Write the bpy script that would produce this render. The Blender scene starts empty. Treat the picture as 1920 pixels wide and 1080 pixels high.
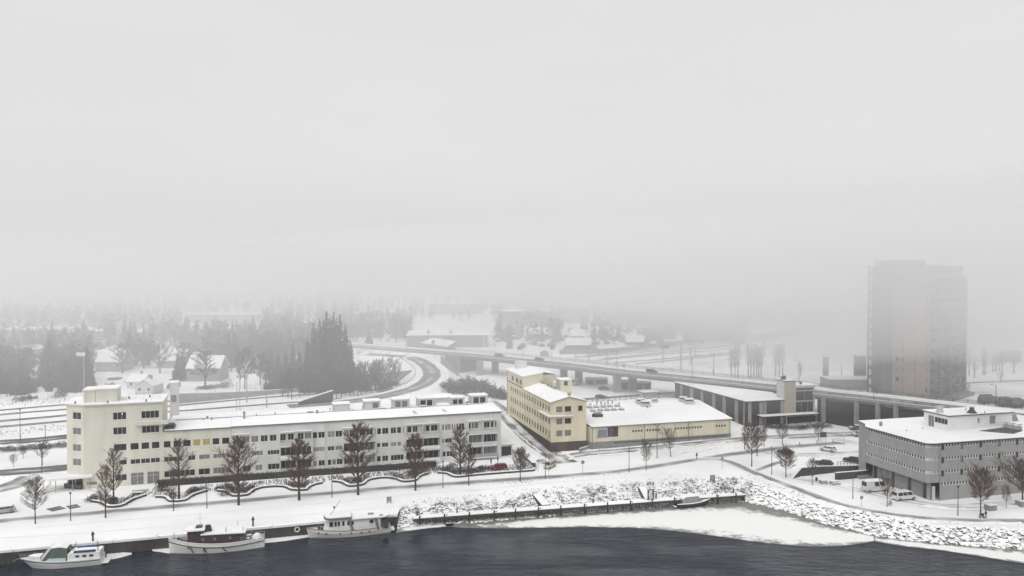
import bpy, bmesh, math, random
from mathutils import Vector, Matrix

C = bpy.context.scene.collection
S = bpy.context.scene
PI = math.pi
# ---------------------------------------------------------------- camera
CAM_H, FPX, PITCH = 50.0, 1478.0, math.radians(1.16)
cam_data = bpy.data.cameras.new('camera')
cam_data.sensor_width = 36.0
cam_data.lens = FPX / 1920 * 36.0
cam_data.clip_start = 0.5
cam_data.clip_end = 6000
cam = bpy.data.objects.new('camera', cam_data)
cam.location = (0, 0, CAM_H)
cam.rotation_euler = (PI / 2 - PITCH, 0, 0)
C.objects.link(cam)
S.camera = cam
# ---------------------------------------------------------------- sky, sun, exposure
world = bpy.data.worlds.new('World')
S.world = world
world.use_nodes = True
wn, wl = world.node_tree.nodes, world.node_tree.links
wn.clear()
SUN_EL, SUN_ROT = math.radians(52), math.radians(200)
sky = wn.new('ShaderNodeTexSky')
sky.sky_type = 'NISHITA'
sky.sun_disc = False
sky.sun_elevation = SUN_EL
sky.sun_rotation = SUN_ROT
sky.air_density = 1.0
sky.dust_density = 6.0
grey = wn.new('ShaderNodeHueSaturation')
grey.inputs['Saturation'].default_value = 0.0
over = wn.new('ShaderNodeMixRGB')
over.inputs['Fac'].default_value = 0.93
wtc = wn.new('ShaderNodeTexCoord')
wno = wn.new('ShaderNodeTexNoise'); wno.inputs['Scale'].default_value = 1.6; wno.inputs['Detail'].default_value = 4
wmp = wn.new('ShaderNodeMapping'); wmp.inputs['Scale'].default_value = (1, 1, 4)
wl.new(wtc.outputs['Generated'], wmp.inputs['Vector']); wl.new(wmp.outputs[0], wno.inputs['Vector'])
wcl = wn.new('ShaderNodeMixRGB')                              # the closed cloud cover, faintly uneven
wcl.inputs['Color1'].default_value = (5.5, 5.5, 5.5, 1); wcl.inputs['Color2'].default_value = (6.3, 6.3, 6.3, 1)
wl.new(wno.outputs[0], wcl.inputs['Fac']); wl.new(wcl.outputs[0], over.inputs['Color2'])
bg = wn.new('ShaderNodeBackground')
bg.inputs['Strength'].default_value = 0.1
wo = wn.new('ShaderNodeOutputWorld')
wl.new(sky.outputs[0], grey.inputs['Color'])
wl.new(grey.outputs[0], over.inputs['Color1'])
wl.new(over.outputs[0], bg.inputs['Color'])
wl.new(bg.outputs[0], wo.inputs['Surface'])
sun_data = bpy.data.lights.new('sun', 'SUN')
sun_data.energy = 1.5
sun_data.angle = math.radians(60)
sun_data.color = (1.0, 0.985, 0.97)
sun = bpy.data.objects.new('sun', sun_data)
sun.rotation_euler = (PI / 2 - SUN_EL, 0, PI - SUN_ROT)
C.objects.link(sun)
S.view_settings.view_transform = 'Standard'
S.view_settings.look = 'None'
S.view_settings.exposure = 0.42
S.view_settings.gamma = 1.0
S.view_settings.use_curve_mapping = False
S.render.engine = 'CYCLES'
cy = S.cycles
cy.use_denoising = True
cy.max_bounces = 6
cy.diffuse_bounces = 3
cy.glossy_bounces = 3
cy.transmission_bounces = 2
cy.volume_bounces = 2
cy.transparent_max_bounces = 6
cy.use_adaptive_sampling = True
cy.adaptive_threshold = 0.02
cy.sample_clamp_indirect = 4.0

# ---------------------------------------------------------------- photograph measurements -> places
def ray(px, py):
    a, b = (px - 960) / FPX, (540 - py) / FPX
    return Vector((a, math.cos(PITCH) + b * math.sin(PITCH), -math.sin(PITCH) + b * math.cos(PITCH)))
def hgt(x, y):
    return 0.0 if y < 215 else min(3.0, (y - 215) / 47 * 3)
def P(px, py, z=None):
    d = ray(px, py)
    if z is not None:
        t = (z - CAM_H) / d.z
        return Vector((d.x * t, d.y * t, z))
    z = 0.0
    for _ in range(30):
        t = (z - CAM_H) / d.z
        z = .5 * z + .5 * hgt(d.x * t, d.y * t)
    return Vector((d.x * t, d.y * t, z))
def zat(pt, py):
    """Height above sea of image row py at the distance of point pt."""
    F = pt[1] * math.cos(PITCH)
    return CAM_H + (509.9 - py) / FPX * pt[1] * 1.0005
WATER = -2.5

# ---------------------------------------------------------------- materials
def new_mat(name):
    m = bpy.data.materials.new(name)
    m.use_nodes = True
    return m, m.node_tree.nodes, m.node_tree.links, m.node_tree.nodes['Principled BSDF']
def N(nodes, t, **kw):
    n = nodes.new(t)
    for k, v in kw.items():
        if k in n.inputs.keys() if hasattr(n.inputs, 'keys') else False:
            n.inputs[k].default_value = v
        else:
            setattr(n, k, v)
    return n
def rgb(c): return (c[0], c[1], c[2], 1)
SNOW = (0.83, 0.835, 0.84)
def mat(name, col, rough=.75, var=.12, scale=1.5, snow=None, metal=0.0, bump=0.0, spec=.5, streak=0.0):
    """Plain surface with uneven tone; snow=(lo,hi) lets snow lie on faces whose normal points up."""
    m, n, l, b = new_mat(name)
    b.inputs['Roughness'].default_value = rough
    b.inputs['Metallic'].default_value = metal
    b.inputs['Specular IOR Level'].default_value = spec
    tc = n.new('ShaderNodeTexCoord')
    no = n.new('ShaderNodeTexNoise')
    no.inputs['Scale'].default_value = scale
    no.inputs['Detail'].default_value = 6
    if streak:
        mp = n.new('ShaderNodeMapping')
        mp.inputs['Scale'].default_value = (1, 1, 1 / streak)
        l.new(tc.outputs['Object'], mp.inputs['Vector']); l.new(mp.outputs[0], no.inputs['Vector'])
    else:
        l.new(tc.outputs['Object'], no.inputs['Vector'])
    mx = n.new('ShaderNodeMixRGB')
    mx.inputs['Color1'].default_value = rgb([c * (1 - var) for c in col])
    mx.inputs['Color2'].default_value = rgb([min(1, c * (1 + var)) for c in col])
    cr = n.new('ShaderNodeMapRange')
    cr.inputs['From Min'].default_value = .3; cr.inputs['From Max'].default_value = .7
    l.new(no.outputs[0], cr.inputs[0])
    l.new(cr.outputs[0], mx.inputs['Fac'])
    out = mx.outputs[0]
    if snow:
        g = n.new('ShaderNodeNewGeometry')
        sx = n.new('ShaderNodeSeparateXYZ')
        l.new(g.outputs['Normal'], sx.inputs[0])
        ns = n.new('ShaderNodeTexNoise'); ns.inputs['Scale'].default_value = 2.3; ns.inputs['Detail'].default_value = 4
        l.new(tc.outputs['Object'], ns.inputs['Vector'])
        ad = n.new('ShaderNodeMath'); ad.operation = 'MULTIPLY_ADD'
        ad.inputs[1].default_value = .5
        l.new(ns.outputs[0], ad.inputs[0]); l.new(sx.outputs[2], ad.inputs[2])
        mr = n.new('ShaderNodeMapRange')
        mr.inputs['From Min'].default_value = snow[0] + .25; mr.inputs['From Max'].default_value = snow[1] + .25
        l.new(ad.outputs[0], mr.inputs[0])
        m2 = n.new('ShaderNodeMixRGB'); m2.inputs['Color2'].default_value = rgb(SNOW)
        l.new(out, m2.inputs['Color1']); l.new(mr.outputs[0], m2.inputs['Fac'])
        out = m2.outputs[0]
    l.new(out, b.inputs['Base Color'])
    if bump:
        bp = n.new('ShaderNodeBump'); bp.inputs['Strength'].default_value = bump; bp.inputs['Distance'].default_value = .1
        l.new(no.outputs[0], bp.inputs['Height']); l.new(bp.outputs[0], b.inputs['Normal'])
    return m
def snow_mat(name, dirt=.0, dirtcol=(.25, .24, .22), scale=.6, thr=(.55, .75), bump=.35):
    m, n, l, b = new_mat(name)
    b.inputs['Roughness'].default_value = .9
    b.inputs['Specular IOR Level'].default_value = .2
    tc = n.new('ShaderNodeTexCoord')
    a = n.new('ShaderNodeTexNoise'); a.inputs['Scale'].default_value = scale; a.inputs['Detail'].default_value = 8; a.inputs['Roughness'].default_value = .7
    f = n.new('ShaderNodeTexNoise'); f.inputs['Scale'].default_value = .035; f.inputs['Detail'].default_value = 5
    s = n.new('ShaderNodeTexNoise'); s.inputs['Scale'].default_value = 5.0; s.inputs['Detail'].default_value = 3
    for q in (a, f, s): l.new(tc.outputs['Object'], q.inputs['Vector'])
    r1 = n.new('ShaderNodeMapRange'); r1.inputs['From Min'].default_value = thr[0]; r1.inputs['From Max'].default_value = thr[1]; r1.inputs['To Max'].default_value = dirt
    l.new(a.outputs[0], r1.inputs[0])
    tone = n.new('ShaderNodeMixRGB'); tone.inputs['Color1'].default_value = rgb([c * .90 for c in SNOW]); tone.inputs['Color2'].default_value = rgb([min(1, c * 1.03) for c in SNOW])
    r2 = n.new('ShaderNodeMapRange'); r2.inputs['From Min'].default_value = .4; r2.inputs['From Max'].default_value = .6
    l.new(f.outputs[0], r2.inputs[0]); l.new(r2.outputs[0], tone.inputs['Fac'])
    mx = n.new('ShaderNodeMixRGB'); mx.inputs['Color2'].default_value = rgb(dirtcol)
    l.new(r1.outputs[0], mx.inputs['Fac']); l.new(tone.outputs[0], mx.inputs['Color1'])
    l.new(mx.outputs[0], b.inputs['Base Color'])
    bp = n.new('ShaderNodeBump'); bp.inputs['Strength'].default_value = bump; bp.inputs['Distance'].default_value = .15
    l.new(s.outputs[0], bp.inputs['Height']); l.new(bp.outputs[0], b.inputs['Normal'])
    return m
def slush_mat(name, asphalt=(.10, .10, .105), snowy=.35, tracks=2, edge=.16):
    """Road ribbon: wet asphalt showing in wheel tracks (UV u across, v metres along), trodden snow elsewhere."""
    m, n, l, b = new_mat(name)
    b.inputs['Roughness'].default_value = .6
    uv = n.new('ShaderNodeUVMap')
    sx = n.new('ShaderNodeSeparateXYZ'); l.new(uv.outputs[0], sx.inputs[0])
    tc = n.new('ShaderNodeTexCoord')
    mp = n.new('ShaderNodeMapping'); mp.inputs['Scale'].default_value = (6, .09, 1)
    l.new(uv.outputs[0], mp.inputs['Vector'])
    st = n.new('ShaderNodeTexNoise'); st.inputs['Scale'].default_value = 1.4; st.inputs['Detail'].default_value = 7; st.inputs['Roughness'].default_value = .65
    l.new(mp.outputs[0], st.inputs['Vector'])
    bl = n.new('ShaderNodeTexNoise'); bl.inputs['Scale'].default_value = .16; bl.inputs['Detail'].default_value = 6
    l.new(tc.outputs['Object'], bl.inputs['Vector'])
    w = n.new('ShaderNodeMath'); w.operation = 'MULTIPLY'; w.inputs[1].default_value = tracks * 2 * PI; l.new(sx.outputs[0], w.inputs[0])
    co = n.new('ShaderNodeMath'); co.operation = 'COSINE'; l.new(w.outputs[0], co.inputs[0])
    # distance to the verge
    e1 = n.new('ShaderNodeMath'); e1.operation = 'SUBTRACT'; e1.inputs[1].default_value = .5; l.new(sx.outputs[0], e1.inputs[0])
    e2 = n.new('ShaderNodeMath'); e2.operation = 'ABSOLUTE'; l.new(e1.outputs[0], e2.inputs[0])
    e3 = n.new('ShaderNodeMapRange'); e3.inputs['From Min'].default_value = .5 - edge; e3.inputs['From Max'].default_value = .5; e3.inputs['To Max'].default_value = .9
    l.new(e2.outputs[0], e3.inputs[0])
    s1 = n.new('ShaderNodeMath'); s1.operation = 'MULTIPLY_ADD'; s1.inputs[1].default_value = .13; l.new(co.outputs[0], s1.inputs[0]); l.new(st.outputs[0], s1.inputs[2])
    s2 = n.new('ShaderNodeMath'); s2.operation = 'MULTIPLY_ADD'; s2.inputs[1].default_value = .9; l.new(bl.outputs[0], s2.inputs[0]); l.new(s1.outputs[0], s2.inputs[2])
    s3 = n.new('ShaderNodeMath'); s3.operation = 'ADD'; l.new(s2.outputs[0], s3.inputs[0]); l.new(e3.outputs[0], s3.inputs[1])
    r = n.new('ShaderNodeMapRange'); r.inputs['From Min'].default_value = 1.05 - snowy; r.inputs['From Max'].default_value = 1.55 - snowy
    l.new(s3.outputs[0], r.inputs[0])
    mx = n.new('ShaderNodeMixRGB'); mx.inputs['Color1'].default_value = rgb(asphalt); mx.inputs['Color2'].default_value = rgb((.8, .803, .806))
    l.new(r.outputs[0], mx.inputs['Fac']); l.new(mx.outputs[0], b.inputs['Base Color'])
    return m

M = {}
M['snow'] = snow_mat('ground snow', dirt=.6, thr=(.62, .78), scale=.9, bump=.6)
M['roofsnow'] = snow_mat('roof snow', dirt=.0, bump=.15)
M['ice'] = snow_mat('ice snow', dirt=.5, dirtcol=(.30, .29, .26), thr=(.60, .8), scale=.5)
M['path'] = slush_mat('trodden path', asphalt=(.19, .19, .192), snowy=.27, tracks=1, edge=.14)
M['street'] = slush_mat('slushy street', asphalt=(.12, .12, .123), snowy=.30, tracks=2)
M['streetwet'] = slush_mat('cleared street', asphalt=(.09, .09, .093), snowy=.05, tracks=2, edge=.1)
M['sliproad'] = slush_mat('salted slip road', asphalt=(.15, .15, .153), snowy=.10, tracks=2, edge=.1)
M['forecourt'] = slush_mat('driven snow', asphalt=(.15, .15, .15), snowy=.44, tracks=2, edge=.3)
M['deckroad'] = slush_mat('bridge road', asphalt=(.20, .20, .203), snowy=.08, tracks=2, edge=.06)
M['track'] = slush_mat('track bed', asphalt=(.16, .155, .15), snowy=.52, tracks=2, edge=.1)
M['cream'] = mat('cream render', (.63, .61, .53), .85, .10, .35, streak=4)
M['creamw'] = mat('off white render', (.60, .60, .58), .85, .10, .35, streak=4)
M['yellow'] = mat('pale yellow render', (.60, .54, .40), .85, .10, .35, streak=4)
M['yellow2'] = mat('yellow plaster', (.62, .57, .44), .85, .10, .35, streak=4)
M['plinth'] = mat('grey plinth', (.22, .22, .22), .8, .15, 1.0)
M['brownbase'] = mat('dark brown base', (.06, .05, .048), .8, .25, 1.2)
M['white'] = mat('white paint', (.74, .74, .73), .5, .05, 1.0)
M['greywhite'] = mat('pale grey panel', (.50, .50, .50), .6, .06, 1.0)
M['glass'] = mat('window glass', (.03, .032, .035), .12, .45, .35, spec=.35)
M['curtain'] = mat('curtained glass', (.26, .24, .20), .25, .25, .6)
M['ochreblind'] = mat('ochre blind', (.40, .31, .12), .6, .1, .6)
M['greyblind'] = mat('grey blind', (.17, .17, .17), .5, .12, .5)
M['concrete'] = mat('concrete', (.27, .27, .27), .85, .14, .6, streak=2)
M['greybrick'] = mat('grey brick', (.29, .29, .285), .85, .10, .5, streak=3)
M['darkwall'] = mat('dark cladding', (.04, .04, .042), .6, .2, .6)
M['darkgrey'] = mat('dark grey metal', (.055, .057, .06), .5, .2, 1.0)
M['steel'] = mat('galvanised steel', (.28, .285, .29), .5, .1, 1.0)
M['black'] = mat('black paint', (.018, .018, .02), .5, .2, 1.0)
M['beige'] = mat('beige panel', (.36, .32, .27), .7, .06, .5)
M['quay'] = mat('dark sheet piling', (.035, .032, .03), .6, .3, .7, streak=3)
M['bark'] = mat('bark', (.05, .042, .038), .9, .3, 2)
M['twig'] = mat('brown twigs', (.10, .073, .06), .9, .25, 1)
M['twigred'] = mat('reddish twigs', (.105, .068, .057), .9, .25, 1)
M['twiggrey'] = mat('grey twigs', (.085, .075, .07), .9, .25, 1)
M['birch'] = mat('birch bark', (.16, .155, .15), .8, .3, 3)
M['farwood'] = mat('dark distant wood', (.035, .034, .032), .95, .3, .2)
M['spruce'] = mat('spruce needles', (.03, .036, .028), .9, .35, .8)
M['pine'] = mat('dark shrub leaves', (.035, .038, .03), .9, .35, .8, snow=(.75, 1.1))
M['shrub'] = mat('bare shrub', (.07, .055, .048), .9, .35, 1.0)
M['hedge'] = mat('brown hedge leaves', (.04, .034, .03), .9, .4, 2)
M['frosted'] = mat('frosted shrub', (.06, .052, .048), .9, .3, 1.0, snow=(.45, .8))
M['rock'] = mat('riprap stone', (.075, .075, .078), .85, .35, 1.2, snow=(.06, .42))
M['slope'] = snow_mat('bank snow', dirt=.95, dirtcol=(.06, .058, .055), thr=(.53, .63), scale=1.1)
M['wood'] = mat('weathered timber', (.045, .038, .034), .85, .3, 1.5)
M['rail'] = mat('rusty rail', (.05, .045, .042), .7, .2, 1)
M['ballast'] = mat('snowy ballast', (.20, .195, .19), .9, .6, .8)
M['skin'] = mat('skin', (.45, .3, .23), .6, .05, 3)
M['cloth'] = mat('dark winter clothes', (.02, .02, .023), .9, .3, 4)
M['clothblue'] = mat('dark trousers', (.03, .032, .04), .9, .3, 4)
M['tyre'] = mat('tyre rubber', (.02, .02, .02), .8, .2, 4)
M['rim'] = mat('wheel rim', (.35, .35, .36), .35, .1, 3, metal=.6)
M['carglass'] = mat('car glass', (.02, .022, .024), .08, .2, 1)
M['redlamp'] = mat('red tail lamp', (.35, .02, .02), .3, .1, 3)
M['headlamp'] = mat('headlamp', (.6, .6, .58), .15, .1, 3)
def paint(name, c, snow=None): 
    return mat(name, c, .28, .04, 1.0, snow=snow)
M['hullwhite'] = mat('white hull', (.70, .70, .68), .4, .05, .8)
M['hullcream'] = mat('cream hull', (.62, .60, .56), .4, .05, .8)
M['maroon'] = mat('maroon deckhouse', (.055, .022, .024), .5, .12, 1.0)
M['hullblue'] = mat('navy stripe', (.02, .035, .10), .4, .1, 1)
M['bluecover'] = mat('blue cover', (.02, .04, .17), .6, .15, 1)
M['greentarp'] = mat('green tarpaulin', (.07, .095, .08), .6, .2, 1.2)
M['aqua'] = mat('pale aqua tarpaulin', (.40, .55, .52), .5, .1, 1)
M['taupe'] = mat('taupe trim', (.17, .15, .135), .6, .1, 1)
M['bluepaint'] = mat('blue stern paint', (.035, .06, .09), .5, .1, 1)
# ---------------------------------------------------------------- mesh and object helpers
class MB:
    """Collects faces in plain lists; mesh() makes the datablock."""
    def __init__(s): s.v = []; s.f = []; s.m = []; s.uv = None
    def face(s, pts, mi=0):
        i = len(s.v); s.v += [tuple(p) for p in pts]; s.f.append(tuple(range(i, i + len(pts)))); s.m.append(mi)
    def box(s, x0, x1, y0, y1, z0, z1, mi=0):
        i = len(s.v)
        s.v += [(x0, y0, z0), (x1, y0, z0), (x1, y1, z0), (x0, y1, z0), (x0, y0, z1), (x1, y0, z1), (x1, y1, z1), (x0, y1, z1)]
        for q in ((0, 3, 2, 1), (4, 5, 6, 7), (0, 1, 5, 4), (1, 2, 6, 5), (2, 3, 7, 6), (3, 0, 4, 7)):
            s.f.append(tuple(i + k for k in q)); s.m.append(mi)
    def prism(s, poly, z0, z1, mi=0, top=True, bottom=True, ztop=None):
        """poly counter-clockwise; ztop may give each corner its own top height."""
        i, n = len(s.v), len(poly)
        s.v += [(p[0], p[1], z0) for p in poly] + [(p[0], p[1], ztop[k] if ztop else z1) for k, p in enumerate(poly)]
        for k in range(n):
            j = (k + 1) % n
            s.f.append((i + k, i + j, i + n + j, i + n + k)); s.m.append(mi)
        if top: s.f.append(tuple(i + n + k for k in range(n))); s.m.append(mi)
        if bottom: s.f.append(tuple(i + n - 1 - k for k in range(n))); s.m.append(mi)
    def tube(s, a, b, r0, r1=None, k=6, mi=0, caps=True):
        a, b = Vector(a), Vector(b); r1 = r0 if r1 is None else r1
        d = (b - a); 
        if d.length < 1e-6: return
        d.normalize(); u = d.orthogonal().normalized(); w = d.cross(u)
        i = len(s.v)
        for p, r in ((a, r0), (b, r1)):
            for q in range(k):
                t = 2 * PI * q / k
                s.v.append(tuple(p + u * (r * math.cos(t)) + w * (r * math.sin(t))))
        for q in range(k):
            j = (q + 1) % k
            s.f.append((i + q, i + j, i + k + j, i + k + q)); s.m.append(mi)
        if caps:
            s.f.append(tuple(i + k - 1 - q for q in range(k))); s.m.append(mi)
            s.f.append(tuple(i + k + q for q in range(k))); s.m.append(mi)
    def bar(s, a, b, w, h, mi=0):
        """Rectangular bar from a to b, w wide across, h high."""
        a, b = Vector(a), Vector(b); d = (b - a).normalized()
        side = Vector((-d.y, d.x, 0)); 
        if side.length < 1e-4: side = Vector((1, 0, 0))
        side.normalize(); up = side.cross(d) * -1 if False else d.cross(side)
        i = len(s.v)
        for p in (a, b):
            for cx, cz in ((-1, -1), (1, -1), (1, 1), (-1, 1)):
                s.v.append(tuple(p + side * (cx * w / 2) + up * (cz * h / 2)))
        for q in ((0, 1, 2, 3), (7, 6, 5, 4), (0, 4, 5, 1), (1, 5, 6, 2), (2, 6, 7, 3), (3, 7, 4, 0)):
            s.f.append(tuple(i + k for k in q)); s.m.append(mi)
    def loft(s, rings, mi=0, closed=True, caps=False):
        i, n = len(s.v), len(rings[0])
        for r in rings: s.v += [tuple(p) for p in r]
        for a in range(len(rings) - 1):
            for k in range(n if closed else n - 1):
                j = (k + 1) % n
                s.f.append((i + a * n + k, i + a * n + j, i + (a + 1) * n + j, i + (a + 1) * n + k)); s.m.append(mi)
        if caps:
            s.f.append(tuple(i + n - 1 - k for k in range(n))); s.m.append(mi)
            e = i + (len(rings) - 1) * n
            s.f.append(tuple(e + k for k in range(n))); s.m.append(mi)
    def strip(s, left, right, mi=0):
        i, n = len(s.v), len(left)
        s.v += [tuple(p) for p in left] + [tuple(p) for p in right]
        for k in range(n - 1):
            s.f.append((i + k, i + n + k, i + n + k + 1, i + k + 1)); s.m.append(mi)
    def shift(s, dx, dy, dz, rz=0):
        c, q = math.cos(rz), math.sin(rz)
        s.v = [(x * c - y * q + dx, x * q + y * c + dy, z + dz) for x, y, z in s.v]
        return s
    def mesh(s, name, mats, smooth=False):
        me = bpy.data.meshes.new(name)
        me.from_pydata(s.v, [], s.f)
        for m in (mats if isinstance(mats, (list, tuple)) else [mats]): me.materials.append(m)
        if len(me.materials) > 1: me.polygons.foreach_set('material_index', s.m)
        if smooth: me.polygons.foreach_set('use_smooth', [True] * len(s.f))
        me.update()
        return me
def obj(name, mesh, parent=None, loc=(0, 0, 0), rz=0.0, mats=None, smooth=False):
    if isinstance(mesh, MB): mesh = mesh.mesh(name, mats, smooth)
    o = bpy.data.objects.new(name, mesh)
    o.location = loc; o.rotation_euler = (0, 0, rz)
    if parent is not None: o.parent = parent
    C.objects.link(o)
    return o
def tag(o, label=None, cat=None, group=None, kind=None):
    if label: o['label'] = label
    if cat: o['category'] = cat
    if group: o['group'] = group
    if kind: o['kind'] = kind
    return o
def thing(name, label, cat, loc=(0, 0, 0), rz=0.0, group=None):
    o = bpy.data.objects.new(name, None)
    o.empty_display_size = .5
    o.location = loc; o.rotation_euler = (0, 0, rz)
    C.objects.link(o)
    return tag(o, label, cat, group)
def structure(name, mb, mats, smooth=False):
    return tag(obj(name, mb, mats=mats, smooth=smooth), kind='structure')
def dup(root, loc=None, rz=None, label=None, group=None, scale=None):
    r = root.copy(); C.objects.link(r)
    if loc is not None: r.location = loc
    if rz is not None: r.rotation_euler = (0, 0, rz)
    if scale is not None: r.scale = scale if isinstance(scale, (tuple, list)) else (scale,) * 3
    if label: r['label'] = label
    if group: r['group'] = group
    for ch in root.children:
        c = ch.copy(); C.objects.link(c); c.parent = r
        for g in ch.children:
            d = g.copy(); C.objects.link(d); d.parent = c
    return r
rnd = random.Random(7)
def crom(pts, step=3.0):
    """Smooth polyline through pts (Vectors), resampled about every step metres."""
    pts = [Vector(p) for p in pts]
    q = [pts[0] * 2 - pts[1]] + pts + [pts[-1] * 2 - pts[-2]]
    out = []
    for i in range(1, len(q) - 2):
        n = max(1, int((q[i + 1] - q[i]).length / step))
        for k in range(n):
            t = k / n; a, b, c, d = q[i - 1], q[i], q[i + 1], q[i + 2]
            out.append(.5 * ((2 * b) + (c - a) * t + (2 * a - 5 * b + 4 * c - d) * t * t + (3 * b - a - 3 * c + d) * t ** 3))
    out.append(pts[-1])
    return out
def normals2(pl):
    out = []
    for i in range(len(pl)):
        a, b = pl[max(0, i - 1)], pl[min(len(pl) - 1, i + 1)]
        d = Vector((b.x - a.x, b.y - a.y, 0)).normalized()
        out.append(Vector((-d.y, d.x, 0)))
    return out
def ribbon(name, pts, width, m, off=.03, drape=True, across=4, step=3.0, kind='structure', parent=None):
    """A road or track laid on the ground; width may vary: number or list per given point."""
    pl = crom(pts, step)
    nn = normals2(pl)
    mb, uvs = MB(), []
    L, n = 0.0, across + 1
    for i, p in enumerate(pl):
        if i: L += (p - pl[i - 1]).length
        w = width if not isinstance(width, (list, tuple)) else width[0] + (width[1] - width[0]) * i / (len(pl) - 1)
        for k in range(n):
            u = k / across
            q = p + nn[i] * ((u - .5) * w)
            z = hgt(q.x, q.y) + off if drape else p.z + off
            mb.v.append((q.x, q.y, z)); uvs.append((u, L))
    for i in range(len(pl) - 1):
        for k in range(across):
            a = i * n + k
            mb.f.append((a, a + n, a + n + 1, a + 1)); mb.m.append(0)
    me = mb.mesh(name, m, True)
    lay = me.uv_layers.new(name='UVMap')
    for lp in me.loops: lay.data[lp.index].uv = uvs[lp.vertex_index]
    o = obj(name, me, parent)
    if kind: o['kind'] = kind
    return o
def pxs(*pp, z=None): return [P(a, b, z) for a, b in pp]

# ---------------------------------------------------------------- walls with openings, windows
def wall_holes(mb, p0, p1, z0, z1, holes, depth=.14, mi=0):
    """Wall face from p0 to p1 (outside on the right of that direction) with rectangular openings (s0,s1,za,zb) and their reveals."""
    p0, p1 = Vector((p0[0], p0[1])), Vector((p1[0], p1[1]))
    L = (p1 - p0).length; d = (p1 - p0) / L; inn = Vector((-d.y, d.x))
    ss = sorted(set([0.0, L] + [round(h[0], 4) for h in holes] + [round(h[1], 4) for h in holes]))
    zs = sorted(set([z0, z1] + [round(h[2], 4) for h in holes] + [round(h[3], 4) for h in holes]))
    ss = [s for s in ss if -1e-6 <= s <= L + 1e-6]; zs = [z for z in zs if z0 - 1e-6 <= z <= z1 + 1e-6]
    pt = lambda s, z, k=0.0: (p0.x + d.x * s + inn.x * k, p0.y + d.y * s + inn.y * k, z)
    for a in range(len(zs) - 1):
        run = None
        zc = (zs[a] + zs[a + 1]) / 2
        for b in range(len(ss) - 1):
            sc = (ss[b] + ss[b + 1]) / 2
            if any(h[0] < sc < h[1] and h[2] < zc < h[3] for h in holes):
                if run is not None: mb.face([pt(run, zs[a]), pt(ss[b], zs[a]), pt(ss[b], zs[a + 1]), pt(run, zs[a + 1])], mi)
                run = None
            elif run is None: run = ss[b]
        if run is not None: mb.face([pt(run, zs[a]), pt(L, zs[a]), pt(L, zs[a + 1]), pt(run, zs[a + 1])], mi)
    for s0, s1, za, zb in [h[:4] for h in holes]:
        mb.face([pt(s0, za), pt(s1, za), pt(s1, za, depth), pt(s0, za, depth)], mi)
        mb.face([pt(s0, zb, depth), pt(s1, zb, depth), pt(s1, zb), pt(s0, zb)], mi)
        mb.face([pt(s0, za, depth), pt(s0, zb, depth), pt(s0, zb), pt(s0, za)], mi)
        mb.face([pt(s1, za), pt(s1, zb), pt(s1, zb, depth), pt(s1, za, depth)], mi)
_wm = {}
def win_meshes(w, h, nm, fm, gm, ft=.06, depth=.14, hm=0):
    key = (round(w, 1), round(h, 1), nm, fm, gm, ft, hm)
    if key not in _wm:
        a = MB()
        y0, y1 = depth - .09, depth - .01
        a.box(0, w, y0, y1, 0, ft); a.box(0, w, y0, y1, h - ft, h)
        a.box(0, ft, y0 + .002, y1, ft, h - ft); a.box(w - ft, w, y0 + .002, y1, ft, h - ft)
        for k in range(1, nm):
            x = w * k / nm; a.box(x - ft * .45, x + ft * .45, y0 + .002, y1, ft, h - ft)
        if hm: a.box(ft, w - ft, y0 + .004, y1 - .003, h * hm - ft * .45, h * hm + ft * .45)
        a.box(-.04, w + .04, -.07, depth - .095, -.05, -.005)
        g = MB(); g.box(.01, w - .01, depth - .045, depth + .02, .01, h - .01)
        _wm[key] = (a.mesh('window', M[fm]), g.mesh('pane', M[gm]))
    return _wm[key]
def add_windows(root, p0, p1, wins, fm='white', gms=('glass',), nmf=None, depth=.14, ft=.06, seed=1, name='window', base=(0, 0), hm=0):
    """wins: (s0,s1,za,zb[,pane material[,mullions]]) along the wall p0 -> p1; each becomes a part with a pane."""
    r = random.Random(seed)
    p0, p1 = Vector((p0[0], p0[1])), Vector((p1[0], p1[1])); d = (p1 - p0).normalized()
    rz = math.atan2(d.y, d.x)
    for wdef in wins:
        s0, s1, za, zb = wdef[:4]
        gm = wdef[4] if len(wdef) > 4 and wdef[4] else r.choice(gms)
        w, h = s1 - s0, zb - za
        nm = wdef[5] if len(wdef) > 5 else (nmf(w) if nmf else max(1, round(w / 1.1)))
        fmsh, gmsh = win_meshes(w, h, nm, fm, gm, ft, depth, hm)
        kx, kz = w / round(w, 1) if round(w, 1) else 1, h / round(h, 1) if round(h, 1) else 1
        o = obj(name, fmsh, root, (p0.x + d.x * s0, p0.y + d.y * s0, za), rz)
        g = obj('pane', gmsh, o)
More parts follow.
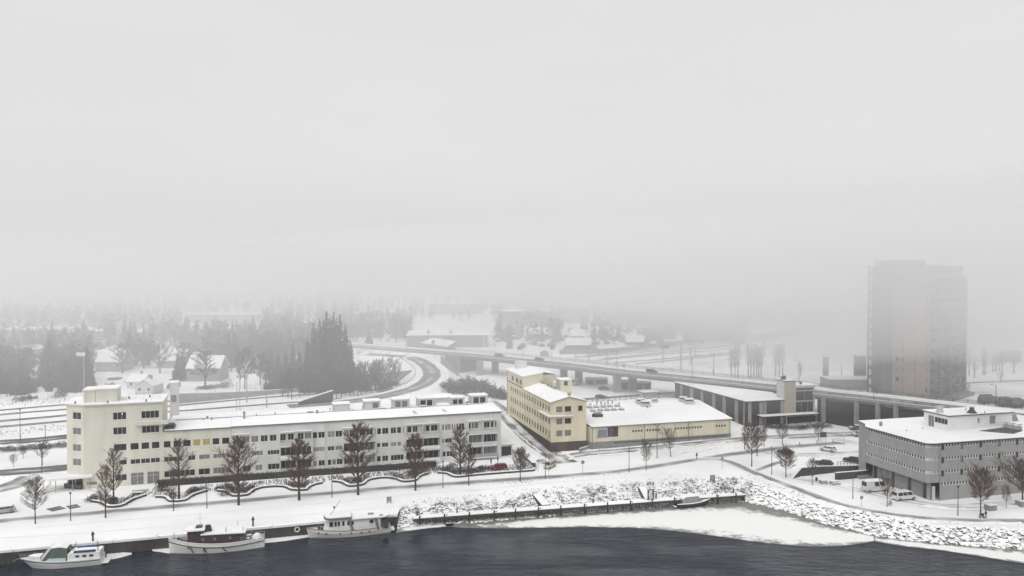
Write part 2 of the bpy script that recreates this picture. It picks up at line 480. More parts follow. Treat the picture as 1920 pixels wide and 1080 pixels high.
class Frame:
    """Local frame of a building: origin on the ground, x along the front, y into the building."""
    def __init__(s, o, ang, z=0.0):
        s.o = Vector((o[0], o[1])); s.ang = ang; s.z = z
        s.u = Vector((math.cos(ang), math.sin(ang))); s.v = Vector((-math.sin(ang), math.cos(ang)))
    def loc(s, w):
        q = Vector((w[0], w[1])) - s.o
        return Vector((q.dot(s.u), q.dot(s.v)))
    def wld(s, x, y, z=0): 
        q = s.o + s.u * x + s.v * y
        return Vector((q.x, q.y, s.z + z))
    def plane(s, px, py, p0=(0, 0), p1=(1, 0)):
        """Where the line of sight through a photo pixel meets the wall plane through local p0,p1: (distance along, height)."""
        a, b = s.wld(*p0), s.wld(*p1)
        d = (b - a); d.z = 0; d.normalize(); n = Vector((-d.y, d.x, 0))
        r = ray(px, py); o = Vector((0, 0, CAM_H))
        t = (a - o).dot(n) / r.dot(n)
        q = o + r * t
        return ((q - a).dot(d), q.z - s.z)
    def root(s, name, label, cat, group=None):
        return thing(name, label, cat, (s.o.x, s.o.y, s.z), s.ang, group)
# ---------------------------------------------------------------- water, ground, ice, bank
def water_mat():
    m, n, l, b = new_mat('river water')
    b.inputs['Base Color'].default_value = (.003, .009, .021, 1)
    b.inputs['Roughness'].default_value = .12
    b.inputs['Specular IOR Level'].default_value = .23
    tc = n.new('ShaderNodeTexCoord')
    mp = n.new('ShaderNodeMapping'); mp.inputs['Scale'].default_value = (.55, 1.3, 1); mp.inputs['Rotation'].default_value = (0, 0, .35)
    l.new(tc.outputs['Object'], mp.inputs['Vector'])
    a = n.new('ShaderNodeTexNoise'); a.inputs['Scale'].default_value = .42; a.inputs['Detail'].default_value = 7; a.inputs['Roughness'].default_value = .6
    a.inputs['Distortion'].default_value = .6
    l.new(mp.outputs[0], a.inputs['Vector'])
    c = n.new('ShaderNodeTexNoise'); c.inputs['Scale'].default_value = .05; c.inputs['Detail'].default_value = 5; c.inputs['Distortion'].default_value = 1.0
    l.new(mp.outputs[0], c.inputs['Vector'])
    r = n.new('ShaderNodeMapRange'); r.inputs['From Min'].default_value = .35; r.inputs['From Max'].default_value = .65; r.inputs['To Min'].default_value = .12; r.inputs['To Max'].default_value = 1.0
    l.new(c.outputs[0], r.inputs[0])
    bp = n.new('ShaderNodeBump'); bp.inputs['Distance'].default_value = 1.6
    l.new(r.outputs[0], bp.inputs['Strength']); l.new(a.outputs[0], bp.inputs['Height']); l.new(bp.outputs[0], b.inputs['Normal'])
    r2 = n.new('ShaderNodeMapRange'); r2.inputs['From Min'].default_value = .35; r2.inputs['From Max'].default_value = .65; r2.inputs['To Min'].default_value = .03; r2.inputs['To Max'].default_value = .18
    l.new(c.outputs[0], r2.inputs[0]); l.new(r2.outputs[0], b.inputs['Roughness'])
    return m
M['water'] = water_mat()
M['prints'] = slush_mat('footprints in snow', asphalt=(.5, .5, .5), snowy=.42, tracks=1, edge=.3)
w = MB()
XS = [-1500, -600, -250, -120, -60, 0, 60, 120, 250, 600, 1500]; YS = [-600, -200, 0, 60, 120, 205]
for a in range(len(XS) - 1):
    for b in range(len(YS) - 1):
        w.face([(XS[a], YS[b], WATER), (XS[a + 1], YS[b], WATER), (XS[a + 1], YS[b + 1], WATER), (XS[a], YS[b + 1], WATER)])
structure('river_water', w, M['water'])

QA, QB = P(0, 1033), P(745, 965)                    # top edge of the quay
QD = (QB - QA).normalized()
QN = Vector((-QD.y, QD.x, 0))
bank_top = pxs((750, 951), (830, 944), (900, 940), (1000, 926), (1100, 916), (1200, 907), (1330, 896), (1400, 899), (1440, 913), (1480, 929), (1561, 951), (1645, 964), (1751, 984), (1920, 992), (2100, 998))
bank_top[0].x = QB.x + .02
bank_bot = pxs((748, 993), (830, 986), (900, 982), (1000, 973), (1100, 965), (1200, 957), (1330, 947), (1397, 943), (1437, 951), (1478, 961), (1540, 982), (1645, 1007), (1745, 1020), (1920, 1032), (2100, 1038), z=WATER - .15)
bank_bot[0].x = QB.x + .02
bank_top.append(bank_top[-1] + Vector((500, -60, 0))); bank_bot.append(bank_bot[-1] + Vector((500, -60, 0)))
def lin(pl, n):
    """n points evenly along a polyline by segment parameter."""
    out = []
    for i in range(n):
        t = i / (n - 1) * (len(pl) - 1); k = min(int(t), len(pl) - 2)
        out.append(pl[k].lerp(pl[k + 1], t - k))
    return out
shore = [QA - QD * 1600, QA - QD * 300, QA - QD * 60] + [QA.lerp(QB, t / 8) for t in range(9)] + bank_top
shore.append(Vector((1500, shore[-1].y - 80, 0)))
g = MB(); rows_f = [0, .1, .25, .5, .75, 1]
fixed = [215, 222, 230, 240, 251, 262, 300, 360, 450, 600, 900, 1300, 1700]
nr = len(rows_f) + len(fixed)
for p in shore:
    for t in rows_f:
        y = p.y + (200 - p.y) * t; g.v.append((p.x, y, 0))
    for y in fixed: g.v.append((p.x, y, hgt(p.x, y)))
for i in range(len(shore) - 1):
    for k in range(nr - 1):
        a = i * nr + k
        g.f.append((a, a + nr, a + nr + 1, a + 1)); g.m.append(0)
structure('snowy_ground', g, M['snow'])

# river bank under snow, its stones and frosted plants
SEG = 160
TP, BP = lin(bank_top, SEG), lin(bank_bot, SEG)
b = MB(); NB = 7
rb = random.Random(3)
for i in range(SEG):
    for k in range(NB):
        t = k / (NB - 1); p = TP[i].lerp(BP[i], t)
        j = 0 if k in (0, NB - 1) or i in (0, SEG - 1) else rb.uniform(-.16, .16)
        b.v.append((p.x, p.y, p.z + j))
for i in range(SEG - 1):
    for k in range(NB - 1):
        a = i * NB + k
        b.f.append((a, a + 1, a + NB + 1, a + NB)); b.m.append(0)
bank = structure('river_bank', b, M['slope'], True)
def rock_mesh(seed, n=2):
    bm = bmesh.new(); bmesh.ops.create_icosphere(bm, subdivisions=n, radius=.5)
    r = random.Random(seed)
    for v in bm.verts:
        pass
    k3 = [Vector((r.uniform(-1, 1), r.uniform(-1, 1), r.uniform(-1, 1))).normalized() for _ in range(9)]; kd = [r.uniform(.30, .46) for _ in range(9)]
    for v in bm.verts:
        for d_, q_ in zip(k3, kd):
            e_ = v.co.dot(d_)
            if e_ > q_: v.co -= d_ * (e_ - q_) * .9
        v.co.z *= .8
    me = bpy.data.meshes.new('stone'); bm.to_mesh(me); bm.free(); me.materials.append(M['rock']); return me
rocks = [rock_mesh(s) for s in range(8)]
rock_data = [([tuple(v.co) for v in r.vertices], [tuple(p.vertices) for p in r.polygons]) for r in [rock_mesh(s, 1) for s in range(8)]]
def bank_pt(u, t):
    k = u * (SEG - 1); i = min(int(k), SEG - 2)
    return TP[i].lerp(TP[i + 1], k - i).lerp(BP[i].lerp(BP[i + 1], k - i), t)
U_PIER = 7.3 / (len(bank_top) - 1)                    # stones only beyond the end of the landing stage
U_END = 14.0 / (len(bank_top) - 1)
stones = []
for _ in range(3400):
    u = rb.uniform(U_PIER, U_END); t = rb.uniform(.06, 1.02) ** .9
    p = bank_pt(u, t); s = .38 + 1.0 * rb.random() ** 2.2
    stones.append((p, s))
for _ in range(800):
    u = rb.uniform(0.002, U_PIER); t = rb.uniform(.1, 1.0) 
    stones.append((bank_pt(u, t), rb.uniform(.35, .95)))
inview = [q for q in stones if abs(q[0].x / q[0].y) < .66]
inview.sort(key=lambda q: -q[1] / q[0].y)
mass = MB()
for k, (p, s) in enumerate(inview):
    vi, fi = rock_data[k % 8]
    rz = rb.uniform(0, 6.28); sx, sy, sz = s * rb.uniform(.8, 1.5), s * rb.uniform(.7, 1.1), s * rb.uniform(.7, 1.1)
    if k < 300:
        o = obj('stone', rocks[k % 8], bank, (p.x, p.y, p.z + .12 * s), rz); o.scale = (sx, sy, sz)
    else:
        c, q = math.cos(rz), math.sin(rz); n0 = len(mass.v)
        for x, y, z in vi:
            x *= sx; y *= sy
            mass.v.append((p.x + x * c - y * q, p.y + x * q + y * c, p.z + .12 * s + z * sz))
        for f in fi: mass.f.append(tuple(n0 + a for a in f)); mass.m.append(0)
tag(obj('riprap', mass, bank, mats=M['rock']), kind='stuff')
# frosted weeds and brushwood on the bank behind the landing stage, and thin stalks along its top
br = MB()
def tuft(mb, p, h, n, spread, wd=.035, r=rb):
    for _ in range(n):
        a = r.uniform(0, 6.28); lean = r.uniform(.1, 1.0) * spread
        q = p + Vector((r.uniform(-.35, .35) * spread, r.uniform(-.35, .35) * spread, -.05))
        e = q + Vector((math.cos(a) * lean, math.sin(a) * lean, h * r.uniform(.45, 1.0)))
        s = Vector((math.sin(a), -math.cos(a), 0)) * wd
        mb.face([q - s, q + s, e])
clump = [(rb.uniform(0, U_PIER), rb.uniform(0, .7)) for _ in range(46)]
for _ in range(2800):
    u = rb.uniform(.002, U_PIER * 1.02); t = rb.uniform(-.04, .8)
    dens = .35 + .65 * (u / U_PIER)
    near_c = min((abs(u - a) * 9 + abs(t - c) * .5) for a, c in clump)
    if rb.random() > dens * (1.0 if near_c < .07 else .22): continue
    p = bank_pt(u, t)
    tuft(br, p, rb.uniform(.4, 1.1), 7, .9, .07)
tag(obj('brushwood', br, bank, mats=M['frosted']), kind='stuff')

# river ice: snow-covered shelf with wet brown margins
def ice_mat():
    m, n, l, b_ = new_mat('river ice')
    b_.inputs['Roughness'].default_value = .55
    at = n.new('ShaderNodeAttribute'); at.attribute_name = 'wet'
    tc = n.new('ShaderNodeTexCoord')
    a = n.new('ShaderNodeTexNoise'); a.inputs['Scale'].default_value = .4; a.inputs['Detail'].default_value = 10; a.inputs['Roughness'].default_value = .72
    l.new(tc.outputs['Object'], a.inputs['Vector'])
    ad = n.new('ShaderNodeMath'); ad.operation = 'MULTIPLY_ADD'; ad.inputs[1].default_value = 2.0
    l.new(a.outputs[0], ad.inputs[0]); l.new(at.outputs['Fac'], ad.inputs[2])
    r = n.new('ShaderNodeMapRange'); r.inputs['From Min'].default_value = 1.28; r.inputs['From Max'].default_value = 1.62
    l.new(ad.outputs[0], r.inputs[0])
    mx = n.new('ShaderNodeMixRGB'); mx.inputs['Color1'].default_value = (.78, .78, .775, 1); mx.inputs['Color2'].default_value = (.17, .165, .15, 1)
    l.new(r.outputs[0], mx.inputs['Fac']); l.new(mx.outputs[0], b_.inputs['Base Color'])
    return m
M['riverice'] = ice_mat()
def sheet(name, top, bot, wet_t, wet_b, z=WATER + .06, n=90, rows=18, wl=0, wr=0, spread=.34):
    A, B = lin(top, n), lin(bot, n)
    mb = MB(); wet = []
    for i in range(n):
        for k in range(rows):
            t = k / (rows - 1); p = A[i].lerp(B[i], t)
            mb.v.append((p.x, p.y, z))
            d = (1 - t); e = max(0, 1 - t / spread) * wet_t + max(0, 1 - d / .2) * wet_b
            x = i / (n - 1)
            e += max(0, 1 - x / .22) * wl + max(0, 1 - (1 - x) / .2) * wr
            wet.append(min(1, e))
    for i in range(n - 1):
        for k in range(rows - 1):
            a = i * rows + k
            mb.f.append((a, a + 1, a + rows + 1, a + rows)); mb.m.append(0)
    base = len(mb.v)
    for i in range(n):                                # rim down to the water
        p = B[i]; mb.v.append((p.x, p.y, z - .14)); wet.append(1)
    for i in range(n - 1):
        mb.f.append((i * rows + rows - 1, base + i, base + i + 1, (i + 1) * rows + rows - 1)); mb.m.append(0)
    me = mb.mesh(name, M['riverice'])
    at = me.attributes.new('wet', 'FLOAT', 'POINT'); at.data.foreach_set('value', wet)
    return tag(obj(name, me), kind='structure')
IZ = WATER + .06
back = [P(a, b_, IZ) + Vector((0, .6, 0)) for a, b_ in ((835, 984), (900, 981), (1000, 972), (1100, 964), (1200, 956), (1330, 946), (1397, 942), (1437, 950), (1478, 960), (1540, 980), (1640, 1005))]
outer = crom(pxs((835, 986), (862, 989), (950, 990.5), (1060, 988.5), (1140, 988.5), (1210, 990.5), (1280, 997), (1350, 1006), (1420, 1015.5), (1480, 1022), (1545, 1024.5), (1600, 1021), (1642, 1014), z=IZ), 2.0)
sheet('river_ice', back, outer, 1.05, .6, wl=.95, wr=.15, spread=.4)
back2 = [P(a, b_, IZ) + Vector((0, .6, 0)) for a, b_ in ((1640, 1005), (1745, 1018), (1850, 1026), (1920, 1030), (2100, 1036))]
out2 = crom(pxs((1640, 1015), (1700, 1025), (1760, 1031), (1832, 1042), (1920, 1056), (2100, 1078), z=IZ), 2.0)
sheet('river_ice', back2, out2, 1.0, .7, wl=.3, spread=.5)
back3 = [P(a, b_, IZ) + Vector((0, .5, 0)) for a, b_ in ((746, 990), (800, 986), (850, 982))]
sheet('river_ice', back3, pxs((742, 999), (790, 992), (850, 986), z=IZ), .9, .8, n=20, wl=.6, wr=.6)
ice_floe = []
for top, bot in (([(497, 1008), (540, 1003), (580, 998)], [(496, 1018), (540, 1013), (582, 1006)]),
                 ([(200, 1038), (225, 1035), (247, 1036.5)], [(200, 1050), (222, 1046), (247, 1039)]),
                 ([(284, 1030), (318, 1027)], [(286, 1032.5), (318, 1037)])):
    o = sheet('river_ice', pxs(*top, z=IZ + .08), pxs(*bot, z=IZ + .08), 0, .12, z=IZ + .08, n=12, rows=5)

# ---------------------------------------------------------------- roads and paths
ribbon('promenade_path', pxs((-160, 995), (-60, 984), (50, 972), (200, 960), (340, 948), (480, 936.5), (620, 924.5), (760, 913), (900, 903), (1000, 896.5), (1100, 889), (1180, 881), (1260, 869), (1310, 861), (1380, 851), (1440, 843), (1500, 836), (1600, 829)), 4.0, M['path'], .03)
for q in (((-60, 1012), (120, 1002), (300, 988), (480, 973), (640, 959), (740, 950)), ((60, 990), (220, 976), (420, 960), (600, 944), (760, 928), (900, 918)), ((880, 921), (1020, 906), (1150, 897), (1290, 884), (1330, 880)), ((1100, 880), (1200, 872), (1300, 866)), ((1130, 846), (1220, 836), (1330, 826)), ((1500, 872), (1560, 860), (1640, 856))):
    ribbon('footprints', pxs(*q), .55, M['prints'], .012, across=2)
ribbon('bank_path', pxs((1300, 862), (1352, 862), (1400, 880), (1440, 897), (1500, 919), (1560, 941), (1640, 960), (1720, 970), (1800, 974.5), (1920, 977), (2100, 980)), 3.4, M['path'], .045)
ribbon('slushy_street', pxs((1010, 868), (1060, 858), (1100, 851), (1160, 846), (1240, 839), (1320, 831), (1400, 824), (1480, 819), (1560, 815), (1660, 811)), 6.5, M['street'], .06)
ribbon('side_street', pxs((915, 752), (945, 774), (972, 800), (1000, 826), (1030, 848), (1062, 868)), 8.6, M['street'], .075)
ribbon('slushy_street', pxs((-160, 905), (0, 887), (60, 882.5), (125, 876.5), (230, 866)), 8.5, M['streetwet'], .03)
ribbon('slushy_street', pxs((-160, 843), (0, 830), (60, 826), (125, 819), (250, 806)), 7.0, M['streetwet'], .03)
ribbon('asphalt_drive', pxs((-40, 925), (20, 912), (50, 900), (70, 888)), 9.0, M['street'], .02)
ribbon('asphalt_drive', pxs((60, 932), (110, 915), (150, 914), (200, 921)), 5.5, M['forecourt'], .05)
ribbon('asphalt_street', pxs((960, 762), (1000, 757), (1090, 749), (1180, 742.5), (1265, 736), (1340, 731)), 4.5, M['streetwet'], .03)
ribbon('forecourt', pxs((1470, 893), (1520, 900), (1580, 912), (1640, 926), (1710, 941), (1800, 950), (1920, 941), (2060, 925)), 6.0, M['forecourt'], .05)
ribbon('trodden_path', pxs((1408, 886), (1440, 874), (1462, 866)), 2.2, M['path'], .02)
ribbon('parking_aisle', pxs((1430, 846), (1500, 853), (1570, 852), (1660, 846)), 7.0, M['forecourt'], .02)
ribbon('parking_aisle', pxs((1560, 822), (1620, 834), (1680, 848)), 5.0, M['forecourt'], .035)
ribbon('garage_drive', pxs((950, 842), (972, 856), (985, 872), (965, 880)), 4.5, M['forecourt'], .09)
for q in (((92, 957), (118, 951)), ((127, 952), (148, 948))):
    ribbon('bare_asphalt', pxs(*q), 3.6, M['streetwet'], .02)
tracks = [((-160, 803), (-60, 795), (125, 779), (335, 760.5), (495, 746), (660, 735)), ((-160, 815), (-60, 806), (125, 790), (359, 769.5), (475, 760.5), (549, 755), (640, 748)),
          ((-160, 792), (-60, 784), (125, 768), (300, 754), (480, 738)), ((-160, 782), (-60, 775), (125, 759), (300, 746)),
          ((1060, 664), (1250, 650), (1400, 636), (1520, 615), (1600, 590), (1660, 566)), ((1080, 670.5), (1250, 657), (1400, 643), (1530, 620), (1612, 593), (1680, 566)),
          ((1120, 676), (1250, 664), (1400, 650), (1540, 624.5), (1622, 597), (1690, 568)), ((1150, 681), (1270, 671), (1400, 657), (1550, 629), (1632, 600), (1700, 570)),
          ((1100, 667), (1220, 656), (1330, 646.5), (1400, 639.5)), ((1130, 673), (1250, 660.5), (1400, 646.5)), ((1190, 683), (1300, 672), (1400, 661))]
for i, t in enumerate(tracks):
    pl = pxs(*t)
    bed = ribbon('railway_track', pl, 2.6, M['track'], .03 + .004 * (i % 4), step=6.0)
    nn = None
    c = crom(pl, 6.0); nv = normals2(c)
    rl = MB()
    for s in (-.75, .75):
        for a in range(len(c) - 1):
            p, q = c[a] + nv[a] * s, c[a + 1] + nv[a + 1] * s
            p.z = hgt(p.x, p.y) + .13; q.z = hgt(q.x, q.y) + .13
            rl.bar(p, q, .12, .16)
    obj('rail', rl, bed, mats=M['rail'])
ribbon('service_road', pxs((1180, 701), (1250, 691), (1330, 679), (1420, 667), (1540, 643), (1620, 612), (1680, 584)), 5.5, M['track'], .05, step=6)
ribbon('forest_road', pxs((1800, 719), (1860, 716), (1960, 712)), 3.0, M['streetwet'], .05)
ribbon('curved_road', pxs((1800, 742), (1850, 735), (1900, 741), (1990, 752)), 6.0, M['forecourt'], .05)

FOG_THIN, FOG_BANK, FOG_CLOUD = .00032, .0026, .0088
def snow_ridge(pts, h=.35, w=.8):
    pl = crom(pxs(*pts), 1.2); nn_ = normals2(pl); rings = []
    for p, n in zip(pl, nn_):
        z = hgt(p.x, p.y); j = rb.uniform(.35, 1.25); q = p + n * rb.uniform(-.22, .22)
        rings.append([(q.x - n.x * w / 2, q.y - n.y * w / 2, z - .1), (q.x - n.x * w * .15, q.y - n.y * w * .15, z + h * j), (q.x + n.x * w * .2, q.y + n.y * w * .2, z + h * j * .8), (q.x + n.x * w / 2, q.y + n.y * w / 2, z - .1)])
    k = MB(); k.loft(rings, closed=False); tag(obj('ploughed_snow', k, mats=M['ridge'], smooth=True), kind='structure')
M['ridge'] = snow_mat('ploughed snow', dirt=.7, dirtcol=(.3, .29, .28), thr=(.5, .7), scale=1.2)
for q in (((1064, 862), (1110, 855.5), (1170, 850), (1240, 843), (1320, 835), (1400, 828), (1480, 823)), ((1045, 852), (1100, 846), (1160, 841), (1240, 834), (1320, 826)), ((962, 806), (990, 830), (1015, 849)), ((965, 780), (1000, 810), (1038, 846)),
          ((-40, 881), (60, 875.5), (125, 870)), ((-40, 898), (60, 891)), ((-40, 837), (60, 832.5), (124, 825)), ((1420, 893), (1480, 917), (1540, 940), (1620, 960)), ((1640, 963), (1720, 975.5), (1800, 980), (1915, 982)), ((1480, 890), (1560, 905), (1640, 920)), ((1730, 948), (1800, 955), (1910, 948)), ((1480, 860), (1560, 856), (1620, 851)), ((640, 757), (700, 749), (760, 738))):
    snow_ridge(q)
# ---------------------------------------------------------------- haze and the low cloud
def vol_mat(name, dens, col=(.93, .933, .936)):
    m = bpy.data.materials.new(name); m.use_nodes = True
    n, l = m.node_tree.nodes, m.node_tree.links
    n.remove(n['Principled BSDF'])
    v = n.new('ShaderNodeVolumePrincipled')
    v.inputs['Color'].default_value = rgb(col)
    v.inputs['Density'].default_value = dens
    v.inputs['Anisotropy'].default_value = 0.0
    l.new(v.outputs[0], n['Material Output'].inputs['Volume'])
    return m
hz = MB(); hz.box(-1700, 1700, -700, 1800, -4.2, 100)
tag(obj('haze', hz, mats=vol_mat('thin haze', FOG_THIN)), kind='stuff')
# the fog thickens inland and towards the cloud base: a fog bank whose front leans towards the river, and a denser stratus layer aloft
def fog_body(name, rings, dens, col):
    """Closed volume lofted through rings of (x, y, z)."""
    mb = MB(); mb.loft(rings, caps=True)
    me = mb.mesh(name, vol_mat(name.replace('_', ' '), dens, col))
    bm = bmesh.new(); bm.from_mesh(me); bmesh.ops.triangulate(bm, faces=bm.faces); bmesh.ops.recalc_face_normals(bm, faces=bm.faces); bm.to_mesh(me); bm.free()
    tag(obj(name, me), kind='stuff')
fb = [(62, 60), (272, -3), (1740, -3), (1740, 90)]
fog_body('fog_bank', [[(x, y, z) for y, z in fb] for x in (-1650, 1650)], FOG_BANK, (.88, .882, .885))
cl_ = [(40, 64), (330, 8), (345, 10), (600, 50), (1750, 62), (1750, 97)]
fog_body('low_cloud', [[(-150, 400 + (y - 400) * .02, 66 + (z - 66) * .02) for y, z in cl_]] + [[(x, y, z) for y, z in cl_] for x in (112, 1640)], FOG_CLOUD, (.95, .95, .952))
# ---------------------------------------------------------------- quay wall
q = thing('quay_wall', 'long dark quay wall of sheet piling with a snowy top along the river', 'quay wall', (QA.x, QA.y, 0), math.atan2(QD.y, QD.x))
LQ = (QB - QA).length
w = MB(); w.box(-260, LQ - .02, 0, 4, -5, -.36)
w2 = MB()
s = -60.0
while s < LQ - .5:
    w2.box(s, s + .42, -.13, -.002, -4.5, -.38); s += .9
obj('wall', w, q, mats=M['quay']); obj('sheet_piling', w2, q, mats=M['quay'])
c = MB(); c.box(-260, LQ + .05, -.25, .55, -.35, .02); obj('coping', c, q, mats=M['white'])
c = MB(); c.box(-260, LQ + .04, -.23, .53, .022, .10); obj('snow_cover', c, q, mats=M['roofsnow'])
w = MB(); w.box(LQ - .018, LQ + .03, .0, 9, -4.5, -.02); obj('end_wall', w, q, mats=M['hullblue'])
def at_quay(px, off=.9):
    r = ray(px, 1000); n = QN; o = Vector((0, 0, CAM_H)); base = QA + n * off
    # ground point of that image column, off metres behind the quay edge
    t = (base - o).dot(n) / Vector((r.x, r.y, 0)).dot(n)
    return Vector((r.x * t, r.y * t, 0))
def mooring_post(px, h, label):
    p = at_quay(px)
    t = thing('mooring_post', label, 'post', p, 0, 'posts along the quay edge')
    m = MB(); m.tube((0, 0, 0), (0, 0, h), .17, .15, 8); obj('post', m, t, mats=M['black'])
    m = MB(); m.box(-.24, .24, -.2, .2, h * .62, h * .78); obj('supply_box', m, t, mats=M['darkgrey'])
    m = MB(); m.tube((0, 0, h), (0, 0, h + .08), .18, .05, 8); obj('snow_cap', m, t, mats=M['roofsnow'])
mooring_post(174, 1.8, 'dark supply post on the quay beside the blue striped cabin cruiser')
mooring_post(474.5, 2.0, 'dark supply post on the quay beside the maroon tug')
# lifebuoy on the quay wall
p = QA + QD * ((P(563, 985, -1).x - QA.x) / QD.x)
t = thing('lifebuoy', 'round white lifebuoy hanging on the dark quay wall', 'lifebuoy', (p.x, p.y - .2, -1.05), math.atan2(QD.y, QD.x))
m = MB(); R = .45; K = 14
rings = []
for k in range(K):
    a = 2 * PI * k / K
    rings.append([(math.cos(a) * (R + .1 * math.cos(b_)), -.1 + .1 * math.sin(b_), math.sin(a) * (R + .1 * math.cos(b_))) for b_ in [2 * PI * j / 6 for j in range(6)]])
rings.append(rings[0]); m.loft(rings); obj('ring', m, t, mats=M['white'])
m = MB(); m.box(-.05, .05, -.24, -.02, R - .15, R + .2); obj('strap', m, t, mats=M['darkgrey'])
t = thing('fender_ball', 'white ball fender hung on the quay wall near the yacht bow', 'fender', P(588, 984, -1.0) + Vector((0, -.35, 0)))
bm = bmesh.new(); bmesh.ops.create_icosphere(bm, subdivisions=2, radius=.38); me = bpy.data.meshes.new('ball'); bm.to_mesh(me); bm.free(); me.materials.append(M['white']); obj('ball', me, t)
m = MB(); m.tube((0, 0, .35), (0, .3, 1.1), .03); obj('rope', m, t, mats=M['darkgrey'])

# ---------------------------------------------------------------- landing stage
DZ = -.75
pa, pb = P(775, 972.5, DZ), P(1397, 927.7, DZ)
d = (pb - pa); LP = d.length
pier = thing('landing_stage', 'long dark timber landing stage with a snowy deck below the bank', 'pier', pa, math.atan2(d.y, d.x))
m = MB(); m.box(0, LP, 0, 2.2, -.28, -.06); obj('deck', m, pier, mats=M['wood'])
m = MB(); m.box(-.03, LP + .03, -.03, 2.23, -.055, .06); obj('snow_cover', m, pier, mats=M['roofsnow'])
m = MB(); m.box(0, LP, -.02, .16, -.60, -.285); m.box(0, LP, 2.0, 2.19, -.60, -.285); obj('beam', m, pier, mats=M['wood'])
slat = MB(); slat.box(0, .16, 0, .05, -1.25, -.61)
sm = slat.mesh('slat', M['wood'])
mm = MB(); nsl = 0
for k in range(int(LP / .34)):
    x = .1 + k * .34
    if rnd.random() < .12: continue
    if x < LP * .62 and nsl < 290:
        obj('slat', sm, pier, (x, .02 + rnd.uniform(-.01, .01), rnd.uniform(-.05, .05))); nsl += 1
    else: mm.box(x, x + .16, .02, .07, -1.25, -.61)
tag(obj('skirting', mm, pier, mats=M['wood']), kind='stuff')
pile = MB(); pile.tube((0, 0, -3.2), (0, 0, .32), .16, .15, 8); pm = pile.mesh('pile', M['black'])
bol = MB(); bol.tube((0, 0, .05), (0, 0, .5), .12, .15, 8); bmh = bol.mesh('bollard', M['black'])
k = 0; x = 1.3
while x < LP:
    obj('pile', pm, pier, (x, -.05, 0))
    if k % 2: obj('pile', pm, pier, (x + .55, .4, -.1))
    obj('pile', pm, pier, (x, 2.1, -.1))
    obj('bollard', bmh, pier, (x + .1, .25, 0))
    x += 5.0 + rnd.uniform(-.5, .5); k += 1
m = MB(); m.box(LP - .06, LP - .002, .02, 2.18, -1.6, -.61); obj('end_board', m, pier, mats=M['wood'])
fr = Frame((pa.x, pa.y), math.atan2(d.y, d.x), DZ)
for pxx, h, wh_ in ((782, .95, 'at its left end'), (857, .9, 'second from its left end'), (1112, .9, 'between the two gangways'), (1230, 1.2, 'right beside the gate frame'), (1287, .95, 'behind the small dark boat'), (1375, .9, 'near its right end')):
    s_ = fr.plane(pxx, 940, (0, 1.7), (1, 1.7))[0]
    m = MB(); m.box(-.14, .14, -.1, .1, .05, h); m.box(-.17, .17, -.13, .13, h + .002, h + .07)
    t = tag(obj('service_post', m, None, fr.wld(s_, 1.7), fr.ang, mats=M['darkgrey']), 'small dark service post on the landing stage ' + wh_, 'post', 'service posts on the landing stage')
def gangway(px0, py0, px1, py1, label, w_=1.5, rail=False):
    a, b_ = P(px0, py0, 0.1), P(px1, py1, DZ + .1)
    L = (b_ - a).length; dd = (b_ - a)
    t = thing('gangway', label, 'gangway', a, math.atan2(dd.y, dd.x), 'gangways down to the landing stage')
    z1 = dd.z; l2 = math.hypot(dd.x, dd.y)
    def slab(y0, y1, za, zb):
        k = MB(); i = 0
        k.v += [(0, y0, za), (l2, y0, z1 + za), (l2, y1, z1 + za), (0, y1, za), (0, y0, zb), (l2, y0, z1 + zb), (l2, y1, z1 + zb), (0, y1, zb)]
        for qq in ((0, 3, 2, 1), (4, 5, 6, 7), (0, 1, 5, 4), (1, 2, 6, 5), (2, 3, 7, 6), (3, 0, 4, 7)): k.f.append(qq); k.m.append(0)
        return k
    obj('deck', slab(-w_ / 2, w_ / 2, -.15, .02), t, mats=M['wood'])
    obj('snow_cover', slab(-w_ / 2, w_ / 2, .022, .12), t, mats=M['roofsnow'])
    obj('side_panel', slab(-w_ / 2 - .1, -w_ / 2 - .003, -1.0, .05), t, mats=M['black'])
    obj('side_panel', slab(w_ / 2 + .003, w_ / 2 + .1, -.5, .05), t, mats=M['black'])
gangway(1006, 926, 1024, 947, 'snow covered gangway between frosted brushwood, nearer the yacht', 1.9)
gangway(1204, 913, 1216, 936, 'gangway with a dark gate frame at its foot, nearer the small dark boat', 1.6)
p = P(1220, 938, DZ)
t = thing('gate_frame', 'dark open gate frame at the foot of the second gangway', 'gate', p, .3)
m = MB(); m.box(-.75, -.5, -.1, .1, 0, 2.3); obj('post', m, t, mats=M['black'])
m = MB(); m.box(.5, .75, -.1, .1, 0, 2.3); obj('post', m, t, mats=M['black'])
m = MB(); m.box(-.8, .8, -.12, .12, 2.302, 2.5); obj('lintel', m, t, mats=M['black'])
m = MB(); m.box(-.49, .49, -.03, .03, 0.3, 1.1); obj('gate_leaf', m, t, mats=M['greywhite'])
m = MB(); m.box(-.82, .82, -.14, .14, 2.502, 2.6); obj('snow_cap', m, t, mats=M['roofsnow'])
def board(px, py, w_, h, label, rz=.3):
    p = P(px, py)
    t = thing('notice_board', label, 'notice board', p, rz, 'grey notice boards on the bank')
    m = MB(); m.box(-w_ / 2, w_ / 2, -.08, .08, .35, h); obj('panel', m, t, mats=M['concrete'])
    for x in (-w_ / 2 - .12, w_ / 2 + .003):
        m = MB(); m.box(x, x + .117, -.1, .1, 0, h + .04); obj('post', m, t, mats=M['darkgrey'])
    m = MB(); m.box(-w_ / 2, w_ / 2, -.1, .1, h + .002, h + .08); obj('snow_cap', m, t, mats=M['roofsnow'])
board(729.5, 943.5, .75, 1.45, 'grey notice board on the snow at the end of the quay')
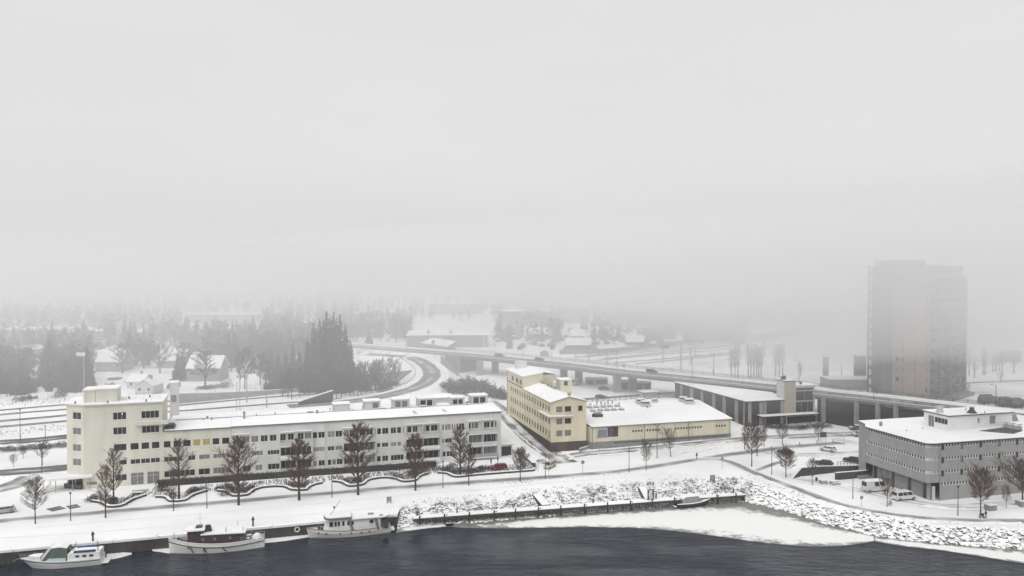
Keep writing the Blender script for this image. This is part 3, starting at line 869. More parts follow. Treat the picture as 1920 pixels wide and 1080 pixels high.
board(1336, 903, .9, 1.6, 'grey notice board on top of the bank above the small dark boat')
# ---------------------------------------------------------------- the long cream building
def gable_strip(mb, x0, x1, ys, zs, th=.2, mi=0):
    """Roof sheet of thickness th over x0..x1 following profile ys/zs, with closed edges."""
    n = len(ys); i = len(mb.v)
    for x in (x0, x1):
        for y, z in zip(ys, zs): mb.v.append((x, y, z + th))
        for y, z in zip(ys, zs): mb.v.append((x, y, z))
    for k in range(n - 1):
        a = i + k; b_ = i + 2 * n + k
        mb.f.append((a, b_, b_ + 1, a + 1)); mb.f.append((a + n, a + n + 1, b_ + n + 1, b_ + n)); mb.m += [mi, mi]
        mb.f.append((a, a + 1, a + n + 1, a + n)); mb.f.append((b_ + 1, b_, b_ + n, b_ + n + 1)); mb.m += [mi, mi]
    for k in (0, n - 1):
        a = i + k; b_ = i + 2 * n + k
        mb.f.append((a, a + n, b_ + n, b_)); mb.m.append(mi)
o1, o2 = P(158, 917), P(940, 858)
F1 = Frame(o1, math.atan2((o2 - o1).y, (o2 - o1).x))
L1 = (o2 - o1).length
apt = F1.root('apartment_building', 'long pale building with a taller cream block at its left end', 'building')
def sx(px, z, y=0.0):
    """Distance along the front at which image column px meets height z."""
    a = F1.wld(0, y); b_ = F1.wld(1, y)
    r = ray(px, 800); dd = Vector((r.x, r.y)); A = Vector((a.x, a.y)); u = F1.u
    # |A + u s| on the sight line in plan
    n = Vector((dd.y, -dd.x))
    return -A.dot(n) / u.dot(n)
ROWS = {'A': (8.35, 9.95), 'B': (5.0, 6.15), 'C': (1.3, 2.8), 'D': (15.6, 17.35), 'E': (12.15, 13.85)}
def rowwins(row, xs, **k):
    z0, z1 = ROWS[row]
    out = []
    for q in xs:
        a, b_ = sx(q[0], (z0 + z1) / 2), sx(q[1], (z0 + z1) / 2)
        out.append((a, b_, z0, z1) + tuple(q[2:]))
    return out
S_BLK, S_MID = sx(304.6, 19), sx(433, 10)
HB, HE, DEP = 19.1, 12.3, 21.0
# windows, left to right
wl_block = rowwins('D', [(212, 237, None, 3), (265, 298.6, None, 4)]) + rowwins('E', [(212, 237, None, 3), (266, 298.6, None, 4)])
wl_block += rowwins('A', [(213, 237, None, 1), (244, 260, None, 1), (264.6, 279.7, None, 1), (284, 299, None, 1)]) + rowwins('B', [(223, 237.5), (244, 262.5, None, 2), (263.5, 281, None, 2), (282, 299, None, 2)])
wl_block += rowwins('C', [(215, 237)])
z = .05
doors = []
for a, b_ in ((244, 269), (275, 298.6)):
    doors.append((sx(a, 1), sx(b_, 1), z, 2.95, 'greyblind', 2))
wl_mid = rowwins('A', [(306.4, 320, None, 1), (324.8, 339, None, 1), (343, 357, None, 1), (361.6, 375.7, 'ochreblind', 1), (380, 393.8, 'ochreblind', 2), (398, 411.6, None, 1), (416, 430, None, 1)])
wl_mid += rowwins('B', [(307, 341), (352, 366), (372.7, 393.4, 'greyblind'), (399, 431, 'greyblind')]) + rowwins('C', [(307, 365), (371.6, 393.2), (399, 431, 'greyblind', 4)])
wa = [(453, 468, 'greyblind'), (471, 484.5, 'greyblind'), (488.6, 502), (505.5, 518.5), (525, 536), (539.5, 551), (558, 569.5), (571, 584), (586, 595), (596.5, 609), (614, 628), (629, 642), (644.5, 654), (655, 665), (674, 685), (687, 699.5), (702, 704.5), (706.8, 714.8), (716.4, 728), (732.5, 743), (744.5, 752.5), (755, 757.8), (763.5, 771.8), (773.6, 783), (790.5, 796.5), (798, 805.5), (807.8, 820.5), (821.5, 824), (829.2, 832.6), (834.2, 845.4), (846.5, 850), (855.8, 859.6), (860.6, 871), (876.5, 883), (885, 888.3), (889, 897), (903.5, 906.5), (907.5, 918), (920, 926), (928, 935)]
wb = [(474, 492.8), (501.3, 523.8), (587.3, 609), (614, 627), (628.5, 642), (706.5, 713.4), (716, 728), (732.5, 743), (745, 752.3), (829.2, 832.5), (834, 847.5), (855.8, 860), (931.5, 935)]
wc = [(455, 470), (478, 491.7), (501.8, 524), (586.3, 594), (597, 609), (614, 621), (622.5, 630), (631, 642.3), (645, 661), (664, 681), (685, 703), (706.5, 714), (716.5, 728), (732.5, 757), (829.5, 836), (837, 848.5)]
ROWS['C'] = (1.35, 2.8)
wl_w = rowwins('A', wa) + rowwins('B', wb) + rowwins('C', wc)
STK = [(524.5, 585), (642.8, 703), (759.5, 823.5), (876.2, 931)]     # balcony stacks
logg = []
for k, (a, b_) in enumerate(STK):
    for z0, z1 in ((4.45, 6.6),) + (((1.15, 3.2),) if k != 1 else ()):
        s0, s1 = sx(a + 1.5, 5), sx(b_ - 1.5, 5); m_ = (s0 + s1) / 2
        logg += [(s0, m_ - .15, z0, z1, None, 3), (m_ + .15, s1, z0, z1, None, 3)]
# block with its slanting left bay, the lower wing and the white wing
bay = Vector((sx(126.5, 10) + .1, 1.0)); bay = F1.loc(P(126.2, 913.5))
BLK_D = 11.2
shell_b = MB()
bay_top = [(0, 0), (S_BLK, 0)]
bw = []
bl = (Vector((0, 0)) - bay).length
for y0, y1 in ((773, 786.4), (802, 815), (833, 846), (860, 873)):
    a = F1.plane(136.3, (y0 + y1) / 2, bay, (0, 0)); b_ = F1.plane(151.8, (y0 + y1) / 2, bay, (0, 0))
    za = F1.plane(144, y1, bay, (0, 0))[1]; zb = F1.plane(144, y0, bay, (0, 0))[1]
    bw.append((a[0], b_[0], za, zb, 'greyblind' if y0 > 800 else None, 2))
wall_holes(shell_b, bay, (0, 0), -.3, HB, bw)
wall_holes(shell_b, (0, 0), (S_BLK, 0), -.3, HB, wl_block + doors)
sidew = [(2.2, 2.9, 15.4, 17.0)]
wall_holes(shell_b, (S_BLK, 0), (S_BLK, BLK_D), HE - .5, HB, sidew)
bpoly = [tuple(bay), (0, 0), (S_BLK, 0), (S_BLK, BLK_D), (-1.5, BLK_D + 2), (bay.x - .5, BLK_D + 2)]
for a, b_ in ((3, 4), (4, 5), (5, 0)): wall_holes(shell_b, bpoly[a], bpoly[b_], -.3, HB, [])
obj('block_wall', shell_b, apt, mats=M['cream'])
sm_ = MB(); wall_holes(sm_, (S_BLK + .002, 0), (S_MID, 0), -.3, HE, [(h_[0] - S_BLK - .002, h_[1] - S_BLK - .002) + h_[2:] for h_ in wl_mid]); wall_holes(sm_, (S_MID, DEP), (S_BLK, DEP), -.3, HE, []); wall_holes(sm_, (S_BLK, DEP), (S_BLK, BLK_D), -.3, HE, [])
obj('wall', sm_, apt, mats=M['cream'])
sw_ = MB(); wall_holes(sw_, (S_MID + .002, 0), (L1, 0), -.3, HE, [(h_[0] - S_MID - .002, h_[1] - S_MID - .002) + h_[2:] for h_ in wl_w + logg]); wall_holes(sw_, (L1, 0), (L1, DEP), -.3, HE, []); wall_holes(sw_, (L1, DEP), (S_MID, DEP), -.3, HE, [])
obj('wall', sw_, apt, mats=M['creamw'])
add_windows(apt, bay, (0, 0), bw, seed=3)
add_windows(apt, (0, 0), (S_BLK, 0), wl_block, seed=4, nmf=lambda w_: max(1, round(w_ / 1.2)))
add_windows(apt, (0, 0), (S_BLK, 0), doors, seed=5, name='glazed_door', hm=.7)
add_windows(apt, (S_BLK, 0), (S_BLK, BLK_D), sidew, seed=5)
gm = ('glass',) * 8 + ('greyblind', 'curtain')
add_windows(apt, (0, 0), (L1, 0), wl_mid, gms=('glass',), seed=6)
add_windows(apt, (0, 0), (L1, 0), wl_w, gms=gm, seed=7, nmf=lambda w_: max(1, round(w_ / .8)))
add_windows(apt, (0, 0), (L1, 0), logg, gms=('glass', 'glass', 'greyblind'), seed=8, name='loggia_window')
lamp = MB(); lamp.box(-.12, .12, -.12, .12, -.12, .12)
k = MB(); s_ = sx(229.5, 16.7); k.tube((s_, .04, 16.9), (s_, .06, 16.9), .10, .10, 8)
le = bpy.data.materials.new('lit lamp'); le.use_nodes = True; le.node_tree.nodes['Principled BSDF'].inputs['Emission Color'].default_value = (1, .9, .7, 1); le.node_tree.nodes['Principled BSDF'].inputs['Emission Strength'].default_value = 1.2
obj('window_lamp', k, apt, mats=le)
# roofs
r = MB(); r.prism([(bay.x - .25, bay.y - .2), (.05, -.3), (S_BLK + .3, -.3), (S_BLK + .3, BLK_D + .3), (-1.5, BLK_D + 2.3), (bay.x - .7, BLK_D + 2.3)], HB + .005, HB + .32)
obj('block_roof', r, apt, mats=M['greywhite'])
r = MB(); r.prism([(bay.x - .2, bay.y - .12), (.07, -.22), (S_BLK + .22, -.22), (S_BLK + .22, BLK_D + .2), (-1.5, BLK_D + 2.2), (bay.x - .6, BLK_D + 2.2)], HB + .325, HB + .42)
obj('roof_snow', r, apt, mats=M['roofsnow'])
def roof_part(x0, x1, nm, m_, th, up, ov, mats):
    k = MB(); gable_strip(k, x0, x1, [-ov, 9.0, DEP + ov], [HE + up - .03 * ov, HE + .55 + up, HE - .1 + up], th); return obj(nm, k, apt, mats=mats)
roof_part(S_BLK + .35, S_MID - .01, 'roof', 0, .14, .01, .45, M['darkgrey']); roof_part(S_BLK + .38, S_MID - .03, 'roof_snow', 0, .12, .155, .40, M['roofsnow'])
roof_part(S_MID + .01, L1 + .35, 'roof', 0, .14, .13, .45, M['darkgrey']); roof_part(S_MID + .03, L1 + .3, 'roof_snow', 0, .12, .275, .40, M['roofsnow'])
k = MB(); k.box(S_MID - .0, L1 + .02, -.03, -.004, HE - .30, HE + .06); obj('eaves_band', k, apt, mats=M['greywhite'])
k = MB(); k.box(S_BLK + 2, L1 - 2.5, 8.9, 9.12, HE + .9, HE + 1.06); obj('ridge_duct', k, apt, mats=M['concrete'])
# recessed terrace between block and wing roof
k = MB(); k.box(S_BLK + .4, S_BLK + 2.6, .6, 5.5, HE + .45, HE + .62); obj('terrace', k, apt, mats=M['darkgrey'])
k = MB(); k.box(S_BLK + .5, S_BLK + 2.4, 1.2, 3.6, HE + .64, HE + 1.35); obj('plant_box', k, apt, mats=M['darkgrey'])
# stair tower behind the block
st = MB(); zt = 21.0
a = F1.loc(P(318.5, 779, HE + .3)); b_ = F1.loc(P(334.5, 777, HE + .3))
st.box(a.x, b_.x, a.y, a.y + 3.2, HE - 1, zt); obj('stair_tower', st, apt, mats=M['creamw'])
st = MB(); st.box(a.x - .15, b_.x + .15, a.y - .15, a.y + 3.35, zt + .005, zt + .3); obj('tower_cap', st, apt, mats=M['roofsnow'])
st = MB(); st.box(a.x + .35, a.x + 1.6, a.y - .1, a.y - .004, HE + 3.8, HE + 5.6); obj('tower_louvre', st, apt, mats=M['concrete'])
# penthouses on the block
for (x0, x1, y0, dpt, yt, yb) in ((156.5, 179, 2.6, 5.2, 733, 754), (179.5, 220, 2.2, 5.5, 731, 755)):
    A_ = F1.plane(x0, yb, (0, y0), (1, y0)); B_ = F1.plane(x1, yb, (0, y0), (1, y0)); T_ = F1.plane(x0, yt, (0, y0), (1, y0))
    k = MB(); k.box(A_[0], B_[0] - .02, y0, y0 + dpt, HB + .1, T_[1]); obj('penthouse', k, apt, mats=M['cream'])
    k = MB(); k.box(A_[0] - .2, B_[0] + .1, y0 - .2, y0 + dpt + .2, T_[1] + .005, T_[1] + .3); obj('penthouse_snow', k, apt, mats=M['roofsnow'])
for px_, py_ in ((141, 757), (202, 756), (242, 748), (281, 745), (274, 753)):
    q_ = F1.loc(P(px_, py_, HB + .4)); k = MB(); k.tube((q_.x, q_.y, HB + .3), (q_.x, q_.y, HB + 1.0), .16, .16, 6); obj('roof_vent', k, apt, mats=M['darkgrey'])
rl = MB()
for y_ in (2.2, 9.5):
    x0_ = sx(222, 19, y_) if y_ < 3 else 8
    rl.box(x0_, S_BLK - .4, y_ - .02, y_ + .02, HB + 1.25, HB + 1.29); rl.box(x0_, S_BLK - .4, y_ - .02, y_ + .02, HB + .8, HB + .83)
    x = x0_
    while x < S_BLK: rl.box(x, x + .04, y_ - .025, y_ + .025, HB + .4, HB + 1.3); x += 1.8
obj('roof_railing', rl, apt, mats=M['steel'])
# balcony between the top floors of the block
s0, s1 = sx(255, 15), sx(303, 15)
k = MB(); k.box(s0, S_BLK + 1.4, -1.5, -.004, 14.25, 14.4); k.box(s0, S_BLK + 1.4, -1.5, -1.38, 14.402, 15.15); k.box(s0, s0 + .1, -1.378, -.004, 14.402, 15.15); k.box(S_BLK + 1.3, S_BLK + 1.4, -1.378, 2, 14.402, 15.15)
obj('balcony', k, apt, mats=M['cream'])
k = MB(); k.box(s0 + .11, S_BLK + 1.28, -1.37, -.02, 14.402, 14.5); k.box(s0, S_BLK + 1.4, -1.5, -1.38, 15.152, 15.22); obj('balcony_snow', k, apt, mats=M['roofsnow'])
# entrance canopy at the left end
c = [F1.loc(P(x_, y_, 3.25)) for x_, y_ in ((89, 899), (173, 891.5), (160, 886.5), (106, 886.5))]
cp = [(c[0].x, c[0].y), (c[1].x, c[1].y), (c[1].x, -.004 if c[1].y < 0 else c[1].y), (0, -.004), (bay.x, bay.y - .01), (c[3].x - 3.5, bay.y + 1.5)]
k = MB(); k.prism(cp, 2.75, 3.1); obj('canopy', k, apt, mats=M['white'])
k = MB(); k.prism(cp, 3.102, 3.26); obj('canopy_snow', k, apt, mats=M['roofsnow'])
ev = [F1.loc(P(x_, y_)) for x_, y_ in ((128, 918),)]
k = MB()
for t_ in (.12, .5, .88):
    p_ = Vector((cp[0][0], cp[0][1])).lerp(Vector(cp[1]), t_); k.tube((p_.x + .4, p_.y + .5, -.2), (p_.x + .4, p_.y + .5, 2.745), .09, .09, 6)
obj('canopy_post', k, apt, mats=M['steel'])
nn = (Vector((0, 0)) - bay).normalized(); nx = Vector((nn.y, -nn.x))
k = MB()
for t_, w_ in ((.08, .38), (.52, .40)):
    a_ = bay.lerp(Vector((0, 0)), t_); b2 = bay.lerp(Vector((0, 0)), t_ + w_)
    k.face([(a_.x + nx.x * .05, a_.y + nx.y * .05, .6), (b2.x + nx.x * .05, b2.y + nx.y * .05, .6), (b2.x + nx.x * .05, b2.y + nx.y * .05, 2.6), (a_.x + nx.x * .05, a_.y + nx.y * .05, 2.6)])
obj('entrance_glazing', k, apt, mats=M['glass'])
k = MB(); a_ = bay + nx * .9; b2 = Vector((-.1, 0)) + nx * .9
k.prism([(a_.x, a_.y), (b2.x, b2.y), (b2.x - nx.x * .5, b2.y - nx.y * .5), (a_.x - nx.x * .5, a_.y - nx.y * .5)], -.1, 1.1); obj('porch_wall', k, apt, mats=M['darkgrey'])
# dark lettering by the entrance: a ring and short strokes, too small to read in the photograph
k = MB(); x0_ = sx(162, 1.3); 
for i_ in range(5):
    xx = x0_ + i_ * .42
    k.box(xx, xx + .32, -.08, -.004, .95, 1.05); k.box(xx, xx + .08, -.08, -.004, 1.052, 1.40)
    k.box(xx + .24, xx + .32, -.08, -.004, 1.052, 1.40)
    k.box(xx, xx + .32, -.08, -.004, 1.402, 1.5)
obj('sign_letters', k, apt, mats=M['black'])
# downpipes
for px_ in (433.2, 610.5, 925):
    s_ = sx(px_, 6); k = MB(); k.tube((s_, -.1, 0), (s_, -.1, HE - .05), .06, .06, 6); obj('downpipe', k, apt, mats=M['greywhite'])
# awning boxes over the top windows and balconies
for a, b_ in ((434, 468), (524.5, 553.8), (555.5, 585), (642.5, 672), (673, 701), (680 + 0, 701), (759.5, 820.5), (876, 901.5), (903, 927)):
    if a == 680: continue
    s0, s1 = sx(a, 10.5), sx(b_, 10.5); dz = rnd.choice((0, .08, .15))
    k = MB(); k.box(s0, s1, -.62, -.035, 10.35 - dz, 10.62 - dz); obj('awning_box', k, apt, mats=M['greywhite'])
    k = MB(); k.box(s0, s1, -.62, -.035, 10.622 - dz, 10.68 - dz); obj('awning_snow', k, apt, mats=M['roofsnow'])
for kx, (a, b_) in enumerate(STK):
    s0, s1 = sx(a, 7), sx(b_, 7); mid = (s0 + s1) / 2
    for lv, zf in enumerate((7.15, 3.95, .8)):
        if kx == 1 and lv == 2: continue
        parts = [(s0, s1)] if lv or kx in (2, 3) else [(s0, mid - .1)] if kx == 0 else [(s0, mid - .8), (mid + .8, s1)]
        for p0_, p1_ in parts:
            k = MB(); k.box(p0_, p1_, -1.45, -.004, zf - .22, zf); obj('balcony_slab', k, apt, mats=M['white'])
            k = MB(); k.box(p0_, p1_, -1.44, -1.38, zf + .12, zf + .92)
            obj('balcony_front', k, apt, mats=rnd.choice((M['greywhite'], M['steel'], M['white'])) if lv else M['greywhite'])
            k = MB(); k.box(p0_, p1_, -1.46, -1.36, zf + .925, zf + 1.0)
            x = p0_
            while x < p1_ + .01: k.box(x - .03, x + .03, -1.37, -1.31, zf + .002, zf + .92); x += (p1_ - p0_) / max(1, round((p1_ - p0_) / 1.6))
            obj('railing', k, apt, mats=M['steel'])
            k = MB(); k.box(p0_ + .05, p1_ - .05, -1.3, -.02, zf + .002, zf + .1); obj('balcony_snow', k, apt, mats=M['roofsnow'])
    for xx in (s0, mid, s1):
        k = MB(); k.box(xx - .09, xx + .09, -1.30, -.006, .9, 10.2 if kx in (0, 2, 3) else 7); obj('balcony_screen', k, apt, mats=M['creamw'])
# dormers on the rear slope
DY = 10.6
for x0, x1, yt, yb, kind in ((625, 655.5, 755, 771.5, 0), (682.5, 713, 749.5, 767, 1), (736.5, 768, 746, 764, 2), (784, 814.5, 744.5, 761, 3), (845.5, 871, 743, 757.5, 3), (883.5, 914, 739, 755.5, 3)):
    A_ = F1.plane(x0, yb, (0, DY), (1, DY)); B_ = F1.plane(x1, yb, (0, DY), (1, DY)); T_ = F1.plane((x0 + x1) / 2, yt, (0, DY), (1, DY))[1]
    z0_ = HE + .3; hgt_ = T_ - z0_ - .45
    ws = []
    W_ = B_[0] - A_[0]
    if kind == 1: ws = [(W_ * .52, W_ * .9, .75, hgt_ - .35)]
    if kind >= 2: ws = [(W_ * .13, W_ * .48, .65, hgt_ - .35), (W_ * .53, W_ * .88, .65, hgt_ - .35)]
    k = MB(); h_ = [(a_, b2, z0_ + c_, z0_ + d_) for a_, b2, c_, d_ in ws]
    wall_holes(k, (A_[0], DY), (B_[0], DY), z0_, z0_ + hgt_, h_, .1)
    k.prism([(A_[0] + .01, DY + .12), (B_[0] - .01, DY + .12), (B_[0] - .01, DY + 3.2), (A_[0] + .01, DY + 3.2)], z0_, z0_ + hgt_ - .01)
    k.box(A_[0], A_[0] + .15, DY, DY + 3.2, z0_, z0_ + hgt_); k.box(B_[0] - .15, B_[0], DY, DY + 3.2, z0_, z0_ + hgt_)
    obj('dormer', k, apt, mats=M['greywhite'])
    add_windows(apt, (A_[0], DY), (B_[0], DY), [q_ + ('glass' if kind == 3 else 'greyblind', 1) for q_ in h_], fm='greywhite', depth=.1, name='dormer_window')
    k = MB(); k.box(A_[0] - .15, B_[0] + .15, DY - .25, DY + 3.4, z0_ + hgt_ + .005, z0_ + hgt_ + .15); obj('dormer_roof', k, apt, mats=M['white'])
    k = MB(); k.box(A_[0] - .12, B_[0] + .12, DY - .2, DY + 3.35, z0_ + hgt_ + .152, z0_ + hgt_ + .3); obj('dormer_snow', k, apt, mats=M['roofsnow'])
# small roof hut with a pitched roof at the back
A_ = F1.plane(809, 746, (0, 17), (1, 17)); B_ = F1.plane(846, 746, (0, 17), (1, 17))
k = MB(); k.box(A_[0], B_[0], 17, 20, HE, HE + 1.9); obj('roof_hut', k, apt, mats=M['greywhite'])
k = MB(); gable_strip(k, A_[0] - .3, B_[0] + .3, [16.6, 18.5, 20.4], [HE + 1.9, HE + 2.6, HE + 1.9], .18); obj('hut_roof', k, apt, mats=M['roofsnow'])
# chimneys and vents along the ridge
for x_, y_, h_, w_, d_ in ((381, 784, .7, .3, 8), (389, 780, 1.0, .45, 9.5), (397, 787, 1.0, .35, 7.5), (458, 790, 2.2, .5, 6.5), (481, 782, .9, .25, 9.3), (516, 781, 1.0, .25, 9.3), (582, 779, .8, 1.4, 9.5), (595, 783, 1.3, .55, 8), (606, 781, .9, .18, 8.6), (619, 772, 1.2, .2, 11), (680, 769, 1.2, .2, 11), (645, 775, .6, .2, 9.3), (661, 771, .6, .3, 9.8), (715, 768, .7, 1.2, 9.6), (722.5, 773, .9, .2, 8.2), (735, 771, .9, .5, 9.2), (794, 769, .9, 1.3, 8.6), (876.5, 752, .9, .5, 12), (876, 764, 1.0, .2, 8), (868, 740, .6, .3, 17)):
    s_ = sx(x_, 12, d_); zz = HE + .45
    k = MB(); k.box(s_ - w_ / 2, s_ + w_ / 2, d_, d_ + min(w_, .7), HE + .3, zz + h_ * .8); k.box(s_ - w_ * .62, s_ + w_ * .62, d_ - .06, d_ + min(w_, .7) + .06, zz + h_ * .802, zz + h_)
    obj('roof_vent', k, apt, mats=M['concrete'])
    if w_ > .3: k = MB(); k.box(s_ - w_ * .6, s_ + w_ * .6, d_ - .05, d_ + min(w_, .7) + .05, zz + h_ + .002, zz + h_ + .1); obj('vent_snow', k, apt, mats=M['roofsnow'])
for x_ in (770, 824):
    s_ = sx(x_, 12, 9)
    k = MB()
    for dx in (-.25, .25): k.bar((s_ + dx, 1.0, HE + .72), (s_ + dx, 18, HE + .72), .07, .07)
    for y_ in range(2, 18): k.box(s_ - .25, s_ + .25, y_, y_ + .06, HE + .7, HE + .75)
    obj('roof_ladder', k, apt, mats=M['concrete'])
# garage annex on the right end
gA = thing('garage_annex', 'low white garage with a dark doorway at the right end of the long pale building', 'garage', F1.wld(L1 + .05, 1.5), F1.ang)
k = MB(); k.box(0, 3.4, 0, .25, -.2, 3.2); k.box(0, .2, .252, 7, -.2, 3.2); k.box(3.2, 3.4, .252, 7, -.2, 3.2); k.box(.2, 3.2, 6.8, 7, -.2, 3.2)
k = MB(); k.box(0, 3.6, .3, 7, -.3, 3.0); obj('wall', k, gA, mats=M['greywhite'])
k = MB(); k.box(.35, 3.3, .25, .296, 0, 2.5); obj('doorway', k, gA, mats=M['black'])
k = MB(); k.box(-.1, 3.9, -.6, 7.2, 3.004, 3.3); obj('roof', k, gA, mats=M['greywhite'])
k = MB(); k.box(-.08, 3.86, -.55, 7.15, 3.302, 3.45); obj('roof_snow', k, gA, mats=M['roofsnow'])
k = MB(); k.box(-1.5, -.4, -1.58, -1.52, 3.0, 3.5); obj('house_number_sign', k, gA, mats=M['white'])
# floodlight mast on the block roof
pm = F1.wld(sx(158.5, 19, 2.3), 2.3, HB + .4)
t = thing('floodlight_mast', 'tall thin pale mast with a rectangular floodlight head on the roof of the cream block', 'mast', pm, .1)
H_ = zat(pm, 664) - pm.z
k = MB(); k.tube((0, 0, 0), (0, 0, H_ + .2), .07, .05, 6); obj('pole', k, t, mats=M['white'])
k = MB(); k.box(-1.6, .35, -.12, .02, H_ - .45, H_ + .4); obj('floodlight', k, t, mats=M['white'])
# ---------------------------------------------------------------- yellow corner building
GA = math.radians(15.5)
yo = P(1033, 848)
F2 = Frame(yo, GA, 0.0)
yel = F2.root('office_building', 'pale yellow corner office building with rows of small windows and a stepped back block', 'building')
def fp(F, px, py, p0=(0, 0), p1=(1, 0)): return F.plane(px, py, p0, p1)
zt = lambda y: fp(F2, 1034, y)[1]
W2 = fp(F2, 1099.4, 800)[0]
EV = zt(755.5); APX = zt(746.5) + .1
fw = []
for x0, x1 in ((1043, 1054.4), (1059, 1071)):
    for y0, y1 in ((763, 773), (785.7, 795.7), (808, 818.4)):
        a, b_ = fp(F2, x0, y1), fp(F2, x1, y0)
        fw.append((a[0], b_[0], zt(y1), zt(y0), 'greyblind' if rnd.random() < .5 else 'glass', 1))
a, b_ = fp(F2, 1084, 771), fp(F2, 1092.4, 761); fw.append((a[0], b_[0], zt(773), zt(763), 'glass', 1))
# left side: rows run back along y
D0 = 49.0
def dy(px, y=0.0):
    """Depth along the left wall where image column px meets it."""
    r = ray(px, 800); dd = Vector((r.x, r.y)); n = Vector((dd.y, -dd.x)); return -F2.o.dot(n) / F2.v.dot(n)
DEPY = dy(950.3)
nW = 16
rows = [(zt(763.3), zt(773)), (zt(785.9), zt(796.2)), (zt(809), zt(820.5))]
lw = []
p_first, p_last = dy(1029.3), dy(958.3)
for zb, za in rows:
    for k in range(nW):
        c_ = p_first + (p_last - p_first) * k / (nW - 1)
        c_ -= 0
        lw.append((DEPY - c_ - .65, DEPY - c_ + .65, za, zb, None, 2))
ww = []
zz = zt(855)
w = MB()
wall_holes(w, (0, DEPY), (0, 0), 2.0, EV, lw)
wall_holes(w, (0, 0), (W2, 0), 2.0, EV, fw)
w.face([(0, 0, EV), (W2, 0, EV), (W2 / 2, 0, APX)])
wall_holes(w, (W2, 0), (W2, DEPY), 0, EV, []); wall_holes(w, (W2, DEPY), (0, DEPY), 0, EV, [])
w.face([(W2, DEPY, EV), (0, DEPY, EV), (W2 / 2, DEPY, APX)])
obj('wall', w, yel, mats=M['yellow'])
add_windows(yel, (0, DEPY), (0, 0), lw, fm='taupe', gms=('glass', 'glass', 'greyblind'), seed=11, depth=.16)
add_windows(yel, (0, 0), (W2, 0), fw, fm='taupe', gms=('glass', 'greyblind'), seed=12, depth=.16)
k = MB(); zp = zt(829)
k.prism([(-.12, -.12), (W2 + .05, -.12), (W2 + .05, 1), (1, 1), (1, DEPY - .2), (-.12, DEPY - .2)], -.4, zp - .1); obj('plinth', k, yel, mats=M['brownbase'])
k = MB(); k.box(-.06, W2, -.06, -.003, zp - .095, zp); obj('plinth_band', k, yel, mats=M['yellow2'])
k = MB(); x0_ = fp(F2, 1046, 840)[0]; x1_ = fp(F2, 1062, 840)[0]; k.box(x0_, x1_, -.17, -.125, .3, 2.6); obj('base_shutter', k, yel, mats=mat('brown shutter', (.10, .06, .045), .7, .1))
# ledge with a small balcony
k = MB(); zl = zt(780); xe = fp(F2, 1073.5, 778)[0]
k.box(-1.0, xe, -1.0, -.004, zl - .22, zl); k.box(-1.0, -.004, -.002, 9.0, zl - .22, zl); obj('ledge', k, yel, mats=M['yellow2'])
k = MB(); k.box(-1.0, xe, -1.0, -.01, zl + .002, zl + .1); k.box(-1.0, -.01, .0, 9.0, zl + .002, zl + .1); obj('ledge_snow', k, yel, mats=M['roofsnow'])
k = MB(); xb = fp(F2, 1059, 775)[0]; k.box(xb, xe - .2, -.95, -.9, zl + .5, zl + .55); k.box(xb, xe - .2, -.95, -.9, zl + .9, zl + .95)
for q_ in range(5): k.box(xb + q_ * .45, xb + q_ * .45 + .04, -.96, -.89, zl + .1, zl + .95)
obj('railing', k, yel, mats=M['steel'])
def gable_y(mb, y0, y1, xs, zs, th):
    t_ = MB(); gable_strip(t_, -y1, -y0, xs, zs, th)
    mb.v += [(y, -x, z) for x, y, z in t_.v]; n0 = len(mb.v) - len(t_.v)
    mb.f += [tuple(n0 + i for i in f) for f in t_.f]; mb.m += t_.m
YB = dy(981.0)                                        # front of the raised back block
k = MB(); gable_y(k, -.35, YB, [-.35, W2 / 2, W2 + .3], [EV - .02, APX + .02, EV - .02], .1); obj('roof', k, yel, mats=M['darkgrey'])
k = MB(); gable_y(k, -.32, YB - .02, [-.31, W2 / 2, W2 + .27], [EV + .083, APX + .123, EV + .083], .14); obj('roof_snow', k, yel, mats=M['roofsnow'])
# back block, one storey higher
TB = fp(F2, 980.3, 706.5, (0, YB), (1, YB))[1]
k = MB(); bwins = []
for x0, x1, y0, y1 in ((959.2, 963.2, 705.5, 715), (967, 971.8, 708.5, 718), (974, 978, 712.5, 721.5)):
    c0, c1 = dy(x1), dy(x0); zm = fp(F2, 978, 717.5, (0, YB), (0, 0))[1] if False else None
    bwins.append((DEPY - c1, DEPY - c0, EV + 1.0, EV + 2.5, None, 2))
wall_holes(k, (-.01, DEPY), (-.01, YB), EV + .3, TB, bwins)
wall_holes(k, (-.01, YB), (W2 * .62, YB), EV + .3, TB, []); wall_holes(k, (W2 * .62, YB), (W2 * .62, YB + 3), EV + .3, TB, [])
wall_holes(k, (W2 * .62, YB + 3), (W2 + 1.2, YB + 3), EV, TB, []); wall_holes(k, (W2 + 1.2, YB + 3), (W2 + 1.2, DEPY), EV, TB, []); wall_holes(k, (W2 + 1.2, DEPY), (-.01, DEPY), EV, TB, [])
k.face([(-.01, YB, TB), (W2 * .62, YB, TB), (W2 * .62, YB, TB + 1.0)])
obj('back_block_wall', k, yel, mats=M['yellow'])
add_windows(yel, (-.01, DEPY), (-.01, YB), bwins, fm='taupe', seed=13, depth=.16)
k = MB(); gable_y(k, YB - .3, DEPY + .3, [-.35, W2 * .62, W2 * .62 + .01], [TB, TB + 1.02, TB + 1.0], .2); k.prism([(W2 * .62 + .02, YB + 2.7), (W2 + 1.5, YB + 2.7), (W2 + 1.5, DEPY + .3), (W2 * .62 + .02, DEPY + .3)], 0, 0, ztop=[TB + 1.2, TB + .25, TB + .25, TB + 1.2], bottom=False) if False else None
obj('back_roof_snow', k, yel, mats=M['roofsnow'])
k = MB(); i = len(k.v)
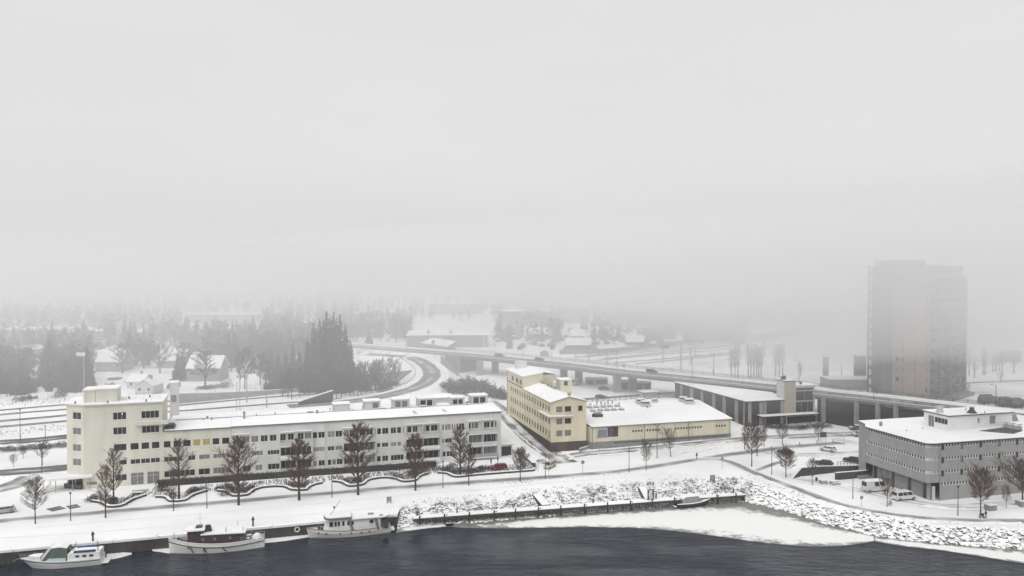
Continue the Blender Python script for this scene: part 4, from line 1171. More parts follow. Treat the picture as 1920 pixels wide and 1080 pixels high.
for th in (0, .2):
    k.v += [(W2 * .62 + .02, YB + 2.7, TB + 1.0 + th), (W2 + 1.5, YB + 2.7, TB + th), (W2 + 1.5, DEPY + .3, TB + th), (W2 * .62 + .02, DEPY + .3, TB + 1.0 + th)]
for q_ in ((0, 3, 2, 1), (4, 5, 6, 7), (0, 1, 5, 4), (1, 2, 6, 5), (2, 3, 7, 6), (3, 0, 4, 7)): k.f.append(q_); k.m.append(0)
obj('back_roof_snow', k, yel, mats=M['roofsnow'])
k = MB(); a_ = F2.loc(P(970, 692, TB + .6)); k.box(a_.x - .2, a_.x + 3.2, DEPY - 5, DEPY - 2.5, TB, TB + 3.0); obj('chimney', k, yel, mats=M['creamw'])
# left quoin panels at the far corner
k = MB()
z = 3.0
while z < TB - .4:
    k.box(-.05, -.004, DEPY - 1.6, DEPY - .35, z, z + .55); z += .95
obj('quoins', k, yel, mats=M['taupe'])
for px_, d_ in ((1008, 30), (1020, 26), (1035, 20), (1042, 17), (1049, 14), (1068, 1.2)):
    k = MB(); xx = W2 / 2 + .3; k.box(xx, xx + .7, d_, d_ + .7, APX - .2, APX + .75); k.box(xx - .1, xx + .8, d_ - .1, d_ + .8, APX + .752, APX + .9); obj('roof_vent', k, yel, mats=M['concrete'])
# stair block on the far right side of the roof
q_ = F2.loc(P(1050, 735, EV)); 
k = MB(); A_ = F2.loc(P(1051, 728, EV + .4)); sx0 = W2 - .6
c0 = fp(F2, 1051.5, 725, (0, 13), (1, 13)); c1 = fp(F2, 1072.5, 725, (0, 13), (1, 13))
hz_ = fp(F2, 1060, 712.5, (0, 13), (1, 13))[1]
sb = [(.8 * (c1[0] - c0[0]) * .35, (c1[0] - c0[0]) * .62, hz_ - 1.6, hz_ - .35, 'glass', 1)]
wall_holes(k, (c0[0], 13), (c1[0], 13), 0, hz_, sb); k.prism([(c0[0], 13.2), (c1[0], 13.2), (c1[0], 17.5), (c0[0], 17.5)], 0, hz_ - .01); wall_holes(k, (c1[0], 13), (c1[0], 17.5), 0, hz_, []); wall_holes(k, (c0[0], 17.5), (c0[0], 13), 0, hz_, [])
obj('stair_block', k, yel, mats=M['yellow2'])
add_windows(yel, (c0[0], 13), (c1[0], 13), sb, fm='taupe')
k = MB(); k.box(c0[0] - .1, c1[0] + .1, 12.9, 17.6, hz_ + .002, hz_ + .15); obj('stair_block_snow', k, yel, mats=M['roofsnow'])
c2 = fp(F2, 1031.5, 722, (0, 20), (1, 20)); h2 = fp(F2, 1040, 719, (0, 20), (1, 20))[1]
k = MB(); k.box(W2 - 1, c0[0] + 1.2, 17.6, 24, 0, h2); obj('side_wing', k, yel, mats=M['yellow2'])
k = MB(); k.box(W2 - 1.1, c0[0] + 1.3, 17.5, 24.2, h2 + .002, h2 + .2); obj('side_wing_snow', k, yel, mats=M['roofsnow'])
# ivy-dark creeper at the left foot
k = MB(); rr = random.Random(5)
for _ in range(2600):
    y_ = rr.uniform(-.5, DEPY - 1); top = 3.3 - 1.6 * y_ / DEPY + 1.2 * math.exp(-((y_) / 2.5) ** 2)
    p_ = Vector((-.25 - rr.random() * .35, y_, rr.uniform(0, top))); s_ = rr.uniform(.12, .3); a_ = Vector((rr.uniform(-.3, .3), rr.uniform(-1, 1), rr.uniform(-1, 1))).normalized() * s_; b2 = Vector((rr.uniform(-.5, .2), rr.uniform(-1, 1), rr.uniform(-1, 1))).normalized() * s_
    k.face([p_, p_ + a_, p_ + b2])
hd = tag(obj('creeper_hedge', k, None, (yo.x, yo.y, 0), GA, mats=M['hedge']), 'dark leafless creeper along the foot of the yellow building side wall', 'hedge')
hd['kind'] = 'thing'
# low ramp wall by the factory corner
a_, b2 = P(1087, 848), P(1108, 839)
t = thing('ramp_wall', 'short pale ramp wall between the yellow building and the low factory', 'wall', a_, math.atan2((b2 - a_).y, (b2 - a_).x))
k = MB(); k.box(0, (b2 - a_).length, -.15, .15, -.5, 1.0); obj('wall', k, t, mats=M['concrete'])
k = MB(); k.box(-.05, (b2 - a_).length + .05, -.2, .2, 1.002, 1.12); obj('snow_cap', k, t, mats=M['roofsnow'])

# ---------------------------------------------------------------- low yellow factory
fo, fe = P(1110, 843), P(1369.5, 820.5)
F3 = Frame(fo, math.atan2((fe - fo).y, (fe - fo).x), 0.0)
fac = F3.root('factory_hall', 'long low yellow factory hall with grey base, small square windows and broad snowy roof', 'building')
L3 = (Vector((fe.x, fe.y)) - F3.o).length
z3 = lambda x, y: fp(F3, x, y)[1]
EV3 = z3(1115, 800) - .1
ZB3 = 2.35
fw3 = []
def sqrow(xa, xb, n, ya, yb, w_, h_, gm='glass'):
    out = []
    for k_ in range(n):
        t_ = k_ / (n - 1); x = xa + (xb - xa) * t_; y = ya + (yb - ya) * t_
        s_, z_ = fp(F3, x, y); out.append((s_ - w_ / 2, s_ + w_ / 2, z_ - h_ / 2, z_ + h_ / 2, gm, 1))
    return out
zz_ = None
for xa, xb, n, ya, yb in ((1187, 1203.2, 4, 808.6, 807.8), (1214, 1235.3, 5, 806.8, 805.8), (1267, 1314.3, 10, 803.9, 801.2), (1344, 1359.3, 4, 799.4, 798.8)):
    fw3 += sqrow(xa, xb, n, ya, yb, .62, .68)
for i_ in range(len(fw3)): 
    q_ = list(fw3[i_]); q_[2], q_[3] = 4.45, 5.1; fw3[i_] = tuple(q_)

w = MB(); wall_holes(w, (0, 0), (L3, 0), ZB3, EV3, fw3)
wall_holes(w, (L3, 0), (L3, 38), -.3, EV3, []); wall_holes(w, (L3, 38), (-2, 38), -.3, EV3, []); wall_holes(w, (-2.2, 8), (0, 0), ZB3, EV3, [])
w.face([(L3, 0, EV3), (L3, 38, EV3), (L3, 19.5, EV3 + 2.3)])
obj('wall', w, fac, mats=M['yellow2'])
add_windows(fac, (0, 0), (L3, 0), fw3, fm='greywhite', ft=.05)
pb = []
for xa, xb, n in ((1154.5, 1203.5, 10), (1219, 1241, 5), (1245, 1312, 14), (1318, 1361, 10)):
    for k_ in range(n):
        s_ = fp(F3, xa + (xb - xa) * k_ / (n - 1), 815)[0]; pb.append((s_ - .32, s_ + .32, 1.60, 1.98))
k = MB(); wall_holes(k, (-.06, -.06), (L3 + .06, -.06), -.8, ZB3 - .002, pb, .12); k.box(-.06, L3 + .06, -.06, .05, ZB3 - .001, ZB3 + .02)
wall_holes(k, (L3 + .06, -.06), (L3 + .06, 38), -.5, ZB3, []); wall_holes(k, (-2.26, 8), (-.06, -.06), -.8, ZB3, [])
obj('plinth', k, fac, mats=M['plinth'])
k = MB()
for s0, s1, za, zb in pb: k.box(s0 - .1, s1 + .1, .01, .05, za - .1, zb + .1)
obj('basement_glazing', k, fac, mats=M['glass'])
ys3, zs3 = [-.5, 19.5, 38.5], [EV3 - .05, EV3 + 2.35, EV3]
k = MB(); i = 0
def skew_roof(x0l, x0r, x1, th, up):
    k = MB()
    prof_ = list(zip(ys3, zs3))
    for th_ in (up + th, up):
        k.v += [(x0l if y < 1 else x0l - (y / 8) * 2.2 if y < 8 else x0r, y, z + th_) for y, z in prof_] + [(x1, y, z + th_) for y, z in prof_]
    for b0 in (0, 6):
        for j in range(2): k.f.append((b0 + j, b0 + 3 + j, b0 + 4 + j, b0 + 1 + j)); k.m.append(0)
    for j in range(2):
        k.f.append((j, j + 1, j + 7, j + 6)); k.f.append((3 + j, 9 + j, 10 + j, 4 + j)); k.m += [0, 0]
    k.f.append((0, 6, 9, 3)); k.f.append((2, 5, 11, 8)); k.m += [0, 0]
    return k
obj('roof', skew_roof(-.3, -2.3, L3 + .5, .14, .0), fac, mats=M['darkgrey'])
obj('roof_snow', skew_roof(-.28, -2.28, L3 + .46, .16, .143), fac, mats=M['roofsnow'])
for px_ in (1110.5, 1208.3, 1290.5, 1368.3):
    s_ = fp(F3, px_, 815)[0]; k = MB(); k.tube((s_, -.14, .1), (s_, -.14, EV3 - .05), .07, .07, 6); obj('downpipe', k, fac, mats=M['taupe'])
def roof3(px, py):
    """Local roof point of the factory seen at a pixel (front slope)."""
    r = ray(px, py); z = EV3 + 1
    for _ in range(25):
        t_ = (z - CAM_H) / r.z; q_ = F3.loc(Vector((r.x * t_, r.y * t_))); z = .5 * z + .5 * (EV3 + .3 + 2.35 * min(max(q_.y, 0), 19.5) / 19.5)
    return Vector((q_.x, q_.y, z))
dome = bmesh.new(); bmesh.ops.create_uvsphere(dome, u_segments=10, v_segments=6, radius=.8)
bmesh.ops.delete(dome, geom=[v for v in dome.verts if v.co.z < -.05], context='VERTS')
for v in dome.verts: v.co.z = v.co.z * .75 + .25
dmesh = bpy.data.meshes.new('dome'); dome.to_mesh(dmesh); dome.free(); dmesh.materials.append(mat('plastic dome', (.45, .45, .45), .3, .1, 2, snow=(.75, 1.0)))
crb = MB(); crb.box(-.8, .8, -.8, .8, -.3, .22); cmesh = crb.mesh('kerb', M['concrete'])
for px_, py_ in ((1105, 764.5), (1117.5, 763.8), (1130.5, 763.2), (1143, 762.3), (1157, 761.8), (1111.5, 771), (1125.2, 770), (1138.2, 769.3), (1151, 768.8), (1164.7, 768.3)):
    q_ = roof3(px_, py_); s_ = obj('skylight', cmesh, fac, q_); obj('dome', dmesh, s_)
def vent(px, py, w_, h_, nm='roof_ventilator'):
    q_ = roof3(px, py)
    k = MB(); k.box(-w_ / 2, w_ / 2, -w_ / 3, w_ / 3, -.4, h_ * .55); b_ = obj(nm, k, fac, q_, mats=M['greywhite'])
    k = MB(); k.box(-w_ * .36, w_ * .36, -w_ * .26, w_ * .26, h_ * .552, h_ * .85); obj('cowl', k, b_, mats=M['darkgrey'])
    k = MB(); k.box(-w_ * .42, w_ * .42, -w_ * .31, w_ * .31, h_ * .852, h_); obj('snow_cap', k, b_, mats=M['roofsnow'])
for px_, py_, w_, h_ in ((1210, 761.5, 3.0, 1.7), (1201, 756.5, 2.9, 1.6), (1228, 754.5, 1.9, 1.2), (1292, 757, 3.0, 1.7), (1281, 752.5, 2.6, 1.5)): vent(px_, py_, w_, h_)
q_ = roof3(1121, 781)
k = MB(); k.box(-1.3, 1.3, -.7, .7, -.2, .75); b_ = obj('exhaust_unit', k, fac, q_, mats=M['darkgrey'])
k = MB(); k.box(-1.15, 1.0, -.45, .45, .752, 1.25); obj('fan_box', k, b_, mats=M['steel'])
k = MB(); k.tube((-1.5, 0, -.1), (-1.5, 0, .9), .3, .3, 8); obj('duct', k, b_, mats=M['black'])
for px_, py_, h_ in ((1119, 758.5, 1.9), (1127, 758.5, .9), (1140, 756.5, .8), (1148, 756.5, .8), (1161, 759, .5), (1214, 765, .6), (1107, 761, .6), (1134, 759.5, .6)):
    q_ = roof3(px_, py_); k = MB(); k.tube((0, 0, -.2), (0, 0, h_), .22, .22, 8); k.tube((0, 0, h_), (0, 0, h_ + .18), .32, .2, 8); obj('roof_pipe', k, fac, q_, mats=M['concrete'])
# the banner: grey picture of a building and a dark text half
s0, s1, s2 = fp(F3, 1118.3, 810)[0], fp(F3, 1139, 810)[0], fp(F3, 1158.6, 810)[0]
zb_, zt_ = z3(1119, 821.6), z3(1119, 801.8)
bn = thing('banner', 'large banner with grey picture and dark text panel on the factory wall', 'banner', F3.wld(0, 0), F3.ang)
k = MB(); k.box(s0, s1 - .01, -.12, -.02, zb_, zt_ - .15); obj('picture_panel', k, bn, mats=mat('banner sky', (.42, .44, .46), .6, .15, .8))
k = MB(); k.box(s1 + .01, s2, -.13, -.02, zb_ + .2, zt_ - .1); obj('text_panel', k, bn, mats=mat('banner dark', (.035, .025, .03), .5, .2, 1))
k = MB(); k.box(s0 + .1, s1 - .1, -.128, -.122, zb_ + .1, zb_ + .75); obj('printed_ground', k, bn, mats=mat('print grey', (.22, .23, .23), .6, .2, 3))
k = MB(); x = s0 + .45
hs = [.62, .66, .66, .69, .69, .66, .66, .6]
for j, h_ in enumerate(hs):
    k.box(x, x + .26, -.129, -.123, zb_ + .752, zb_ + .3 + (zt_ - zb_) * h_); x += .33
obj('printed_blocks', k, bn, mats=mat('print dark', (.13, .13, .14), .6, .3, 4))
k = MB()
for j, (w_, zz) in enumerate(((.42, .80), (.62, .66), (.55, .50), (.4, .40), (.7, .22), (.3, .12))):
    k.box(s1 + .35, s1 + .35 + (s2 - s1 - .7) * w_, -.136, -.131, zb_ + (zt_ - zb_) * zz, zb_ + (zt_ - zb_) * zz + (.16 if j in (0, 1) else .09))
k.box(s2 - .65, s2 - .4, -.136, -.131, zb_ + .75, zb_ + 1.0)
obj('printed_text', k, bn, mats=mat('print pale', (.25, .23, .24), .6, .1, 3))
# fence behind the factory roof and small white-roofed shelter
a_, b2 = P(1100, 756.5), P(1208, 747)
t = thing('metal_fence', 'thin dark metal fence along the street behind the factory roof', 'fence', a_, math.atan2((b2 - a_).y, (b2 - a_).x))
LF = (b2 - a_).length; x = 0; k = MB()
pmm = MB(); pmm.box(-.06, .06, -.06, .06, -.2, 1.7); pme = pmm.mesh('post', M['darkgrey'])
while x <= LF: obj('post', pme, t, (x, 0, 0)); x += 2.4
k.box(0, LF, -.02, .02, .3, .36); k.box(0, LF, -.02, .02, 1.4, 1.46); obj('rail', k, t, mats=M['darkgrey'])
k = MB(); x = .2
while x < LF: k.box(x, x + .05, -.015, .015, .37, 1.38); x += .3
tag(obj('bars', k, t, mats=M['darkgrey']), kind='stuff')
q_ = P(1222, 750)
t = thing('open_shelter', 'small shelter with a snowy flat roof between the factory and the dark striped hall', 'shelter', q_, GA)
k = MB(); k.box(-3.4, 3.4, 0, 6, 2.6, 2.8); obj('roof', k, t, mats=M['darkgrey']); k = MB(); k.box(-3.3, 3.3, .05, 5.95, 2.802, 2.95); obj('roof_snow', k, t, mats=M['roofsnow'])
k = MB(); k.box(-2.6, 2.6, 1.5, 5, 0, 2.598); obj('booth', k, t, mats=M['greywhite'])
for x in (-3, 3): k = MB(); k.box(x - .1, x + .1, .3, .5, -.2, 2.598); obj('post', k, t, mats=M['darkgrey'])

# ---------------------------------------------------------------- dark striped hall under the bridge with its glass stair tower
ho = P(1399, 800); F4 = Frame(ho, GA, ho.z)
hall = F4.root('event_hall', 'dark wedge-shaped hall with pale vertical stripes and a beige and glass stair tower', 'building')
HT = fp(F4, 1400, 754)[1]
far = F4.loc(P(1265.5, 717.5, ho.z + HT)); rt = fp(F4, 1469, 780)[0]; bk = F4.loc(P(1449, 738, ho.z + HT))
poly = [(0, 0), (rt, 0), (rt + .5, 6), (bk.x, bk.y), (far.x + 2.5, far.y + .5), (far.x, far.y)]
k = MB(); k.prism(poly, -1, HT); obj('wall', k, hall, mats=M['darkwall'])
pr = [(-.7, -.7), (rt + .3, -.6), (rt + .9, 6.2), (bk.x + .3, bk.y + .3), (far.x + 2.3, far.y + .9), (far.x - .5, far.y + .3)]
k = MB(); k.prism(pr, HT + .004, HT + .3); obj('roof', k, hall, mats=M['darkgrey'])
k = MB(); k.prism([(x * .998, y * .998) for x, y in pr], HT + .303, HT + .45); obj('roof_snow', k, hall, mats=M['roofsnow'])
LH = math.hypot(far.x, far.y); hd_ = Vector((far.x, far.y)).normalized(); hn = Vector((-hd_.y, hd_.x))
sl = MB(); sl.box(-.28, .28, 0, .12, 0, 1)
hm_ = [M['concrete'], mat('dark red stripe', (.10, .02, .025), .6, .1, 2)]
def along(px):
    r = ray(px, 780); dd = Vector((r.x, r.y)); n = Vector((dd.y, -dd.x)); u = F4.u * hd_.x + F4.v * hd_.y
    return -F4.o.dot(n) / u.dot(n)
for x0, x1, mi in ((1276, 1279, 0), (1294, 1300, 0), (1314, 1319, 0), (1335.5, 1342, 0), (1355, 1361, 0), (1378, 1384.5, 0), (1394, 1397, 0), (1397.4, 1400.5, 1)):
    a, b_ = along(x1), along(x0)
    if x0 > 1397: a = max(a, .02)
    k = MB(); p0_, p1_ = hd_ * a, hd_ * b_; o_ = hn * .14
    k.prism([(p0_.x, p0_.y), (p1_.x, p1_.y), (p1_.x + o_.x, p1_.y + o_.y), (p0_.x + o_.x, p0_.y + o_.y)], -.6, HT - .02); obj('stripe_panel', k, hall, mats=hm_[mi])
for x0, x1 in ((1402.5, 1408.5), (1423.5, 1430), (1431.5, 1436.5), (1463, 1469)):
    a, b_ = fp(F4, x0, 780)[0], fp(F4, x1, 780)[0]; k = MB(); k.box(a, b_, -.14, -.004, -.6, HT - .02); obj('stripe_panel', k, hall, mats=M['concrete'])
# stair tower
bx0, bx1, bx2, bx3 = [fp(F4, x, 750)[0] for x in (1469.3, 1489.5, 1524, 1528)]
TZ = fp(F4, 1480, 715)[1]
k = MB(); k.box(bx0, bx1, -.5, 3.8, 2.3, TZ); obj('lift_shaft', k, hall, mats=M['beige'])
k = MB(); k.box(bx0 - .1, bx1 + .15, -.65, 4.0, TZ + .003, TZ + .25); obj('shaft_cap', k, hall, mats=M['darkgrey'])
k = MB(); k.box(bx0 - .05, bx1 + .1, -.6, 3.95, TZ + .253, TZ + .38); obj('shaft_snow', k, hall, mats=M['roofsnow'])
k = MB(); k.box(bx0 - .02, bx0 - .004 + .0, -.4, 3.7, 3, TZ - .1); obj('shaft_side_panel', k, hall, mats=M['greywhite'])
GZ = fp(F4, 1510, 724)[1]
gx = bx1 + .02; wg = bx3 - gx
ghole = [(.5, wg - .6, 3.4, 7.0, 'glass', 3), (.5, wg - .6, 7.25, 10.3, 'glass', 2), (.5, wg - .6, 10.5, GZ - .5, 'glass', 2)]
k = MB(); wall_holes(k, (gx, 0), (bx3, 0), -.6, GZ, ghole); wall_holes(k, (bx3, 0), (bx3, 4.5), -.6, GZ, []); wall_holes(k, (bx3, 4.5), (gx, 4.5), -.6, GZ, [])
k.prism([(gx, .4), (bx3 - .01, .4), (bx3 - .01, 4.4), (gx, 4.4)], -.5, GZ - .02)
obj('stair_tower_wall', k, hall, mats=M['greywhite'])
add_windows(hall, (gx, 0), (bx3, 0), ghole, fm='steel', name='stair_window', ft=.1)
k = MB(); k.box(gx - .0, bx3 + .6, -.4, 5, GZ + .004, GZ + .28); obj('stair_roof', k, hall, mats=M['greywhite'])
k = MB(); k.box(gx + .02, bx3 + .55, -.35, 4.95, GZ + .283, GZ + .4); obj('stair_roof_snow', k, hall, mats=M['roofsnow'])
for px_, zb_, h_, r_ in ((1460.5, TZ, 1.4, .3), (1475.8, TZ, 1.6, .55), (1507, GZ, 1.3, .35)):
    s_ = fp(F4, px_, 715)[0]; s_ = max(s_, bx0 + .3) if zb_ == TZ else s_
    k = MB(); k.tube((s_, 1.6, zb_), (s_, 1.6, zb_ + h_), r_, r_, 8); obj('chimney', k, hall, mats=M['darkgrey'])
# canopy
ca, cb = fp(F4, 1429, 781.5, (0, -3), (1, -3)), fp(F4, 1536, 778, (0, -3), (1, -3)); CZ = 3.3
CZ = ca[1]
k = MB(); k.box(ca[0], cb[0], -3, 1.0, CZ - .25, CZ); obj('canopy', k, hall, mats=M['darkgrey'])
k = MB(); k.box(ca[0] + .03, cb[0] - .03, -2.97, .98, CZ + .003, CZ + .14); obj('canopy_snow', k, hall, mats=M['roofsnow'])
for x_ in (1465, 1474): 
    s_ = fp(F4, x_, 790, (0, -.5), (1, -.5))[0]; k = MB(); k.box(s_ - .25, s_ + .25, -.7, -.55, -.4, CZ - .26); obj('canopy_pillar', k, hall, mats=M['greywhite'])
k = MB(); k.box(rt + .3, bx3 + .0, -.35, -.1, -.6, 2.28); obj('entrance_glazing', k, hall, mats=M['glass'])
# ---------------------------------------------------------------- road bridge
BZ = 11.0
near = pxs((560, 640), (660, 650), (760, 658), (836, 664.5), (900, 670), (1034, 684), (1152, 698), (1280, 711), (1454, 729.5), (1529, 740), (1640, 752), (1748, 765), (1920, 786), (2140, 812), z=BZ)
nl = crom(near, 4.0); nv = normals2(nl)
BW = 15.5
i0 = min(range(len(nl)), key=lambda i: (nl[i] - P(836, 664.5, BZ)).length)        # first span after the abutment
br_ = thing('road_bridge', 'long grey concrete road bridge crossing behind the buildings with snowy edges', 'bridge', (0, 0, 0))
def bstrip(o0, o1, z0, z1, rng=None):
    """Box-section strip along the bridge between offsets o0..o1 from the near edge and heights z0..z1 above the deck."""
    mb = MB(); L = nl if rng is None else nl[rng[0]:rng[1]]; V = nv if rng is None else nv[rng[0]:rng[1]]
    rings = []
    for p, n in zip(L, V):
        rings.append([(p.x + n.x * o, p.y + n.y * o, BZ + z) for o, z in ((o0, z0), (o1, z0), (o1, z1), (o0, z1))])
    mb.loft(rings, caps=True); return mb
obj('deck', bstrip(0, BW, -.55, 0), br_, mats=M['concrete'])
obj('girder', bstrip(1.6, 6.0, -1.7, -.553, (i0, None)), br_, mats=M['concrete'])
obj('girder', bstrip(9.2, 13.6, -1.7, -.553, (i0, None)), br_, mats=M['concrete'])
obj('kerb_beam', bstrip(-.05, .55, .003, .32), br_, mats=M['concrete']); obj('kerb_beam', bstrip(BW - .5, BW + .05, .003, .3), br_, mats=M['concrete'])
obj('kerb_snow', bstrip(-.03, .5, .323, .42), br_, mats=M['roofsnow'])
obj('verge_snow', bstrip(.56, 1.7, .003, .16), br_, mats=M['roofsnow'])
obj('walkway_snow', bstrip(11.2, BW - .52, .003, .22), br_, mats=snow_mat('trodden snow', dirt=.45, dirtcol=(.3, .3, .3), thr=(.35, .7)))
obj('snow_berm', bstrip(9.9, 11.0, .003, .5), br_, mats=M['ice'])
rd = ribbon('carriageway', [p + n * 5.8 for p, n in zip(nl, nv)], 8.2, M['deckroad'], .02, drape=False, kind=None, parent=br_)
for off, hp, nm in ((.2, 1.25, 'near_railing'), (BW - .25, 1.3, 'far_railing')):
    pst = MB(); pst.box(-.075, .075, -.075, .075, .3, hp); pmh = pst.mesh('post', M['darkgrey'])
    rl = MB()
    for a in range(i0 - 6, len(nl) - 1):
        p, q_ = nl[a] + nv[a] * off, nl[a + 1] + nv[a + 1] * off
        obj('railing_post', pmh, br_, (p.x, p.y, BZ))
        for zz in (hp - .04, hp * .72, hp * .5): rl.bar(p + Vector((0, 0, zz)), q_ + Vector((0, 0, zz)), .07, .07)
    obj('handrail', rl, br_, mats=M['darkgrey'])
    rl = MB()
    for a in range(i0 - 6, len(nl) - 1):
        for t_ in (.17, .34, .5, .67, .84):
            p = (nl[a] + nv[a] * off).lerp(nl[a + 1] + nv[a + 1] * off, t_); rl.box(p.x - .025, p.x + .025, p.y - .025, p.y + .025, BZ + .42, BZ + hp - .08)
    tag(obj('balusters', rl, br_, mats=M['steel']), kind='stuff')
# piers
def pier_at(px, py, w_=3.0, d_=1.4, m_='concrete'):
    p = P(px, py); j = min(range(len(nl)), key=lambda i: (nl[i] - p).length); n = nv[j]; ang = math.atan2(-n.x, n.y) 
    k = MB(); k.box(-w_ / 2, w_ / 2, -d_ / 2, d_ / 2, -1.0, BZ - 1.72 - p.z); obj('pier', k, br_, p, GA, mats=M[m_])
for x, y in ((900, 703.5), (928.5, 700), (1057, 714), (1085, 717), (1157, 735.5), (1186, 731.5), (1290, 741), (1644, 796), (1677, 799), (1600, 792), (1740, 806), (1790, 812), (1850, 818)): pier_at(x, y)
ab = MB(); pA = nl[i0]
for off in (0,): pass
rng = nl[:i0 + 1]; 
for x_ in (1497, 1544, 1606, 1646, 1680):
    r_ = ray(x_, 760); bp_ = None
    for a_ in range(len(nl) - 1):
        p, q_ = nl[a_] + nv[a_] * .55, nl[a_ + 1] + nv[a_ + 1] * .55
        s0, s1 = p.x * r_.y - p.y * r_.x, q_.x * r_.y - q_.y * r_.x
        if s0 * s1 <= 0: bp_ = p.lerp(q_, s0 / (s0 - s1))
    k = MB(); k.box(-.55, .55, -.5, .5, -.5, BZ - .56 - hgt(bp_.x, bp_.y)); obj('pillar', k, br_, (bp_.x, bp_.y, hgt(bp_.x, bp_.y)), GA, mats=M['concrete'])
# closed embankment under the approach: side walls and the dark abutment face
em = MB(); rings = []
for p, n in zip(nl[:i0 + 1], nv[:i0 + 1]):
    rings.append([(p.x - n.x * 7, p.y - n.y * 7, 2.5), (p.x - n.x * .2, p.y - n.y * .2, BZ - .56), (p.x + n.x * (BW + .2), p.y + n.y * (BW + .2), BZ - .56), (p.x + n.x * (BW + 10), p.y + n.y * (BW + 10), 2.5)])
em.loft(rings, closed=True, caps=True)
structure('bridge_embankment', em, snow_mat('bank with brush', dirt=.8, dirtcol=(.12, .11, .1), thr=(.5, .7), scale=.25))
k = MB(); p, n = nl[i0], nv[i0]; tdir = (nl[i0 + 1] - nl[i0]).normalized()
c4 = [p + tdir * .1 - n * 1, p + tdir * 9 - n * .0, p + tdir * 9 + n * (BW - 1), p + tdir * .1 + n * BW]
k.prism([(q_.x, q_.y) for q_ in c4], 2, BZ - .56 - .01); obj('abutment', k, br_, mats=M['plinth'])
# dark building filling the span behind the forecourt
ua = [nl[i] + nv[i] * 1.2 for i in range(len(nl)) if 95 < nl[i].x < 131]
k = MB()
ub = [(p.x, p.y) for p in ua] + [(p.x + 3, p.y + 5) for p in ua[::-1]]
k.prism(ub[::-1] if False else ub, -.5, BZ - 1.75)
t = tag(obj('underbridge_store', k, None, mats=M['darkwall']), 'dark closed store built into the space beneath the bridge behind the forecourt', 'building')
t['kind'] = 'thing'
# curved slip road coming down from the bridge
cr = [(690, 664, 11), (735, 667, 10.6), (770, 670, 9.9), (797, 683, 8.6), (810, 699, 7.2), (799, 717, 5.6), (762, 732.5, 4.4), (706, 745.5, 3.5), (655, 752.5, 3.2), (600, 757.5, 3.1), (540, 762, 3.05)]
cpts = [P(a, b_, z) for a, b_, z in cr]
cl = crom(cpts, 3.0); cv = normals2(cl)
em = MB(); rings = []
for p, n in zip(cl, cv):
    r_ = [(-9.5 - (p.z - 2.6) * 1.2, 2.5), (-7.2, p.z - .03), (7.2, p.z - .03), (8 + (p.z - 2.6) * 1.2, 2.5)]
    rings.append([(p.x + n.x * o, p.y + n.y * o, z) for o, z in r_])
em.loft(rings, closed=True, caps=True)
structure('slip_road_embankment', em, snow_mat('bank snow light', dirt=.6, dirtcol=(.2, .2, .2), thr=(.55, .75), scale=.4))
ribbon('slip_road', cpts, 9.0, M['sliproad'], .03, drape=False)
fn = thing('guard_rail', 'guard rail along the inside of the curving slip road', 'guard rail', (0, 0, 0))
k = MB(); pst = MB(); pst.box(-.06, .06, -.06, .06, -.1, .8); pmh = pst.mesh('post', M['darkgrey'])
for a in range(4, len(cl) - 8):
    p, q_ = cl[a] - cv[a] * 6.9, cl[a + 1] - cv[a + 1] * 6.9
    obj('post', pmh, fn, p)
    k.bar(p + Vector((0, 0, .7)), q_ + Vector((0, 0, .7)), .08, .28)
obj('rail', k, fn, mats=M['steel'])
fn = thing('wing_wall', 'pale sloping wing wall descending from the bridge abutment', 'wall', (0, 0, 0))
w0, w1 = P(826, 667, 10.8), P(861, 704, 3.4)
k = MB(); n_ = Vector((.25, .1, 0))
k.v += [tuple(w0), tuple(w1), tuple(w1 + n_ * 1.6), tuple(w0 + n_ * 1.6)]
base = [(v[0], v[1], 2.0) for v in k.v]
k.v += base
k.v[0:4] = [(v[0], v[1], v[2]) for v in k.v[0:4]]
for q_ in ((0, 1, 2, 3), (7, 6, 5, 4), (0, 4, 5, 1), (1, 5, 6, 2), (2, 6, 7, 3), (3, 7, 4, 0)): k.f.append(q_); k.m.append(0)
obj('wall', k, fn, mats=M['concrete'])
k = MB()
for t_ in [i / 12 for i in range(13)]:
    p = w0.lerp(w1, t_); k.box(p.x - .05, p.x + .05, p.y - .05, p.y + .05, p.z, p.z + 1.0)
k.bar(w0 + Vector((0, 0, 1)), w1 + Vector((0, 0, 1)), .08, .08); k.bar(w0 + Vector((0, 0, .55)), w1 + Vector((0, 0, .55)), .06, .06)
obj('railing', k, fn, mats=M['steel'])
